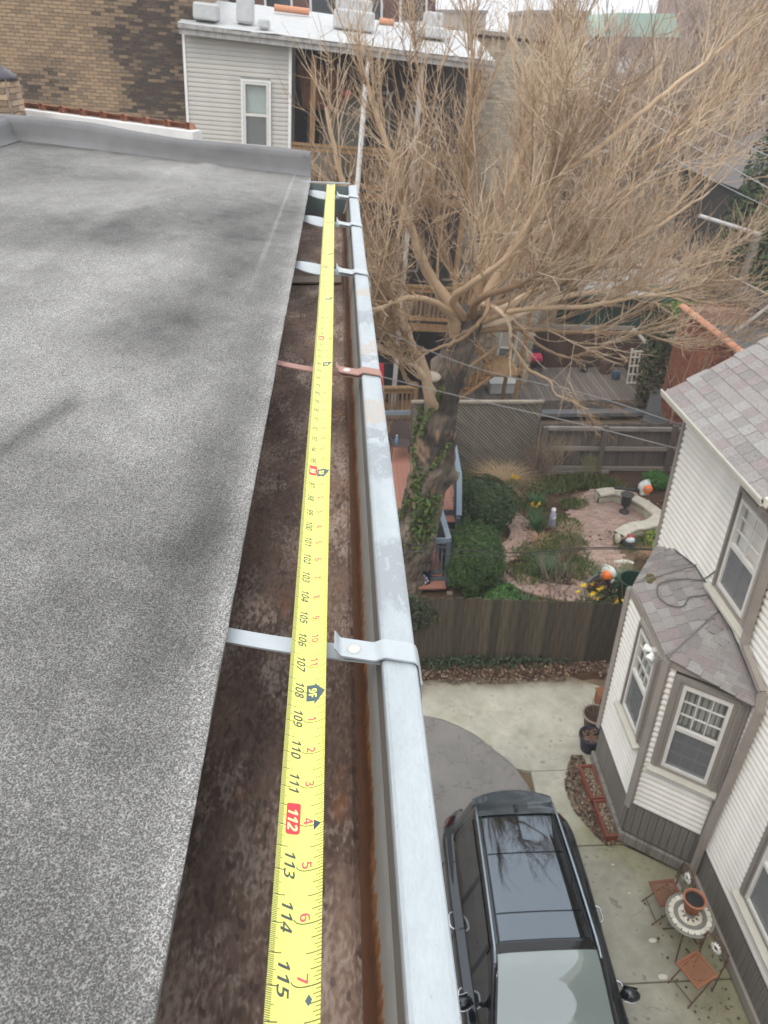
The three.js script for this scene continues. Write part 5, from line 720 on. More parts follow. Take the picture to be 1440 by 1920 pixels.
// ---------------------------------------------------------------- garden furniture
{
  const b = thing('stone_bench', 'curved cream stone bench around the brick patio', 'bench');
  const P = new THREE.CatmullRomCurve3([[6.55, -17.0], [7.0, -17.08], [7.4, -16.75], [7.68, -16.25], [7.74, -15.8], [7.4, -15.5], [6.95, -15.38], [6.5, -15.05]].map((p) => V(p[0], 0, p[1])));
  const sm = [[0.66, 0.62, 0.50], [0.62, 0.58, 0.465], [0.69, 0.65, 0.54]].map((c) => M(c, 0.9, { map: rep(T.concrete, 0.8), bumpMap: rep(T.bump, 2), bumpScale: 0.008 }));
  for (let k = 0; k < 7; k++) { const blk = (w, y0, y1, gap) => surf(10, 16, (s, t) => { const u = (k + gap + s * (1 - 2 * gap)) / 7, p = P.getPointAt(u), d = P.getTangentAt(u), a = t * 2 * PI, cx = Math.sign(Math.cos(a)) * Math.pow(Math.abs(Math.cos(a)), 0.45) * w, cy = Math.sign(Math.sin(a)) * Math.pow(Math.abs(Math.sin(a)), 0.45) * (y1 - y0) / 2, e = s === 0 || s === 1 ? 0.93 : 1, n = 0.012 * (fbm(u * 40, a, 3, 5) - 0.5); return [p.x - d.z * (cx * e + n), (y0 + y1) / 2 + cy * e + n, p.z + d.x * (cx * e + n), u * 4, t]; });
    part('cap_stone', blk(0.17, 0.3, 0.4, 0.006), pick(sm), b); part('bench_block', blk(0.145, 0.08, 0.3, 0.004), pick(sm), b); }
  part('end_face', [sph(0.15, 6.53, 0.24, -17.0, 0.12, 1, 0.9, 8), sph(0.15, 6.5, 0.24, -15.06, 0.5, 1, 0.9, 8)], sm[0], b);
  const u = thing('garden_urn', 'dark iron pedestal urn standing on the brick patio', 'urn', [7.12, 0.115, -16.45]); const um = M([0.05, 0.042, 0.04], 0.65, { map: rep(T.fine, 4) });
  part('foot', lathe([[0, 0], [0.13, 0], [0.13, 0.03], [0.09, 0.05], [0.04, 0.1], [0.04, 0.15], [0.07, 0.17]], 20), um, u); part('bowl', lathe([[0.03, 0.16], [0.1, 0.2], [0.13, 0.28], [0.125, 0.44], [0.16, 0.5], [0.165, 0.52], [0.145, 0.525], [0.12, 0.5], [0.0, 0.47]], 22), um, u); part('rim', at(new THREE.TorusGeometry(0.158, 0.014, 8, 28).toNonIndexed(), 0, 0.515, 0, PI / 2), um, u);
  const st = thing('garden_statue', 'small white and violet painted garden figure in the bed', 'statue', [5.1, 0.07, -15.85]); part('robe', lathe([[0, 0], [0.1, 0], [0.095, 0.12], [0.06, 0.3], [0.055, 0.38], [0.0, 0.4]], 14), M([0.25, 0.25, 0.33], 0.8), st); part('shawl', lathe([[0.075, 0.26], [0.085, 0.28], [0.06, 0.42], [0.03, 0.46], [0, 0.46]], 14), M([0.42, 0.4, 0.52], 0.8), st); part('head', sph(0.052, 0, 0.49, 0), M([0.72, 0.7, 0.72], 0.7), st); part('hood', sph(0.06, 0, 0.5, -0.015, 1, 1, 0.9), M([0.68, 0.67, 0.74], 0.7), st); part('arm', rod([0.05, 0.36, 0.02], [0.0, 0.3, 0.09], 0.02), M([0.6, 0.58, 0.65], 0.8), st);
  // leaf blowers
  const blower = (label, x, y, z, turn, o) => { const t = thing('leaf_blower', label, 'leaf blower', [x, y, z], turn); const wm = M([0.66, 0.68, 0.66], 0.45), om = M([0.78, 0.17, 0.03], 0.4), km = M([0.02, 0.02, 0.022], 0.5);
    part('fan_housing', lathe([[0, -0.11], [0.15, -0.11], [0.2, -0.07], [0.215, 0], [0.2, 0.07], [0.15, 0.11], [0, 0.11]], 26).rotateX(PI / 2).translate(0, 0.24, -0.05), wm, t); part('engine_cover', at(sph(0.15, 0, 0, 0, 1.0, 1.05, 0.8), 0.05, 0.23, 0.11), om, t); part('air_filter', rbx(0.1, 0.1, 0.06, 0.015, 0.12, 0.16, 0.2), km, t); part('exhaust', rbx(0.08, 0.07, 0.05, 0.012, -0.04, 0.3, 0.21), M([0.3, 0.25, 0.2], 0.5), t);
    part('fuel_tank', rbx(0.3, 0.1, 0.18, 0.04, 0, 0.05, 0.02), M([0.6, 0.58, 0.54], 0.4), t); part('handle', tube([[-0.12, 0.4, 0], [-0.08, 0.5, 0], [0.08, 0.5, 0], [0.12, 0.4, 0]], 0.018, 20, 8), wm, t); part('frame', tube([[-0.16, 0.0, 0.16], [-0.18, 0.02, -0.15], [0.18, 0.02, -0.15], [0.16, 0.0, 0.16]], 0.014, 20, 6), km, t);
    part('elbow_tube', tube([[-0.14, 0.14, -0.05], [-0.25, 0.15, -0.05], [-0.32, 0.16, 0]], 0.06, 16, 12), km, t); part('blower_tube', tube(o.tube, 0.045, 24, 12), o.tm ?? km, t); for (let k = 0; k < 6; k++) part('tube_ring', at(new THREE.TorusGeometry(0.06, 0.009, 6, 16).toNonIndexed(), -0.24 - k * 0.014, 0.15, -0.05 + k * 0.006, 0, PI / 2, 0), km, t); t.scale.setScalar(0.8); return t; };
  blower('white and orange leaf blower upright on the stone bench, black tube pointing left', 7.72, 0.4, -16.85, 0.1, { tube: [[-0.32, 0.16, 0], [-0.6, 0.17, -0.1], [-0.95, 0.18, -0.22]] });
  const b2 = blower('white and orange leaf blower lying on the lower brick path', 5.75, 0.3, -13.3, -0.3, { tube: [[-0.32, 0.16, 0], [-0.5, 0.05, 0.15], [-0.62, -0.1, 0.42]], tm: M([0.2, 0.2, 0.21], 0.5) }); b2.rotation.set(-0.5, -1.1, 0.75); b2.rotation.set(0.2, -0.9, 0.5);
  const rb = thing('leaf_pile', 'heap of dark leaves held by the fallen blower', 'leaves', [5.5, 0.1, -13.2]); part('leaves', leafCloud(rng(5), 0, 0.12, 0, 0.28, 0.17, 0.2, 700, 0.035, [0], { core: 1, y0: 0 }), M([0.085, 0.045, 0.032], 0.95), rb);
  const p = thing('glazed_pot', 'round dark pot with a white and red ball in it below the bench end', 'pot', [6.75, 0.06, -14.95]); part('pot', lathe([[0, 0], [0.13, 0], [0.18, 0.1], [0.17, 0.22], [0.15, 0.225], [0.15, 0.2], [0, 0.18]], 22), M([0.05, 0.055, 0.06], 0.35), p); part('ball', sph(0.115, 0, 0.22, 0), M([0.72, 0.76, 0.8], 0.35), p); part('ball_cap', sph(0.117, 0, 0.222, -0.004, 1, 1, 1).translate(0, 0.012, -0.014), M([0.28, 0.05, 0.035], 0.4), p);
  const w = thing('white_stone', 'white bone shaped stone lying on the soil beside the patio walk', 'stone', [6.4, 0.08, -14.3]); { const g = new THREE.IcosahedronGeometry(1, 4), q = g.attributes.position; for (let i = 0; i < q.count; i++) { const v = V().fromBufferAttribute(q, i), l = (0.85 + 0.3 * vn(v.x * 2 + 5, v.y * 2 + v.z * 2 + 5, 6)); q.setXYZ(i, v.x * 0.22 * l, v.y * 0.07 * l, v.z * (0.06 + 0.04 * v.x * v.x) * l); } g.computeVertexNormals(); part('stone', g, M([0.68, 0.66, 0.58], 0.9, { map: rep(T.concrete, 2) }), w); part('chip', sph(0.05, 0.2, 0.02, 0.05, 1, 0.6, 1, 8), M([0.64, 0.62, 0.55], 0.9), w); }
  const c = thing('garden_bin', 'dark green round plastic bin behind the house corner', 'bin', [6.05, 0.03, -12.75]); const bm = M([0.012, 0.045, 0.032], 0.45); part('barrel', lathe([[0, 0], [0.24, 0], [0.3, 0.72], [0.285, 0.72], [0.225, 0.04], [0, 0.04]], 30), bm, c); part('rim', at(new THREE.TorusGeometry(0.305, 0.018, 8, 36).toNonIndexed(), 0, 0.72, 0, PI / 2), bm, c); part('stick', rod([-0.18, 0.1, 0.1], [-0.34, 0.78, 0.16], 0.01), M([0.2, 0.12, 0.07], 0.9), c); part('handle', tube([[-0.3, 0.6, 0.04], [-0.35, 0.56, 0], [-0.3, 0.6, -0.08]], 0.014, 14, 6), bm, c);
}
{ // things standing along the house
  const soil = M([0.075, 0.05, 0.035], 1, { map: rep(T.soil, 4) });
  const pot = (name, label, x, z, r, h, c, inner) => { const t = thing(name, label, 'flower pot', [x, 0.055, z]); part('pot', lathe([[0, 0], [r * 0.72, 0], [r * 0.95, h * 0.85], [r * 1.06, h * 0.88], [r * 1.06, h], [r * 0.93, h], [r * 0.9, h * 0.84], [0, h * 0.84]], 26), M(c, 0.7, { map: rep(T.fine, 2) }), t); part('soil', sph(r * 0.9, 0, h * 0.84, 0, 1, 0.12, 1, 16), soil, t); return t; };
  const p1 = pot('brown_pot', 'taller brown flower pot with bare twigs behind the bay corner', 4.28, -9.3, 0.215, 0.42, [0.09, 0.055, 0.04]); part('rim', at(new THREE.TorusGeometry(0.222, 0.02, 8, 30).toNonIndexed(), 0, 0.41, 0, PI / 2), M([0.24, 0.2, 0.17], 0.7), p1); part('twigs', [[-0.1, 0.5, -0.12], [0.05, 0.6, -0.1], [0.12, 0.45, 0.05], [-0.18, 0.38, 0.06], [-0.25, 0.3, -0.1]].map((q) => rod([q[0] * 0.2, 0.34, q[2] * 0.2], [q[0], 0.35 + q[1] * 0.8, q[2]], 0.006, 0.003, 5)), M([0.2, 0.15, 0.11], 0.9), p1);
  const p2 = pot('blue_pot', 'shorter dark blue glazed pot in front of the brown pot', 4.1, -8.92, 0.2, 0.34, [0.035, 0.035, 0.055]); part('dead_stems', leafCloud(rng(9), 0, 0.3, 0, 0.16, 0.08, 0.16, 160, 0.03, [0], { core: 1 }), M([0.2, 0.13, 0.09], 0.95), p2);
  const box = (label, x, z, turn) => { const t = thing('planter_box', label, 'planter', [x, 0.05, z], turn); const m = M([0.21, 0.06, 0.038], 0.65, { map: rep(T.fine, 2) }); part('side', rbx(0.02, 0.17, 0.62, 0.006, -0.1, 0.095, 0), m, t); part('side', rbx(0.02, 0.17, 0.62, 0.006, 0.1, 0.095, 0), m, t); part('end', rbx(0.2, 0.17, 0.02, 0.006, 0, 0.095, 0.3), m, t); part('end', rbx(0.2, 0.17, 0.02, 0.006, 0, 0.095, -0.3), m, t); part('rim', [rbx(0.035, 0.02, 0.66, 0.006, -0.107, 0.185, 0), rbx(0.035, 0.02, 0.66, 0.006, 0.107, 0.185, 0), rbx(0.24, 0.02, 0.035, 0.006, 0, 0.1855, 0.314), rbx(0.24, 0.02, 0.035, 0.006, 0, 0.1855, -0.314)], m, t); part('soil', surf(8, 16, (s, u) => [(s - 0.5) * 0.19, 0.14 + 0.03 * fbm(s * 6, u * 15, 3, 3), (u - 0.5) * 0.6]), M([0.2, 0.16, 0.12], 1, { map: rep(T.soil, 3) }), t); part('dry_leaves', leafCloud(rng(x * 100 | 0), 0, 0.17, 0, 0.09, 0.035, 0.28, 150, 0.028, [0], { core: 1 }), M([0.3, 0.23, 0.17], 0.95), t); return t; };
  box('red plastic planter box at the far end of the pair along the bay', 3.9, -8.1, 0.05); box('red plastic planter box at the near end of the pair along the bay', 3.94, -7.42, 0.03);
  // mosaic table with a pot, two slatted folding chairs
  const t = thing('mosaic_table', 'round cream mosaic table in the corner of the bay and wall', 'table', [4.38, 0.045, -5.55]); const iron = M([0.12, 0.065, 0.04], 0.7), cream = [[0.66, 0.63, 0.54], [0.6, 0.57, 0.47], [0.7, 0.68, 0.6]].map((c) => M(c, 0.55)), dkm = M([0.06, 0.055, 0.045], 0.7);
  part('tabletop', lathe([[0, 0.68], [0.285, 0.68], [0.295, 0.69], [0.295, 0.715], [0, 0.712]], 40), M([0.2, 0.2, 0.17], 0.7), t); part('edge_band', at(new THREE.TorusGeometry(0.296, 0.012, 8, 44).toNonIndexed(), 0, 0.703, 0, PI / 2), M([0.26, 0.255, 0.22], 0.5), t);
  for (let k = 0; k < 20; k++) { const a = k / 20 * 2 * PI, a2 = a + PI / 20; part('mosaic_tile', at(rbx(0.062, 0.012, 0.072, 0.006, 0.238, 0, 0), 0, 0.716, 0, 0, a, 0), pick(cream), t); if (k % 1 === 0) part('mosaic_dot', cyl(0.012, 0.012, 0.008, 8, 0.262 * Math.cos(a2), 0.716, 0.262 * Math.sin(a2)), dkm, t); }
  for (let k = 0; k < 9; k++) { const a = k / 9 * 2 * PI + 0.2; part('mosaic_tile', at(rbx(0.085, 0.01, 0.095, 0.008, 0.105, 0, 0), 0, 0.716, 0, 0, a, 0), pick(cream), t); } part('mosaic_ring', at(new THREE.TorusGeometry(0.178, 0.01, 6, 40).toNonIndexed(), 0, 0.712, 0, PI / 2), M([0.2, 0.22, 0.2], 0.6), t);
  for (let k = 0; k < 3; k++) { const a = k / 3 * 2 * PI; part('leg', tube([[0.2 * Math.cos(a), 0.68, 0.2 * Math.sin(a)], [0.06 * Math.cos(a), 0.4, 0.06 * Math.sin(a)], [0.26 * Math.cos(a), 0.0, 0.26 * Math.sin(a)]], 0.011, 20, 6), iron, t); }
  const tp = pot('terracotta_pot', 'terracotta pot with dark soil standing on the mosaic table', 4.42, -5.62, 0.13, 0.23, [0.34, 0.12, 0.06]); tp.position.y = 0.768; part('rim', at(new THREE.TorusGeometry(0.135, 0.012, 8, 28).toNonIndexed(), 0, 0.222, 0, PI / 2), M([0.42, 0.17, 0.09], 0.7), tp); part('dark_soil', sph(0.115, 0, 0.205, 0, 1, 0.2, 1, 14), M([0.018, 0.018, 0.018], 0.8), tp);
  const chair = (label, x, z, turn, c) => { const g = thing('folding_chair', label, 'chair', [x, 0.045, z], turn); const m = M(c, 0.75, { map: rep(T.fine, 3) }), S = 0.36; part('seat_frame', [bx(S, 0.02, 0.03, 0, 0.45, -S / 2 + 0.015), bx(S, 0.02, 0.03, 0, 0.45, S / 2 - 0.015), bx(0.03, 0.02, S - 0.06, -S / 2 + 0.015, 0.45, 0), bx(0.03, 0.02, S - 0.06, S / 2 - 0.015, 0.45, 0)], m, g); for (let k = 0; k < 9; k++) { const p = -S / 2 + 0.05 + k * (S - 0.1) / 8; part('seat_strip', bx(0.013, 0.006, S - 0.06, p, 0.448, 0), m, g); part('seat_strip', bx(S - 0.06, 0.005, 0.013, 0, 0.4535, p), m, g); }
    for (const s of [-1, 1]) { part('leg', rod([s * 0.16, 0.44, -0.15], [s * 0.17, 0, 0.2], 0.009), iron, g); part('leg', rod([s * 0.17, 0.85, -0.24], [s * 0.16, 0, 0.05 - 0.28], 0.009), iron, g); } part('stretcher', rod([-0.17, 0.1, 0.16], [0.17, 0.1, 0.16], 0.007), iron, g); part('back_hoop', tube([[-0.17, 0.5, -0.2], [-0.17, 0.8, -0.24], [0, 0.9, -0.25], [0.17, 0.8, -0.24], [0.17, 0.5, -0.2]], 0.01, 30, 6), iron, g);
    const fl = new THREE.Group(); fl.name = 'back_medallion'; fl.position.set(0, 0.74, -0.235); g.add(fl); const wm = M([0.72, 0.71, 0.68], 0.6); for (let k = 0; k < 12; k++) part('petal', at(sph(0.02, 0, 0.055, 0, 0.7, 1.3, 0.4, 6), 0, 0, 0, -0.15, 0, k * PI / 6), wm, fl); part('ring', new THREE.TorusGeometry(0.045, 0.016, 8, 24), wm, fl); part('hub', sph(0.014, 0, 0, 0.01), dkm, fl); part('spoke', [0, 1, 2, 3].map((k) => rod([0, 0, 0], [0.15 * Math.cos(k * PI / 2 + 0.8), 0.14 * Math.sin(k * PI / 2 + 0.8), 0], 0.005, 0.005, 5)), iron, fl); return g; };
  chair('rusty folding chair with square holed seat in front of the mosaic table', 4.31, -5.0, -1.15, [0.36, 0.15, 0.075]); chair('brown folding chair half hidden behind the mosaic table', 4.3, -6.02, -1.5, [0.24, 0.1, 0.055]);
  const st = (label, x, y, z, s) => { const o = thing('grey_stone', label, 'stone', [x, y, z]); const g = new THREE.IcosahedronGeometry(1, 3), q = g.attributes.position; for (let i = 0; i < q.count; i++) { const v = V().fromBufferAttribute(q, i), l = 0.85 + 0.3 * vn(v.x * 2 + 5 + x, v.y * 2 + v.z * 2 + 5, 6); q.setXYZ(i, v.x * s * l, v.y * s * 0.7 * l, v.z * s * l); } g.computeVertexNormals(); part('stone', g, M([0.42, 0.39, 0.36], 0.9, { map: rep(T.concrete, 3) }), o); }; st('pale rounded stone at the end of the bay base board', 4.62, 0.12, -6.32, 0.1); st('smaller grey stone beside the mosaic table', 4.72, 0.1, -6.1, 0.08);
  for (const [x, z, s, lab] of [[4.05, -5.62, 0.05, 'pale flake on the mossy concrete left of the mosaic table'], [4.02, -5.15, 0.06, 'larger pale flake on the mossy concrete left of the rusty chair seat'], [3.95, -6.3, 0.02, 'tiny pale flake on the concrete left of the half hidden chair'], [4.5, -4.55, 0.03, 'small pale flake by the base board in front of the rusty chair'], [3.85, -6.75, 0.022, 'tiny pale flake on the concrete near the planter boxes']]) one('plaster_flake', sph(s, x, 0.058, z, 1.2, 0.12, 0.7, 8), M([0.62, 0.6, 0.52], 0.9), lab, 'debris', 'flakes on the concrete');
  const bk = thing('rust_box', 'orange rusty box beside the wall behind the pots', 'box', [4.62, 0.05, -9.9]); part('box', rbx(0.24, 0.3, 0.26, 0.01, 0, 0.15, 0), M([0.26, 0.11, 0.045], 0.85, { map: rep(T.fine, 2) }), bk); part('lid', rbx(0.27, 0.025, 0.29, 0.008, 0, 0.31, 0), M([0.22, 0.09, 0.04], 0.85), bk);
}
// ================================================================ the big bare tree
class Sticks {                                     // tapered bent sticks collected into one geometry
  constructor() { this.p = []; this.n = []; this.uv = []; this.i = []; }
  add(pts, r0, r1, ns = 4, rough = 0, rnd = null) {
    const T_ = new THREE.Vector3(), U = new THREE.Vector3(), W = new THREE.Vector3(), m = pts.length, ref = Math.abs(pts[m - 1].y - pts[0].y) > 0.9 * pts[m - 1].distanceTo(pts[0]) ? V(1, 0, 0.2).normalize() : V(0, 1, 0); let l = 0; const base = this.p.length / 3;
    for (let k = 0; k < m; k++) { const a = pts[Math.max(0, k - 1)], b = pts[Math.min(m - 1, k + 1)]; T_.subVectors(b, a).normalize(); U.crossVectors(T_, ref).normalize(); W.crossVectors(T_, U); if (k) l += pts[k].distanceTo(pts[k - 1]); const t = k / (m - 1), r = mix(r0, r1, Math.pow(t, 0.85));
      for (let s = 0; s <= ns; s++) { const an = s / ns * 2 * PI, c = Math.cos(an), q = Math.sin(an), f = rough ? 1 + rough * (fbm(c * 1.5 + 9 + l * 3, q * 1.5 + 9 + l * 2, 3, 3) - 0.5) : 1; this.p.push(pts[k].x + (U.x * c + W.x * q) * r * f, pts[k].y + (U.y * c + W.y * q) * r * f, pts[k].z + (U.z * c + W.z * q) * r * f); this.n.push(U.x * c + W.x * q, U.y * c + W.y * q, U.z * c + W.z * q); this.uv.push(s / ns * Math.max(0.2, r * 4), l); } }
    for (let k = 0; k < m - 1; k++) for (let s = 0; s < ns; s++) { const a = base + k * (ns + 1) + s; this.i.push(a, a + 1, a + ns + 2, a, a + ns + 2, a + ns + 1); }
  }
  geo() { const g = new THREE.BufferGeometry(); g.setAttribute('position', new THREE.Float32BufferAttribute(this.p, 3)); g.setAttribute('normal', new THREE.Float32BufferAttribute(this.n, 3)); g.setAttribute('uv', new THREE.Float32BufferAttribute(this.uv, 2)); g.setIndex(this.i); return g; }
}
const smooth = (a, n) => new THREE.CatmullRomCurve3(a.map((q) => (q.isVector3 ? q : V(...q)))).getPoints(n);
const LIMBS = {
  trunk: [[1.36, -0.24, -13.8], [1.5, 1.17, -13.8], [1.64, 2.24, -13.8], [1.79, 3.24, -13.8], [1.86, 4.06, -13.8], [1.96, 4.73, -13.8], [2.16, 5.35, -13.85], [2.28, 5.85, -13.9], [2.38, 6.25, -13.9]],
  L1: [[1.8, 4.45, -13.65], [1.49, 5.09, -13.2], [1.33, 5.33, -13.1], [1.01, 5.57, -13.0], [0.58, 5.82, -12.9], [0.51, 6.17, -12.8]],
  L1b: [[1.36, 4.92, -13.3], [1.17, 5.04, -13.2], [1.04, 5.43, -13.1], [0.89, 5.86, -13.0], [0.67, 6.18, -12.9], [0.44, 6.64, -12.9], [0.09, 7.19, -12.8]],
  L2: [[1.85, 4.25, -13.72], [1.62, 4.6, -13.4], [1.47, 5.29, -13.2], [1.2, 5.83, -13.1], [0.97, 6.38, -13.0], [0.84, 6.69, -12.9], [0.57, 7.19, -12.8], [0.33, 7.72, -12.7], [0.02, 8.59, -12.6], [-0.19, 9.53, -12.5]],
  L3: [[2.14, 5.58, -13.8], [1.94, 6.29, -13.6], [1.47, 6.97, -13.5], [1.21, 7.57, -13.4], [1.04, 7.97, -13.3], [0.87, 8.59, -13.2], [0.52, 9.49, -13.1], [0.28, 10.25, -13.0]],
  L3b: [[2.04, 5.98, -13.8], [2.05, 6.49, -13.9], [2.04, 6.7, -14.0], [1.82, 7.06, -14.1], [1.73, 7.58, -14.2], [1.48, 8.61, -14.3], [1.37, 9.56, -14.4], [1.21, 10.46, -14.5]],
  L4: [[2.35, 5.95, -13.9], [2.51, 6.73, -13.9], [2.51, 7.38, -13.9], [2.35, 7.69, -13.9], [2.18, 8.25, -13.9], [2.1, 9.22, -13.9], [2.1, 10.04, -13.9], [2.01, 10.74, -13.9]],
  L5: [[2.43, 6.15, -13.9], [2.65, 6.87, -14.1], [2.75, 7.59, -14.2], [3.0, 8.36, -14.3], [3.17, 8.94, -14.4], [3.45, 9.5, -14.5], [3.76, 10.04, -14.6], [3.92, 10.64, -14.7]],
  L6: [[2.52, 6.25, -13.9], [2.94, 7.15, -13.7], [3.12, 7.68, -13.5], [3.35, 8.25, -13.4], [3.63, 8.59, -13.3], [4.15, 8.99, -13.2], [4.81, 9.61, -13.0], [5.46, 10.18, -12.9], [6.01, 10.65, -12.8]],
  L6b: [[2.84, 6.7, -14.0], [3.48, 7.29, -14.3], [4.24, 7.81, -14.5], [4.98, 8.4, -14.7], [5.92, 8.91, -14.9], [6.79, 9.5, -15.0], [7.54, 9.91, -15.2]],
  L7: [[2.5, 5.95, -13.9], [2.88, 6.21, -13.7], [3.45, 6.63, -13.4], [4.01, 7.0, -13.2], [4.53, 7.41, -13.0], [5.17, 7.87, -12.8], [5.81, 8.37, -12.7]],
  L8: [[2.46, 5.75, -13.9], [3.11, 5.85, -14.2], [4.17, 6.17, -14.5], [5.14, 6.26, -14.7], [6.17, 6.2, -14.9], [6.92, 5.91, -15.0]],
  L8b: [[2.44, 6.05, -13.9], [3.22, 6.2, -14.4], [4.25, 6.44, -15.0], [5.45, 6.52, -15.5], [6.87, 6.39, -16.0], [7.87, 6.54, -16.3]],
  L15: [[2.5, 5.75, -13.9], [3.2, 5.95, -13.4], [4.2, 6.0, -13.0], [5.2, 6.05, -12.8], [6.1, 5.75, -12.7]],
  L16: [[2.5, 5.9, -13.9], [3.1, 6.35, -13.2], [4.1, 6.6, -12.6], [5.1, 6.9, -12.2], [6.0, 6.8, -12.0]],
  L17: [[2.5, 5.9, -13.9], [3.3, 6.3, -14.8], [4.6, 6.2, -15.6], [6.0, 6.0, -16.4], [7.2, 5.8, -17.0]],
  L9: [[2.55, 6.28, -13.8], [2.77, 6.3, -13.4], [2.95, 6.07, -13.2], [2.99, 5.62, -13.1], [3.04, 5.1, -13.0]],
  L9b: [[2.98, 5.78, -13.2], [3.32, 5.35, -13.0], [3.71, 5.14, -12.9], [3.87, 4.88, -12.9], [4.2, 4.74, -12.85], [4.5, 4.62, -12.8]],
  L9c: [[3.06, 6.07, -13.5], [3.44, 5.75, -13.3], [4.03, 5.48, -13.2], [4.38, 5.61, -13.1], [4.89, 5.84, -13.0]],
  L10: [[2.62, 6.45, -13.7], [2.54, 6.21, -13.4], [2.14, 5.92, -13.1], [1.76, 5.76, -13.0], [1.42, 5.72, -12.9], [1.27, 5.84, -12.8]],
  L11: [[2.26, 5.75, -13.9], [1.65, 6.46, -13.2], [1.04, 6.73, -12.6], [0.5, 6.67, -12.2], [0.41, 6.9, -12.0]],
  L12: [[2.3, 5.95, -13.9], [1.87, 6.67, -12.8], [2.15, 7.23, -12.0], [2.52, 7.73, -11.6], [2.79, 8.43, -11.4], [3.05, 9.13, -11.3]],
  L13: [[2.36, 6.02, -14.0], [3.05, 6.94, -15.0], [3.45, 8.01, -15.5], [3.69, 9.32, -15.9], [3.83, 10.33, -16.2]],
  L14: [[2.4, 5.95, -13.9], [2.34, 6.64, -12.9], [2.89, 7.07, -12.3], [3.41, 7.58, -11.9], [3.96, 8.38, -11.7], [4.58, 9.04, -11.6]],
};
{
  const t = thing('pollarded_tree', 'large bare ivy grown tree with a thick leaning trunk and a fan of tan shoots', 'tree');
  const r = rng(4242);
  const bark = M([0.335, 0.295, 0.255], 0.95, { vertexColors: true, map: rep(T.bark, 1, 0.6), bumpMap: rep(T.bark, 1, 0.6), bumpScale: 0.06 }), tan = M([0.60, 0.445, 0.295], 0.85, { map: rep(T.fine, 2) }), tan2 = M([0.36, 0.245, 0.15], 0.85, { map: rep(T.fine, 2) }), pale = M([0.66, 0.52, 0.37], 0.85, { map: rep(T.fine, 2) });
  // trunk with swellings and scars
  const tc = new THREE.CatmullRomCurve3(LIMBS.trunk.map((q) => V(...q))), tr = (s) => mix(0.49, 0.28, s) + 0.12 * Math.exp(-s * 14) + 0.05 * Math.exp(-((s - 0.52) ** 2) / 0.004);
  const burls = [[2.75, 0.0, 0.30, 0.24], [2.95, 1.1, 0.18, 0.2], [2.6, 1.9, 0.2, 0.2], [4.0, 0.6, 0.13, 0.18], [4.55, 1.6, 0.16, 0.18], [3.6, 1.3, 0.1, 0.2], [1.9, 2.1, 0.1, 0.3], [5.0, 2.2, 0.15, 0.2], [3.3, 0.5, 0.08, 0.15], [4.75, 0.3, 0.14, 0.15], [2.2, 0.7, -0.05, 0.3]];
  const trunk = surf(120, 260, (s, u) => { const c = tc.getPointAt(u), d = tc.getTangentAt(u), a = s * 2 * PI, U = V(0, 0, 1).cross(d).normalize(), W = d.clone().cross(U); let q = tr(u) * (0.88 + 0.4 * (fbm(Math.cos(a) * 1.6 + 4, Math.sin(a) * 1.6 + c.y * 0.8, 4, 7) - 0.3)); q += 0.05 * (fbm(a * 3.2, c.y * 2.4, 4, 9, 20) - 0.5) + 0.07 * (fbm(s * 18, c.y * 5 + 3, 3, 39, 18) - 0.5) + 0.05 * (fbm(s * 40, c.y * 9, 2, 49, 40) - 0.5); for (const [by, ba, bh, bw] of burls) { let e = Math.abs(a - (ba + PI * 1.05)); e = Math.min(e, 2 * PI - e); q += bh * 0.75 * Math.exp(-((c.y - by) ** 2) / (bw * bw * 0.5) - e * e * tr(u) * tr(u) / (bw * bw * 0.5)); } q *= u > 0.985 ? Math.max(0.02, (1 - u) / 0.015) : 1; const o = U.multiplyScalar(Math.cos(a) * q).add(W.multiplyScalar(Math.sin(a) * q)); return [c.x + o.x, c.y + o.y, c.z + o.z, s * 3.2, c.y * 0.9]; },
    (q, s) => { const n = fbm(q[0] * 2.2 + q[2], q[1] * 1.7, 4, 21), m = fbm(q[0] * 5, q[1] * 4 + q[2] * 3, 3, 25); let c = mixc([0.3, 0.29, 0.28], [1.25, 1.15, 1.05], sst(0.3, 0.68, n)); c = mixc(c, [1.7, 1.25, 0.92], 0.75 * sst(0.6, 0.75, m)); c = mixc(c, [0.42, 0.42, 0.44], 0.8 * sst(4.9, 5.8, q[1])); return mixc(c, [0.5, 0.47, 0.42], sst(1.5, 0.3, q[1]) * 0.6); });
  part('trunk', trunk, bark, t);
  part('cut_stump', [sph(0.2, 1.62, 5.02, -13.45, 1, 0.45, 0.9, 14)], M([0.6, 0.52, 0.42], 0.9, { map: rep(T.fine, 2) }), t);
  // ivy up the left and the near side
  const iv = [[], []]; const strand = (f, n, w) => { for (let i = 0; i < n; i++) { const q = f(r()); const g = leafCloud(r, q.x, q.y, q.z, w, w, w, 3, 0.045, [0, 1], { core: 1, y0: -9 }); g.forEach((x, k) => { if (x.attributes.position.count) iv[k].push(x); }); } };
  const onTrunk = (y, a, off = 0.03) => { const u = clamp((y + 0.24) / 6.6), c = tc.getPointAt(u), q = tr(u) * 1.0 + off; return V(c.x + Math.cos(a) * q, c.y, c.z + Math.sin(a) * q); };
  strand((k) => onTrunk(mix(0.8, 4.4, k), PI * (0.86 + 0.16 * Math.sin(k * 9)) + (r() - 0.5) * 0.4), 230, 0.07);
  strand((k) => onTrunk(mix(0.9, 2.5, Math.sqrt(k)), mix(0.9, 2.2, r()), 0.02), 260, 0.1); strand((k) => onTrunk(mix(2.6, 3.7, k), mix(2.6, 1.0, k), 0.06), 60, 0.035); strand((k) => onTrunk(mix(3.8, 4.9, k), 2.5 - k * 0.6, 0.08), 60, 0.05);
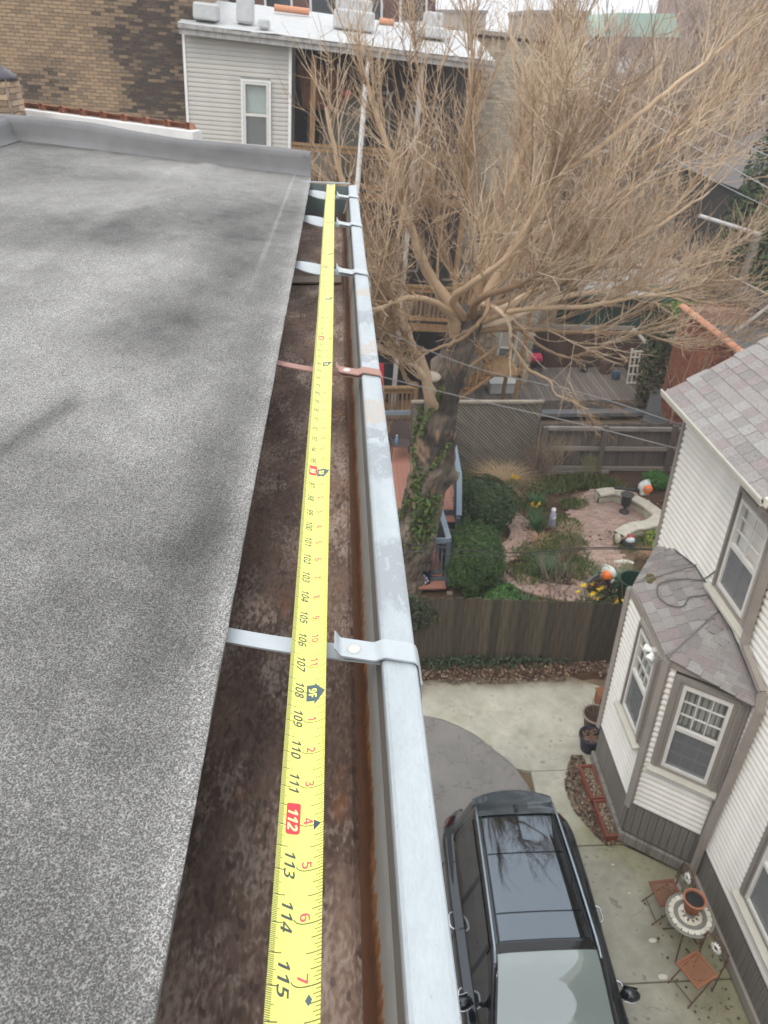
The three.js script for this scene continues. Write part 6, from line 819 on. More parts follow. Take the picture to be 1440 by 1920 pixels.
  part('ivy', merge(iv[0]), M([0.045, 0.085, 0.02], 0.6), t); part('ivy', merge(iv[1]), M([0.12, 0.17, 0.04], 0.6), t);
  // limbs
  const rad = { L1: [0.075, 0.03], L1b: [0.05, 0.015], L2: [0.115, 0.025], L3: [0.12, 0.022], L3b: [0.07, 0.015], L4: [0.11, 0.018], L5: [0.12, 0.02], L6: [0.11, 0.016], L6b: [0.09, 0.016], L7: [0.09, 0.016], L8: [0.08, 0.018], L8b: [0.085, 0.018], L15: [0.06, 0.014], L16: [0.065, 0.014], L17: [0.07, 0.014], L9: [0.05, 0.012], L9b: [0.03, 0.008], L9c: [0.035, 0.01], L10: [0.05, 0.014], L11: [0.075, 0.02], L12: [0.085, 0.018], L13: [0.09, 0.018], L14: [0.08, 0.016] };
  const crown = [new Sticks(), new Sticks(), new Sticks()], C = V(2.4, 5.4, -13.8);
  const wig = (pts, a) => pts.map((q, k) => (k ? q.clone().add(V((r() - 0.5) * a, (r() - 0.5) * a, (r() - 0.5) * a)) : q));
  const shoot = (p, d, l, w, lev, tone, droop) => {
    const n = lev >= 2 ? 6 : lev === 1 ? 5 : 4, pts = [p.clone()], q = p.clone(), e = d.clone(), sg = l / (n - 1);
    for (let k = 1; k < n; k++) { e.x += (r() - 0.5) * 0.3; e.y += (r() - 0.5) * 0.3 + (droop ? -0.03 : 0.085); e.z += (r() - 0.5) * 0.3; e.normalize(); q.addScaledVector(e, sg); pts.push(q.clone()); }
    crown[r() < 0.75 ? tone : Math.floor(r() * 3)].add(pts, w, w * 0.4, lev >= 2 ? 5 : 3);
    if (lev > 0) { const m = lev === 2 ? 5 + Math.floor(l * 3.0) : 2 + Math.floor(r() * 2.6); for (let i = 0; i < m; i++) { const f = 0.18 + 0.8 * r(), x = f * (n - 1), k = Math.min(n - 2, Math.floor(x)), s = pts[k].clone().lerp(pts[k + 1], x - k), dir = pts[k + 1].clone().sub(pts[k]).normalize(); const sp = lev === 2 ? 0.95 : 1.25; dir.x += (r() - 0.5) * 2 * sp * 0.8; dir.y += (r() - 0.5) * 2 * sp * 0.7 + (droop ? 0 : 0.06); dir.z += (r() - 0.5) * 2 * sp * 0.8; dir.normalize(); shoot(s, dir, l * (lev === 2 ? 0.34 + 0.3 * r() : 0.35 + 0.4 * r()), Math.max(0.0052, w * 0.5), lev - 1, tone, droop); } }
  };
  for (const [k, raw] of Object.entries(LIMBS)) {
    if (k === 'trunk') continue;
    const pts = wig(smooth(raw, raw.length * 5), 0.03), [r0, r1] = rad[k], S = new Sticks(); S.add(pts, r0, r1, 10, 0.35);
    part('limb', S.geo(), k === 'L1' || k === 'L7' || k === 'L8' || k === 'L9' ? pale : k === 'L2' || k === 'L3' ? tan : (r() < 0.5 ? tan2 : tan), t);
    const droop = k.startsWith('L9') || k === 'L10', low = droop || k === 'L1', len = new THREE.CatmullRomCurve3(pts).getLength(), n = Math.round(len * (droop ? 2.4 : low ? 3 : 6.4));
    for (let i = 0; i < n; i++) { const f = Math.pow(0.1 + 0.9 * r(), 0.8), x = f * (pts.length - 1), a = Math.min(pts.length - 2, Math.floor(x)), s = pts[a].clone().lerp(pts[a + 1], x - a), d = pts[a + 1].clone().sub(pts[a]).normalize(), out = s.clone().sub(C).normalize(); const dir = d.multiplyScalar(0.75).add(out.multiplyScalar(0.55)).add(V((r() - 0.5) * 1.5, (r() - 0.5) * 0.9 + (droop ? -0.05 : 0.22), (r() - 0.5) * 1.5)).normalize(); const L = (droop ? 0.5 + 0.6 * r() : low ? 0.4 + 0.7 * r() : 0.7 + 1.5 * Math.pow(r(), 1.3)) * mix(1.1, 0.75, f); shoot(s, dir, L, Math.min(mix(r0, r1, f) * 0.5, 0.009 + 0.014 * r()), 2, Math.floor(r() * 3), droop); }
  }
  crown.forEach((c, k) => { part('crown', c.geo(), [tan, tan2, pale][k], t); });
  console.log('crown tris', crown.reduce((a, c) => a + c.i.length / 3, 0));
}
// ================================================================ beyond the gardens
const brickTone = (base) => [0, 1, 2, 3, 4, 5, 6].map((k) => M(mixc(base[0], base[1], k / 6).map((x) => x * (0.85 + 0.3 * h2(k, 3, 1))), 0.95, { map: rep(T.fine, 2) }));
// a wall of single bricks over a mortar core. local frame: x along, y up, front at z = 0; mask(x, y) -> false leaves a hole
function brickWall(parent, w, y0, y1, tones, mortar, mask, seed, nSingle, tone) {
  const r = rng(seed), g = new THREE.BoxGeometry(0.2, 0.062, 0.03), all = [];
  let row = 0; for (let y = y0 + 0.04; y < y1; y += 0.075, row++) for (let x = (row % 2) * 0.105 + 0.1; x < w - 0.05; x += 0.21) if (!mask || mask(x, y)) all.push([x, y, r(), r()]);
  const near = all.slice().sort((a, b) => b[1] - a[1]).slice(0, nSingle), set = new Set(near);
  for (const [x, y, a, b] of near) piece('brick', g, tones[clamp(Math.floor((tone ? tone(x, y) : 0.5) * 7 + (a - 0.5) * 6.5), 0, 6)], parent, x, y, -0.008 + 0.008 * b);
  const rest = all.filter((q) => !set.has(q)); if (rest.length) { const im = new THREE.InstancedMesh(g, M([1, 1, 1], 0.95, { map: rep(T.fine, 2) }), rest.length), m = new THREE.Matrix4(); rest.forEach(([x, y, a, b], i) => { m.makeTranslation(x, y, -0.008 + 0.008 * b); im.setMatrixAt(i, m); im.setColorAt(i, tones[clamp(Math.floor((tone ? tone(x, y) : 0.5) * 7 + (a - 0.5) * 5), 0, 6)].color); }); im.name = 'wall_bricks'; im.userData = { kind: 'stuff' }; shade(im); parent.add(im); }
  part('mortar', bx(w, y1 - y0, 0.2, w / 2, (y0 + y1) / 2, -0.112), mortar, parent);
}
const TILT = -0.062;
{ // grey sided rear porch house
  const h = thing('porch_house', 'grey sided house with a white roof and deep wooden back porches behind the bare tree', 'house', [-2.4, 8.6, -21], 0); h.rotation.z = TILT;
  const gs = [[0.525, 0.515, 0.475], [0.54, 0.53, 0.49], [0.51, 0.50, 0.46]].map((c) => M(c, 0.7, { map: rep(T.fine, 0.6) })), wt = M([0.72, 0.73, 0.72], 0.6), dk = M([0.055, 0.05, 0.047], 0.9), brn = M([0.10, 0.07, 0.055], 0.9);
  // local: x from -1.25 (left edge) to 1.2 (siding edge) to 6 ; y local = world - 8.6
  part('sided_wall_core', bx(2.42, 10.2, 3.0, -0.02, -3.45, -1.53), gs[1], h);
  const sg = new THREE.Group(); sg.name = 'siding'; h.add(sg); const lap = (() => { const s = new THREE.Shape([[-0.01, 0], [0.012, 0], [0.014, 0.006], [0.011, 0.05], [0.0, 0.092], [-0.01, 0.098]].map((p) => new THREE.Vector2(...p))); const g = new THREE.ExtrudeGeometry(s, { depth: 1, bevelEnabled: false }); g.translate(0, 0, -0.5); g.rotateY(-PI / 2); return muv(g); })();
  for (let y = -3.2; y < 1.66; y += 0.099) { const cut = y > -0.62 && y < 0.93; if (cut) { piece('clapboard', lap, pick(gs), sg, (-1.24 + 0.05) / 2, y, -0.005, 0, 0, 0, 1.29); piece('clapboard', lap, pick(gs), sg, (0.74 + 1.19) / 2, y, -0.005, 0, 0, 0, 0.45); } else piece('clapboard', lap, pick(gs), sg, -0.02, y, -0.005, 0, 0, 0, 2.42); }
  part('corner_trim', [bx(0.07, 4.9, 0.06, 1.2, -0.75, 0.0), bx(0.06, 4.9, 0.06, -1.24, -0.75, 0.0)], wt, h);
  const win = sashWindow(h, [0.11, -0.53, 0.0], 0, 0.58, 1.38, { trim: 0.065, trimM: wt, stepM: wt, sillM: wt, nx: 1, ny: 1, blind: true });
  // roof: white coated, rising away, fascia boards and gutter line
  const roof = new THREE.Group(); roof.name = 'roof'; roof.position.set(2.3, 1.72, 0.3); roof.rotation.z = -0.03; h.add(roof);
  const ww = M([0.62, 0.635, 0.64], 0.7, { map: rep(T.fine, 1.2), bumpMap: rep(T.bump, 1), bumpScale: 0.02 });
  part('membrane', surf(50, 20, (s, t) => { const x = -3.62 + 7.3 * s, z = -4.4 * t; return [x, 0.09 + 0.6 * t + 0.05 * (fbm(x * 1.4, z * 1.2, 3, 3) - 0.5), z]; }), ww, roof);
  part('fascia', [bx(7.3, 0.09, 0.04, 0.03, 0.045, -0.0), bx(7.24, 0.12, 0.05, 0.03, -0.06, -0.05)], M([0.5, 0.49, 0.47], 0.7, { map: rep(T.wood, 1) }), roof); part('drip_line', [...Array(9).keys()].map((k) => bx(0.35 + 0.25 * R(), 0.014, 0.012, -2.2 + k * 0.66, 0.085, 0.024)), M([0.06, 0.06, 0.06], 0.8), roof);
  for (const [x, z, w, hh, d] of [[-3.05, -0.6, 0.55, 0.34, 0.7], [-2.2, -0.9, 0.4, 0.5, 0.4], [-1.72, -0.4, 0.26, 0.2, 0.3], [0.35, -1.9, 1.0, 0.42, 0.5], [0.35, -2.0, 0.85, 0.65, 0.35], [2.35, -2.3, 0.5, 0.55, 0.5], [2.35, -2.2, 0.7, 0.25, 0.6]]) part('coated_upstand', rbx(w, hh, d, 0.06, x, 0.12 + hh / 2 - 0.13 * z, z, 0, rr(-0.1, 0.1), 0), ww, roof);
  for (const [x, z, l] of [[-1.25, -3.3, 0.9], [1.25, -3.6, 0.4]]) part('coping_tile', at(cyl(0.08, 0.08, l, 12, 0, 0, 0, 0, 0, PI / 2), x, 0.66, z), M([0.52, 0.24, 0.14], 0.8), roof);
  // porches: floors, back wall, posts, rails, stairs
  part('back_wall', bx(4.9, 10.2, 0.1, 3.65, -3.45, -2.6), M([0.085, 0.075, 0.068], 0.95, { map: rep(T.fine, 1) }), h);
  for (const [y] of [[-1.45], [-4.75], [-7.6]]) { part('porch_floor', bx(4.7, 0.1, 2.5, 3.55, y, -1.3), brn, h); part('porch_beam', bx(4.7, 0.2, 0.08, 3.55, y - 0.08, 0.0), rustyW[1], h); }
  for (const x of [1.75, 4.3, 5.7]) part('porch_post', bx(0.12, 10.0, 0.12, x, -3.5, -0.02), x === 4.3 ? M([0.42, 0.41, 0.39], 0.8) : rustyW[0], h);
  part('white_downspout', [rod([3.0, 1.62, 0.16], [2.86, -3.2, 0.16], 0.062, 0.062, 10), ...[...Array(16).keys()].map((k) => at(new THREE.TorusGeometry(0.062, 0.01, 6, 14).toNonIndexed(), 3.0 - k * 0.0085, 1.4 - k * 0.28, 0.16, PI / 2))], wt, h);
  const balG = bx(0.04, 0.86, 0.035);
  for (const y of [-1.4, -4.7]) { part('hand_rail', [bx(4.6, 0.06, 0.13, 3.55, y + 1.0, 0.0), bx(4.6, 0.1, 0.045, 3.55, y + 0.9, 0.02), bx(4.6, 0.1, 0.045, 3.55, y + 0.12, 0.02)], rustyW[0], h); for (let x = 1.35; x < 5.8; x += 0.125) piece('baluster', balG, pick(rustyW), h, x, y + 0.52, -0.02); }
  // lit details of the upper porch
  part('bamboo_blind', surf(20, 12, (s, t) => [1.35 + 0.95 * s + 0.15 * t, 1.3 - 0.95 * t, -0.5 + 0.05 * Math.sin(t * 9), s, t]), M([0.19, 0.09, 0.045], 0.9, { map: rep(T.wood, 2) }), h);
  for (const [x, y, w, hh] of [[1.9, -0.35, 0.7, 1.3], [3.4, 0.0, 0.8, 1.5], [4.7, -0.1, 0.8, 1.2], [2.2, -3.3, 1.2, 1.9], [4.6, -3.3, 0.7, 1.3], [3.6, -6.3, 1.5, 1.9]]) { part('window_frame', bx(w, hh, 0.06, x, y, -2.53), M([0.36, 0.36, 0.35], 0.8), h); part('window_pane', bx(w - 0.14, hh - 0.14, 0.02, x, y, -2.49), glassD, h); }
  part('grill_cover', rbx(0.75, 0.85, 0.5, 0.12, 2.0, -0.92, -0.9), M([0.27, 0.28, 0.28], 0.8), h); part('paper_lantern', sph(0.13, 2.55, 0.72, -0.8, 1, 0.75, 1), M([0.5, 0.1, 0.09], 0.8), h); part('screen_panel', bx(1.1, 1.9, 0.03, 2.55, -0.3, -1.2), M([0.17, 0.165, 0.13], 0.9), h);
  part('lower_door', bx(0.9, 2.0, 0.05, 3.5, -6.5, -2.45), M([0.16, 0.17, 0.17], 0.4), h);
  // zigzag stairs on the right
  for (const [x0, y0, x1, y1, z] of [[5.6, -7.5, 7.2, -6.1, -0.4], [7.2, -6.1, 5.7, -4.7, -1.1], [5.7, -4.6, 7.2, -3.1, -0.4], [7.2, -3.1, 5.7, -1.5, -1.1]]) { part('stringer', bar([x0, y0, z + 0.35], [x1, y1, z + 0.35], 0.05, 0.25), rustyW[0], h); part('stringer', bar([x0, y0, z - 0.35], [x1, y1, z - 0.35], 0.05, 0.25), rustyW[1], h); part('stair_rail', bar([x0, y0 + 0.85, z + 0.36], [x1, y1 + 0.85, z + 0.36], 0.06, 0.08), rustyW[2], h); const n = 8; for (let k = 0; k < n; k++) { const t = (k + 0.5) / n; part('stair_tread', bx(0.26, 0.04, 0.66, mix(x0, x1, t), mix(y0, y1, t) + 0.06, z), pick(rustyW), h); part('stair_baluster', bx(0.035, 0.8, 0.035, mix(x0, x1, t), mix(y0, y1, t) + 0.45, z + 0.36), pick(rustyW), h); } }
  for (const y of [-6.1, -3.1]) part('landing', bx(0.9, 0.08, 1.6, 7.5, y, -0.7), rustyW[1], h); for (const z of [0.05, -1.45]) part('stair_post', bx(0.1, 8.4, 0.1, 7.9, -5.2, z), rustyW[0], h);
}
{ // lowest deck of the porch, right over the painted deck
  const p = thing('low_porch', 'orange brown wooden porch railing above the blue grey deck', 'porch', [0, 0, -20.4]);
  part('platform', bx(3.4, 0.14, 1.6, 0.4, 0.82, -0.7), rustyW[1], p); part('skirt_beam', bx(3.4, 0.22, 0.06, 0.4, 0.66, 0.1), rustyW[2], p); part('top_rail', bx(3.4, 0.06, 0.14, 0.4, 1.95, 0.06), rustyW[2], p); part('lower_rail', bx(3.4, 0.1, 0.06, 0.4, 1.05, 0.06), rustyW[0], p); part('upper_beam', bx(3.4, 0.12, 0.05, 0.4, 1.84, 0.06), rustyW[0], p);
  const b = bx(0.045, 0.8, 0.04); for (let x = -1.2; x < 2.0; x += 0.125) piece('baluster', b, pick(rustyW), p, x, 1.46, 0.06); part('corner_post', bx(0.13, 2.0, 0.13, 2.05, 1.0, 0.06), rustyW[0], p); part('dark_opening', bx(3.3, 0.55, 0.05, 0.4, 0.28, -0.1), M([0.02, 0.025, 0.025], 0.9), p);
  const c = thing('red_chair', 'red folding chair standing behind the orange porch railing', 'chair', [0.95, 0.9, -20.75]); const rm = M([0.42, 0.02, 0.035], 0.6); part('backrest', rbx(0.42, 1.1, 0.05, 0.02, 0, 1.05, 0, -0.15), rm, c); part('seat', rbx(0.44, 0.05, 0.44, 0.02, 0, 0.45, 0.2), rm, c); for (const s of [-1, 1]) for (const z of [0, 0.4]) part('leg', rod([s * 0.19, 0.44, z], [s * 0.2, 0, z], 0.015), M([0.3, 0.3, 0.3], 0.4, { metalness: 0.7 }), c);
  const g = thing('sliding_door', 'dark sliding glass door behind the orange porch', 'door', [0.7, 0.9, -21.6]); part('frame', [bx(0.1, 2.3, 0.08, -0.8, 1.15, 0), bx(0.1, 2.3, 0.08, 0.85, 1.15, 0), bx(0.08, 2.2, 0.08, 0.0, 1.1, 0), bx(1.75, 0.1, 0.08, 0.02, 2.3, 0)], M([0.24, 0.25, 0.25], 0.6), g); for (const x of [-0.4, 0.42]) part('pane', bx(0.72, 2.1, 0.02, x, 1.15, -0.02), glassD, g);
}
{ // brown brick house at the left
  const b = thing('brown_brick_house', 'tall mottled brown brick house wall left of the grey siding', 'house', [-9.4, 0, -21.35]); b.rotation.z = 0;
  const g = new THREE.Group(); g.name = 'wall'; g.rotation.z = -0.05; g.position.set(-0.1, 0.55, 0); b.add(g);
  brickWall(g, 5.75, 6.6, 11.9, brickTone([[0.085, 0.066, 0.056], [0.37, 0.265, 0.165]]), M([0.22, 0.175, 0.13], 0.95), null, 8, 300, (x, y) => { const n = fbm(x * 0.9 + 2, y * 0.9, 4, 5); return clamp(0.55 + 1.6 * (n - 0.5) - 0.42 * sst(2.6, 5.7, x) + 0.25 * sst(8.6, 10, y) * sst(4.5, 3, x)); });
  part('wall_body', bx(5.7, 11.8, 6, 2.9, 5.6, -3.3), M([0.26, 0.19, 0.13], 0.95), g);
  part('cornice', bx(5.8, 0.25, 0.3, 2.9, 12.0, 0), M([0.07, 0.05, 0.05], 0.9), g);
}
{ // white parapet with clay coping tiles, in front of the brick wall
  const w = thing('parapet_wall', 'low white parapet wall capped with orange clay coping tiles', 'wall'); const A = V(-4.75, 9.53, -12.6), B = V(-1.87, 9.34, -11.4), d = B.clone().sub(A), L = d.length(), ang = Math.atan2(-d.z, d.x), sl = Math.atan2(d.y, Math.hypot(d.x, d.z));
  const g = new THREE.Group(); g.name = 'wall'; g.position.copy(A); g.rotation.set(0, ang, sl); w.add(g); part('render_face', bx(L, 9.4, 0.22, L / 2, -4.74, 0), M([0.76, 0.77, 0.76], 0.8, { map: rep(T.fine, 1) }), g);
  const cm = [[0.52, 0.245, 0.15], [0.56, 0.28, 0.175], [0.48, 0.22, 0.135]].map((c) => M(c, 0.8, { map: rep(T.fine, 2) })); const cg = (() => { const q = new THREE.CylinderGeometry(0.15, 0.15, 0.33, 16, 1, false, 0, PI); q.rotateZ(PI / 2); q.rotateX(-PI / 2); q.scale(1, 0.55, 1); return q.toNonIndexed(); })(), rg = (() => { const q = cg.clone(); q.scale(0.16, 1.14, 1.08); return q; })();
  for (let x = 0.16; x < L - 0.05; x += 0.335) { piece('coping_tile', cg, pick(cm), g, x, -0.045, 0); piece('tile_collar', rg, pick(cm), g, x + 0.15, -0.043, 0); }
}
{ // chimney at the left edge
  const c = thing('brick_chimney', 'small brick chimney with a dark domed cap at the left edge', 'chimney', [-4.47, 9.2, -11.75]); const tones = brickTone([[0.28, 0.2, 0.14], [0.48, 0.36, 0.24]]), bg = new THREE.BoxGeometry(0.19, 0.062, 0.095); let row = 0;
  for (let y = 0.03; y < 0.66; y += 0.072, row++) for (let k = 0; k < 2; k++) { const o = (row % 2) * 0.05; piece('brick', bg, pick(tones), c, -0.1 + k * 0.2 - o * 0.4, y, 0.18); piece('brick', bg, pick(tones), c, -0.1 + k * 0.2 - o * 0.4, y, -0.18); piece('brick', bg, pick(tones), c, 0.19, y, -0.1 + k * 0.2 - o * 0.3, 0, PI / 2); piece('brick', bg, pick(tones), c, -0.21, y, -0.1 + k * 0.2, 0, PI / 2); }
  part('mortar_core', bx(0.42, 0.66, 0.4, 0, 0.33, 0), M([0.36, 0.31, 0.25], 0.95), c); part('lower_stack', bx(0.4, 9.2, 0.4, 0, -4.6, 0), tones[2], c); part('cap', lathe([[0, 0.98], [0.06, 0.97], [0.1, 0.9], [0.115, 0.8], [0.2, 0.76], [0.27, 0.7], [0.29, 0.64], [0.22, 0.63], [0, 0.63]], 22), M([0.06, 0.055, 0.065], 0.35, { metalness: 0.3 }), c);
}
{ // pale brick house behind the tree
  const b = thing('pale_brick_house', 'tall pale grey brown brick house directly behind the bare tree crown', 'house', [2.95, 0, -24]); b.rotation.z = -0.07;
  const g = new THREE.Group(); g.name = 'wall'; g.position.set(0.0, 0, 0); b.add(g);
  brickWall(g, 3.1, 0.3, 10.4, brickTone([[0.22, 0.185, 0.14], [0.52, 0.46, 0.36]]), M([0.42, 0.385, 0.32], 0.95), (x, y) => !(x > 1.9 && x < 2.65 && ((y > 4.1 && y < 5.7) || (y > 1.3 && y < 2.6))), 18, 300, (x, y) => clamp(0.62 + 1.1 * (fbm(x * 0.9, y * 0.7, 4, 6) - 0.5) + 0.15 * sst(8, 10, y)));
  part('wall_body', bx(3.05, 10.4, 9, 1.55, 5.1, -4.75), M([0.33, 0.29, 0.23], 0.95), b); part('roof', bx(3.25, 0.12, 9.2, 1.55, 10.46, -4.7), M([0.13, 0.12, 0.115], 0.9), b); part('parapet', bx(3.25, 0.1, 0.35, 1.55, 10.55, -0.05), M([0.25, 0.23, 0.2], 0.9), b);
  for (const [y, h] of [[4.9, 1.5], [1.95, 1.2]]) sashWindow(b, [1.98, y - h / 2, -0.06], 0, 0.6, h, { trim: 0, nx: 1, ny: 1 });
}
{ // grey deck, brown fence, trellis and other things in the next yard
  const k = thing('grey_deck', 'weathered grey wooden deck in the yard beyond the rail fence', 'deck', [0, 0, 0]); const bd = bx(0.135, 0.035, 2.9); for (let x = 3.9; x < 9.9; x += 0.142) piece('deck_board', bd, pick(greyW), k, x, 0.5, -24.05, 0, 0.0, 0); part('deck_skirt', bx(6, 0.4, 0.05, 6.9, 0.27, -22.58), greyW[3], k); part('deck_step', bx(5.9, 0.12, 0.35, 6.9, 0.2, -22.35), M([0.13, 0.14, 0.15], 0.8), k);
  const f = thing('stained_fence', 'red brown stained board fence behind the grey deck', 'fence'); const fm = [[0.13, 0.075, 0.05], [0.115, 0.065, 0.045], [0.145, 0.085, 0.055]].map((c) => wg(c)); const pb = bx(0.14, 1.5, 0.02); for (let x = 5.3; x < 10.1; x += 0.145) piece('fence_board', pb, pick(fm), f, x, 1.2 - 0.0 * x, -25.6); part('cap_rail', bar([5.2, 2.0, -25.58], [10.1, 1.9, -25.58], 0.13, 0.06), wg([0.44, 0.39, 0.33]), f); part('post', bx(0.12, 1.7, 0.12, 8.7, 1.1, -25.55), fm[0], f);
  const f2 = thing('side_fence', 'short brown board fence running along the brick garage', 'fence'); for (let z = -25.5; z < -23.2; z += 0.145) piece('fence_board', pb, pick(fm), f2, 10.05, 1.1, z, 0, PI / 2); part('cap_rail', bar([10.05, 1.9, -25.5], [10.05, 1.78, -23.2], 0.13, 0.06), wg([0.5, 0.45, 0.38]), f2);
  const t = thing('white_trellis', 'white garden trellis leaning at the right end of the grey deck', 'trellis', [9.75, 0.52, -23.9]); t.rotation.x = -0.1; const wm = M([0.62, 0.61, 0.55], 0.7); for (const x of [-0.22, -0.075, 0.075, 0.22]) part('upright', bx(0.045, 1.15, 0.03, x, 0.58, 0), wm, t); for (const y of [0.06, 0.35, 0.64, 0.93, 1.12]) part('cross_bar', bx(0.5, 0.05, 0.035, 0, y, 0.02), wm, t); part('finial', [-0.22, 0.22].map((x) => sph(0.04, x, 1.19, 0)), wm, t);
  const p = thing('pink_cushion', 'bright pink cushion on a dark chair against the stained fence', 'cushion', [6.62, 1.0, -25.2]); part('cushion', rbx(0.52, 0.22, 0.36, 0.09, 0, 0, 0, 0.2), M([0.62, 0.03, 0.11], 0.8), p); part('chair_back', rbx(0.56, 0.5, 0.06, 0.02, 0, 0.05, -0.22), M([0.05, 0.05, 0.06], 0.7), p); part('chair_leg', [-1, 1].flatMap((s) => [-0.15, 0.15].map((z) => rod([s * 0.22, -0.1, z], [s * 0.22, -0.48, z], 0.02))), M([0.05, 0.05, 0.06], 0.7), p);
  const c = thing('lounge_chair', 'dark grey lounge chair below the brick garage wall', 'chair', [9.75, 0.0, -21.6], -0.5); const cm = M([0.085, 0.09, 0.095], 0.75); part('seat', rbx(0.75, 0.06, 0.75, 0.02, 0, 0.36, 0.1, 0.1), cm, c); part('backrest', rbx(0.75, 0.06, 0.85, 0.02, 0, 0.72, -0.5, 0.95), cm, c); for (const s of [-1, 1]) for (const z of [-0.3, 0.4]) part('leg', bx(0.05, 0.36, 0.05, s * 0.34, 0.18, z), cm, c);
  for (const [x, z, w, h2_, lab, col] of [[8.4, -25.1, 0.3, 0.35, 'small dark planter on the grey deck against the fence', [0.04, 0.045, 0.055]], [9.1, -25.0, 0.45, 0.4, 'brown wooden planter on the grey deck left of the trellis', [0.14, 0.08, 0.05]], [9.3, -24.4, 0.3, 0.25, 'blue tub on the grey deck beside the trellis', [0.06, 0.13, 0.2]]]) { const q = thing('deck_planter', lab, 'planter', [x, 0.52, z]); part('tub', lathe([[0, 0], [w * 0.4, 0], [w * 0.5, h2_], [w * 0.44, h2_], [w * 0.4, h2_ * 0.8], [0, h2_ * 0.8]], 18), M(col, 0.7), q); part('soil', cyl(w * 0.4, w * 0.4, 0.02, 16, 0, h2_ * 0.82, 0), M([0.05, 0.035, 0.025], 1), q); }
  const tb = thing('white_box', 'pale white storage box on the grey deck behind the lattice', 'box', [5.2, 0.52, -23.4]); part('box', rbx(0.9, 0.35, 0.5, 0.03, 0, 0.175, 0), M([0.55, 0.57, 0.55], 0.7), tb); part('lid', rbx(0.96, 0.05, 0.56, 0.02, 0, 0.37, 0), M([0.6, 0.62, 0.6], 0.6), tb);
}
{ // red brick garage with clay coping
  const g = thing('brick_garage', 'red brick garage with an orange clay coping, beyond the sided house roof', 'garage', [9.98, 0, -22.05]); const tones = brickTone([[0.20, 0.065, 0.04], [0.38, 0.145, 0.08]]), mo = M([0.28, 0.17, 0.12], 0.95);
  const s = new THREE.Group(); s.name = 'side_wall'; s.rotation.y = -PI / 2; g.add(s); brickWall(s, 6.2, 0, 3.72, tones, mo, null, 28, 300, (x, y) => clamp(0.5 + 1.2 * (fbm(x, y, 4, 7) - 0.5)));
  const q = new THREE.Group(); q.name = 'end_wall'; g.add(q); brickWall(q, 3.4, 0, 3.72, tones, mo, null, 29, 0); q.position.z = 0.0; q.rotation.y = PI; q.position.x = 3.4;
  part('roof', bx(3.0, 0.1, 5.9, 1.75, 3.2, 3.1), M([0.10, 0.10, 0.10], 0.9, { map: rep(T.fine, 1) }), g); part('inner_wall', bx(3.1, 0.5, 0.12, 1.8, 3.45, 0.25), mo, g);
  const cm = [[0.55, 0.25, 0.145], [0.60, 0.29, 0.175], [0.50, 0.215, 0.125]].map((c) => M(c, 0.8, { map: rep(T.fine, 2) })), cg = (() => { const e = new THREE.CylinderGeometry(0.17, 0.17, 0.38, 14, 1, false, 0, PI); e.rotateZ(PI / 2); e.rotateX(-PI / 2); e.scale(1, 0.5, 1); return e.toNonIndexed(); })();
  for (let z = 0.15; z < 6.1; z += 0.385) piece('coping_tile', cg, pick(cm), g, 0.1, 3.72, z, 0, PI / 2, rr(-0.02, 0.02)); for (let x = 0.35; x < 3.3; x += 0.385) piece('coping_tile', cg, pick(cm), g, x, 3.72, 0.08, 0, 0, rr(-0.02, 0.02));
}
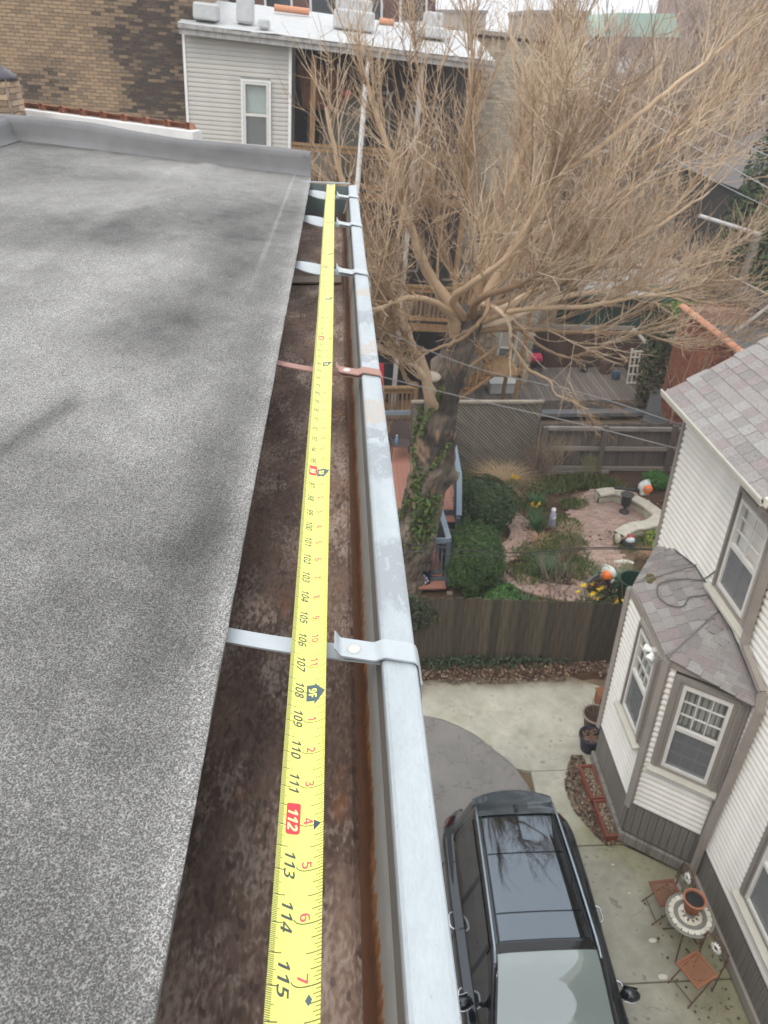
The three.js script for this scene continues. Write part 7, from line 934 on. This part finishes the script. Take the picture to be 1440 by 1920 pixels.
{ // grey weathered deck structure right of the garage, with a pergola post, steps and house behind
  const d = thing('grey_stair_deck', 'weathered grey raised deck with boarded sides and steps beyond the brick garage', 'deck', [0, 0, 0]); const pb = bx(0.14, 1.25, 0.02);
  for (let k = 0; k < 15; k++) { const t = k / 14; piece('side_board', pb, pick(greyW), d, mix(11.2, 13.0, t), mix(3.9, 3.1, t), mix(-22.3, -20.9, t), 0, -0.66, 0); } part('cap_rail', bar([11.15, 4.6, -22.3], [13.1, 3.85, -20.85], 0.14, 0.05), wg([0.42, 0.38, 0.33]), d); part('lower_rail', bar([11.15, 4.15, -22.2], [13.1, 3.4, -20.75], 0.08, 0.04), greyW[2], d);
  for (const [a, b] of [[[10.55, 3.75, -19.7], [12.0, 4.35, -20.6]], [[11.1, 3.55, -18.6], [13.0, 4.3, -19.8]], [[12.0, 4.35, -20.6], [12.9, 3.2, -18.9]], [[12.1, 4.1, -19.4], [12.4, 3.0, -18.7]]]) part('brace', bar(a, b, 0.075, 0.05), wg([0.48, 0.45, 0.41]), d);
  part('deck_floor', bx(4, 0.1, 5, 13.4, 3.0, -20.5, 0, -0.1, 0), greyW[1], d); for (const [x, z] of [[11.2, -22.4], [13.1, -20.9], [14.6, -22.2]]) part('post', bx(0.14, 4.8, 0.14, x, 2.4, z), greyW[0], d); for (let k = 0; k < 5; k++) part('step', bx(1.3, 0.06, 0.3, 13.6 + k * 0.1, 4.2 - k * 0.22, -21.4 + k * 0.3, 0, -0.66, 0), wg([0.38, 0.35, 0.31]), d);
  const h = thing('dark_back_house', 'dark brown house wall with a white paned window behind the grey deck', 'house', [15.2, 0, -27]); part('wall', bx(5.5, 6.2, 5, 1, 3.1, -2.5), M([0.055, 0.05, 0.045], 0.95, { map: rep(T.fine, 1) }), h); part('roof', prism([[-1.95, 6.2], [3.95, 6.2], [1, 7.6]], -5.1, 0.2), M([0.14, 0.13, 0.125], 0.95), h); sashWindow(h, [-1.5, 3.6, 0.02], 0, 0.9, 1.3, { trim: 0.08, trimM: whiteT, stepM: whiteT, sillM: whiteT, nx: 1, ny: 1, blind: true }); sashWindow(h, [0.1, 3.6, 0.02], 0, 0.9, 1.3, { trim: 0.08, trimM: whiteT, stepM: whiteT, sillM: whiteT, nx: 1, ny: 1 });
  const p = thing('pergola_post', 'grey brown timber post with a white cross rod, right of the green shed', 'post', [12.0, 0, -23.2]); part('post', bar([0, 0, 0], [0.35, 5.6, 0], 0.2), wg([0.34, 0.30, 0.25]), p); part('white_rod', rod([-1.55, 6.05, 0], [0.35, 5.55, 0.1], 0.06, 0.06, 10), M([0.45, 0.445, 0.45], 0.6), p);
  const g = thing('green_shed', 'low shed with a pale roof and dark green walls beyond the garage', 'shed', [10.9, 0, -27.5]); part('wall', bx(4.4, 2.7, 3, 0, 1.35, -1.5), M([0.03, 0.075, 0.06], 0.85), g); part('door', bx(0.9, 2.0, 0.06, 1.2, 1.0, 0.03), M([0.04, 0.1, 0.08], 0.7), g); part('roof', bx(4.8, 0.12, 3.6, 0, 2.8, -1.4, 0.16, 0, -0.06), M([0.5, 0.5, 0.49], 0.8, { map: rep(T.fine, 1) }), g); part('roof_edge', bx(4.8, 0.16, 0.05, 0, 2.5, 0.42, 0, 0, -0.06), M([0.04, 0.14, 0.115], 0.6), g);
  shrub('sunny_bush', 'bright green bush growing between the green shed and the brick garage', 'bush', 11.2, -24.6, 0.6, 0.8, 1600, 0.07, [[0.12, 0.2, 0.03], [0.16, 0.26, 0.045], [0.08, 0.14, 0.02]], { y: 2.3 });
  shrub('vine_column', 'dark green climbing vine on the corner of the brick garage', 'vine', 9.75, -22.6, 0.45, 3.6, 3200, 0.06, [[0.03, 0.055, 0.018], [0.06, 0.09, 0.025], [0.16, 0.11, 0.07]], { nocore: 1, core: 1 }); shrub('evergreen_tree', 'dark evergreen tree with ivy at the right edge above the grey deck', 'tree', 13.9, -24.5, 2.1, 8.6, 16000, 0.085, [[0.02, 0.04, 0.014], [0.035, 0.065, 0.02], [0.055, 0.08, 0.025]], { f: 2.2 });
  const u = thing('insulator_bracket', 'black bracket with three white insulators in front of the evergreen', 'bracket', [12.95, 6.05, -24.6]); part('bar', bx(0.05, 0.62, 0.05), M([0.03, 0.03, 0.03], 0.6), u); for (const y of [-0.2, 0.0, 0.2]) part('insulator', lathe([[0, -0.05], [0.05, -0.05], [0.035, -0.01], [0.05, 0.03], [0.03, 0.06], [0, 0.06]], 14).rotateX(PI / 2).translate(0, y, 0.06), M([0.8, 0.8, 0.78], 0.25), u); part('mast', rod([0, 0.3, -0.06], [0, -6.0, -0.06], 0.045), M([0.1, 0.1, 0.1], 0.7), u);
  const bw = thing('bare_sapling', 'few upright bare stems rising in front of the brick garage wall', 'sapling', [9.3, 0, -19.6]); const S = new Sticks(); const rs = rng(55); for (const [dx, dz, h, l] of [[0, 0, 3.4, 0.1], [0.35, 0.1, 3.9, 0.5], [0.7, 0.2, 3.2, -0.5], [0.2, -0.2, 2.9, -0.7], [0.5, -0.1, 3.6, 0.15]]) { S.add(smooth([[dx, 0, dz], [dx + l * 0.2, h * 0.5, dz], [dx + l, h, dz + 0.2]], 8), 0.028, 0.006, 5); for (let k = 0; k < 6; k++) { const t = 0.4 + 0.5 * rs(), q = V(dx + l * t * 0.7, h * t, dz); S.add([q, q.clone().add(V((rs() - 0.5) * 0.6, 0.3 + 0.3 * rs(), (rs() - 0.5) * 0.5))], 0.008, 0.003, 3); } } part('stems', S.geo(), M([0.42, 0.33, 0.24], 0.9), bw);
}
{ // service wires
  const wire = (name, label, pts, r, c, grp) => one(name, tube(pts, r, 40, 5), M(c, 0.6), label, 'wire', grp);
  wire('service_wire', 'upper dark service wire crossing the tree trunk to the sided house', [[0.2, 6.4, -12.6], [2.1, 5.78, -12], [3.9, 5.66, -11], [4.86, 5.68, -9.9]], 0.0085, [0.2, 0.2, 0.2]); wire('service_wire', 'second dark wire below it, slanting to the house eave', [[0.2, 5.5, -12.6], [1.95, 5.25, -12], [3.7, 5.2, -11], [4.86, 5.3, -9.9]], 0.0085, [0.22, 0.22, 0.22]);
  wire('service_wire', 'thick twin wire low over the garden, upper strand', [[0.3, 2.2, -12.3], [3.1, 2.02, -12], [4.8, 2.1, -12.0], [6.6, 2.25, -11.6]], 0.012, [0.035, 0.035, 0.035]); wire('service_wire', 'thick twin wire low over the garden, lower strand', [[0.3, 2.0, -12.3], [3.0, 1.93, -12], [4.8, 2.05, -12.02], [6.6, 2.24, -11.6]], 0.009, [0.05, 0.05, 0.05]);
  const wc = [0.38, 0.38, 0.39]; wire('overhead_cable', 'pale overhead cable, the highest of three at the upper right', [[4.9, 9.9, -20], [7.2, 9.0, -17.5], [9.2, 8.15, -15.2], [12, 7.0, -12]], 0.011, wc); wire('overhead_cable', 'pale overhead cable, the middle one of three', [[5.3, 9.6, -20], [7.0, 8.65, -17], [8.8, 7.75, -15.4], [12, 6.2, -12]], 0.012, wc); wire('overhead_cable', 'pale overhead cable, the lowest of three', [[7.2, 8.3, -19], [8.2, 7.75, -17], [9.5, 7.2, -15], [12, 6.1, -12]], 0.009, wc);
}
// ---------------------------------------------------------------- the far streets
function block(name, label, x, z, w, d, y1, col, o = {}) {
  const t = thing(name, label, 'building', [x, 0, z]); part('wall', bx(w, y1, d, 0, y1 / 2, -d / 2), M(col, 0.95, { map: rep(T.fine, 0.4), bumpMap: rep(T.bump, 0.5), bumpScale: 0.02 }), t);
  const fm = M(o.frame ?? [0.5, 0.49, 0.47], 0.8); for (let j = 0; j < (o.rows ?? 2); j++) for (let i = 0; i < (o.cols ?? 3); i++) { const wx = -w / 2 + w * (i + 0.5) / o.cols, wy = (o.y0 ?? 2) + j * (o.dy ?? 3); const win = new THREE.Group(); win.name = 'window'; win.position.set(wx, wy, 0.02); t.add(win); const ww = o.ww ?? 0.9, wh = o.wh ?? 1.4; part('frame', bx(ww, wh, 0.08), fm, win); part('pane', bx(ww - 0.18, wh / 2 - 0.14, 0.03, 0, wh / 4, 0.05), glassD, win); part('pane', bx(ww - 0.18, wh / 2 - 0.14, 0.03, 0, -wh / 4, 0.05), glassD, win); part('sill', bx(ww + 0.2, 0.1, 0.2, 0, -wh / 2 - 0.05, 0.05), fm, win); }
  part('roof', o.roof ? o.roof() : bx(w + 0.3, 0.3, d + 0.3, 0, y1 + 0.15, -d / 2), M(o.roofC ?? [0.2, 0.19, 0.18], 0.9), t); return t;
}
{
  block('red_brick_flats', 'dark red brick flats with tall windows beyond the white roof', -1.4, -36, 10.5, 9, 13.2, [0.15, 0.075, 0.06], { rows: 4, cols: 6, y0: 2.4, dy: 3.1, ww: 1.1, wh: 1.7, frame: [0.62, 0.62, 0.62] });
  block('tan_block', 'plain tan brick block on the skyline behind the bare tree', 19.5, -80, 5.4, 9, 12.2, [0.34, 0.28, 0.22], { rows: 3, cols: 3, y0: 3, dy: 3.2 });
  block('green_roofed_house', 'red brick house with a pale green mansard roof on the skyline', 27.2, -80, 7, 10, 10.6, [0.25, 0.15, 0.13], { rows: 3, cols: 4, y0: 2.5, dy: 3, roof: () => prism([[-3.7, 10.6], [3.7, 10.6], [2.6, 12.4], [-2.6, 12.4]], -10.1, 0.1), roofC: [0.30, 0.45, 0.38] });
  block('brick_tower', 'tall red brick tower block at the upper right', 57, -118, 18, 18, 34, [0.27, 0.155, 0.125], { rows: 10, cols: 7, y0: 2, dy: 3.1, ww: 1.6, wh: 1.8, frame: [0.6, 0.58, 0.52] });
  block('grey_roofed_house', 'grey gabled house low among the bare trees', 22.5, -62, 8, 9, 6.5, [0.30, 0.25, 0.23], { rows: 2, cols: 3, y0: 1.8, dy: 2.8, roof: () => prism([[-4.3, 6.4], [4.3, 6.4], [0, 9.2]], -9.2, 0.2), roofC: [0.22, 0.20, 0.20] });
  block('brown_row_house', 'brown brick row house beyond the garage yards', 15.5, -52, 8, 10, 8.4, [0.22, 0.15, 0.115], { rows: 2, cols: 4, y0: 2.2, dy: 3 });
  block('buff_row_house', 'buff brick row house far right beyond the evergreen', 30, -58, 9, 10, 9, [0.36, 0.29, 0.22], { rows: 3, cols: 4, y0: 2, dy: 2.8 });
  block('pale_flats', 'pale flats far behind the pale brick house', 9.5, -95, 12, 10, 12.5, [0.42, 0.38, 0.33], { rows: 4, cols: 5, y0: 2, dy: 2.9 });
  // bare trees between the houses: two forms, copied
  const tree = (seed, h, spread) => { const r = rng(seed), tk = new Sticks(), cr = new Sticks(); const grow = (p, d, l, w, lev) => { const n = 4, pts = [p.clone()], q = p.clone(), e = d.clone(); for (let k = 1; k < n; k++) { e.x += (r() - 0.5) * 0.35; e.y += (r() - 0.5) * 0.25 + 0.06; e.z += (r() - 0.5) * 0.35; e.normalize(); q.addScaledVector(e, l / (n - 1)); pts.push(q.clone()); } (lev > 2 ? tk : cr).add(pts, w, w * 0.62, lev > 2 ? 7 : 3); if (lev > 0) { const m = lev > 3 ? 4 : lev > 1 ? 4 : 3; for (let i = 0; i < m; i++) { const f = i ? 0.35 + 0.65 * r() : 1, x = f * (n - 1), k = Math.min(n - 2, Math.floor(x)), s = pts[k].clone().lerp(pts[k + 1], x - k); const dd = e.clone().add(V((r() - 0.5) * spread, (r() - 0.5) * 0.6 + 0.15, (r() - 0.5) * spread)).normalize(); grow(s, dd, l * (0.6 + 0.25 * r()), w * 0.6, lev - 1); } } }; grow(V(0, 0, 0), V(0.05, 1, 0).normalize(), h * 0.34, h * 0.022, 5); return [tk.geo(), cr.geo()]; };
  const bk = M([0.2, 0.165, 0.135], 0.95), tw = M([0.36, 0.28, 0.215], 0.95), grp = 'bare trees between the far houses';
  const protos = [[11, 13, 1.5], [12, 11, 1.8], [14, 15, 1.3]].map(([s, h, sp]) => { const [a, b] = tree(s, h, sp); return [a, b]; });
  const spots = [[16.2, -40, 0, 1.0, 0.5], [8.6, -44, 1, 1.1, 1], [12.5, -34, 2, 0.78, 2], [19, -46, 1, 1.1, 3], [23, -42, 2, 0.95, 1.2], [17.5, -34, 0, 0.72, 4], [21, -34, 1, 0.8, 5], [27, -50, 0, 1.1, 2.2], [5.2, -60, 1, 1.3, 3.3], [33, -62, 1, 1.3, 0.4], [38, -80, 2, 1.3, 2.7], [15, -29, 1, 0.62, 1.9], [1, -62, 0, 1.1, 4.4], [-12, -50, 2, 1.1, 3]];
  const labs = ['bare tree with a thick dark trunk, tallest behind the right part of the crown']; const made = [];
  spots.forEach(([x, z, k, s, a], i) => { let o; if (!made[k]) { o = new THREE.Group(); part('trunk', protos[k][0], bk, o); part('crown', protos[k][1], tw, o); made[k] = o; } else o = made[k].clone(); o.name = numbered('bare_tree'); o.position.set(x, -0.05, z); o.rotation.y = a; o.scale.setScalar(s); o.userData = { label: i === 0 ? labs[0] : 'bare grey brown tree standing between the far houses', category: 'tree' }; if (i) o.userData.group = grp; scene.add(o); });
}

{ // brick face of the house below the gutter
  const h = scene.children.find((o) => o.name === 'brick_house'), g = new THREE.Group(); g.name = 'brick_face'; g.position.set(-0.185, 0, 0.4); g.rotation.y = PI / 2; h.add(g);
  brickWall(g, 2.95, 0.1, H - 0.6, brickTone([[0.16, 0.07, 0.05], [0.36, 0.18, 0.12]]), M([0.3, 0.25, 0.21], 0.95), null, 44, 0);
}
renderer.render(scene, camera);
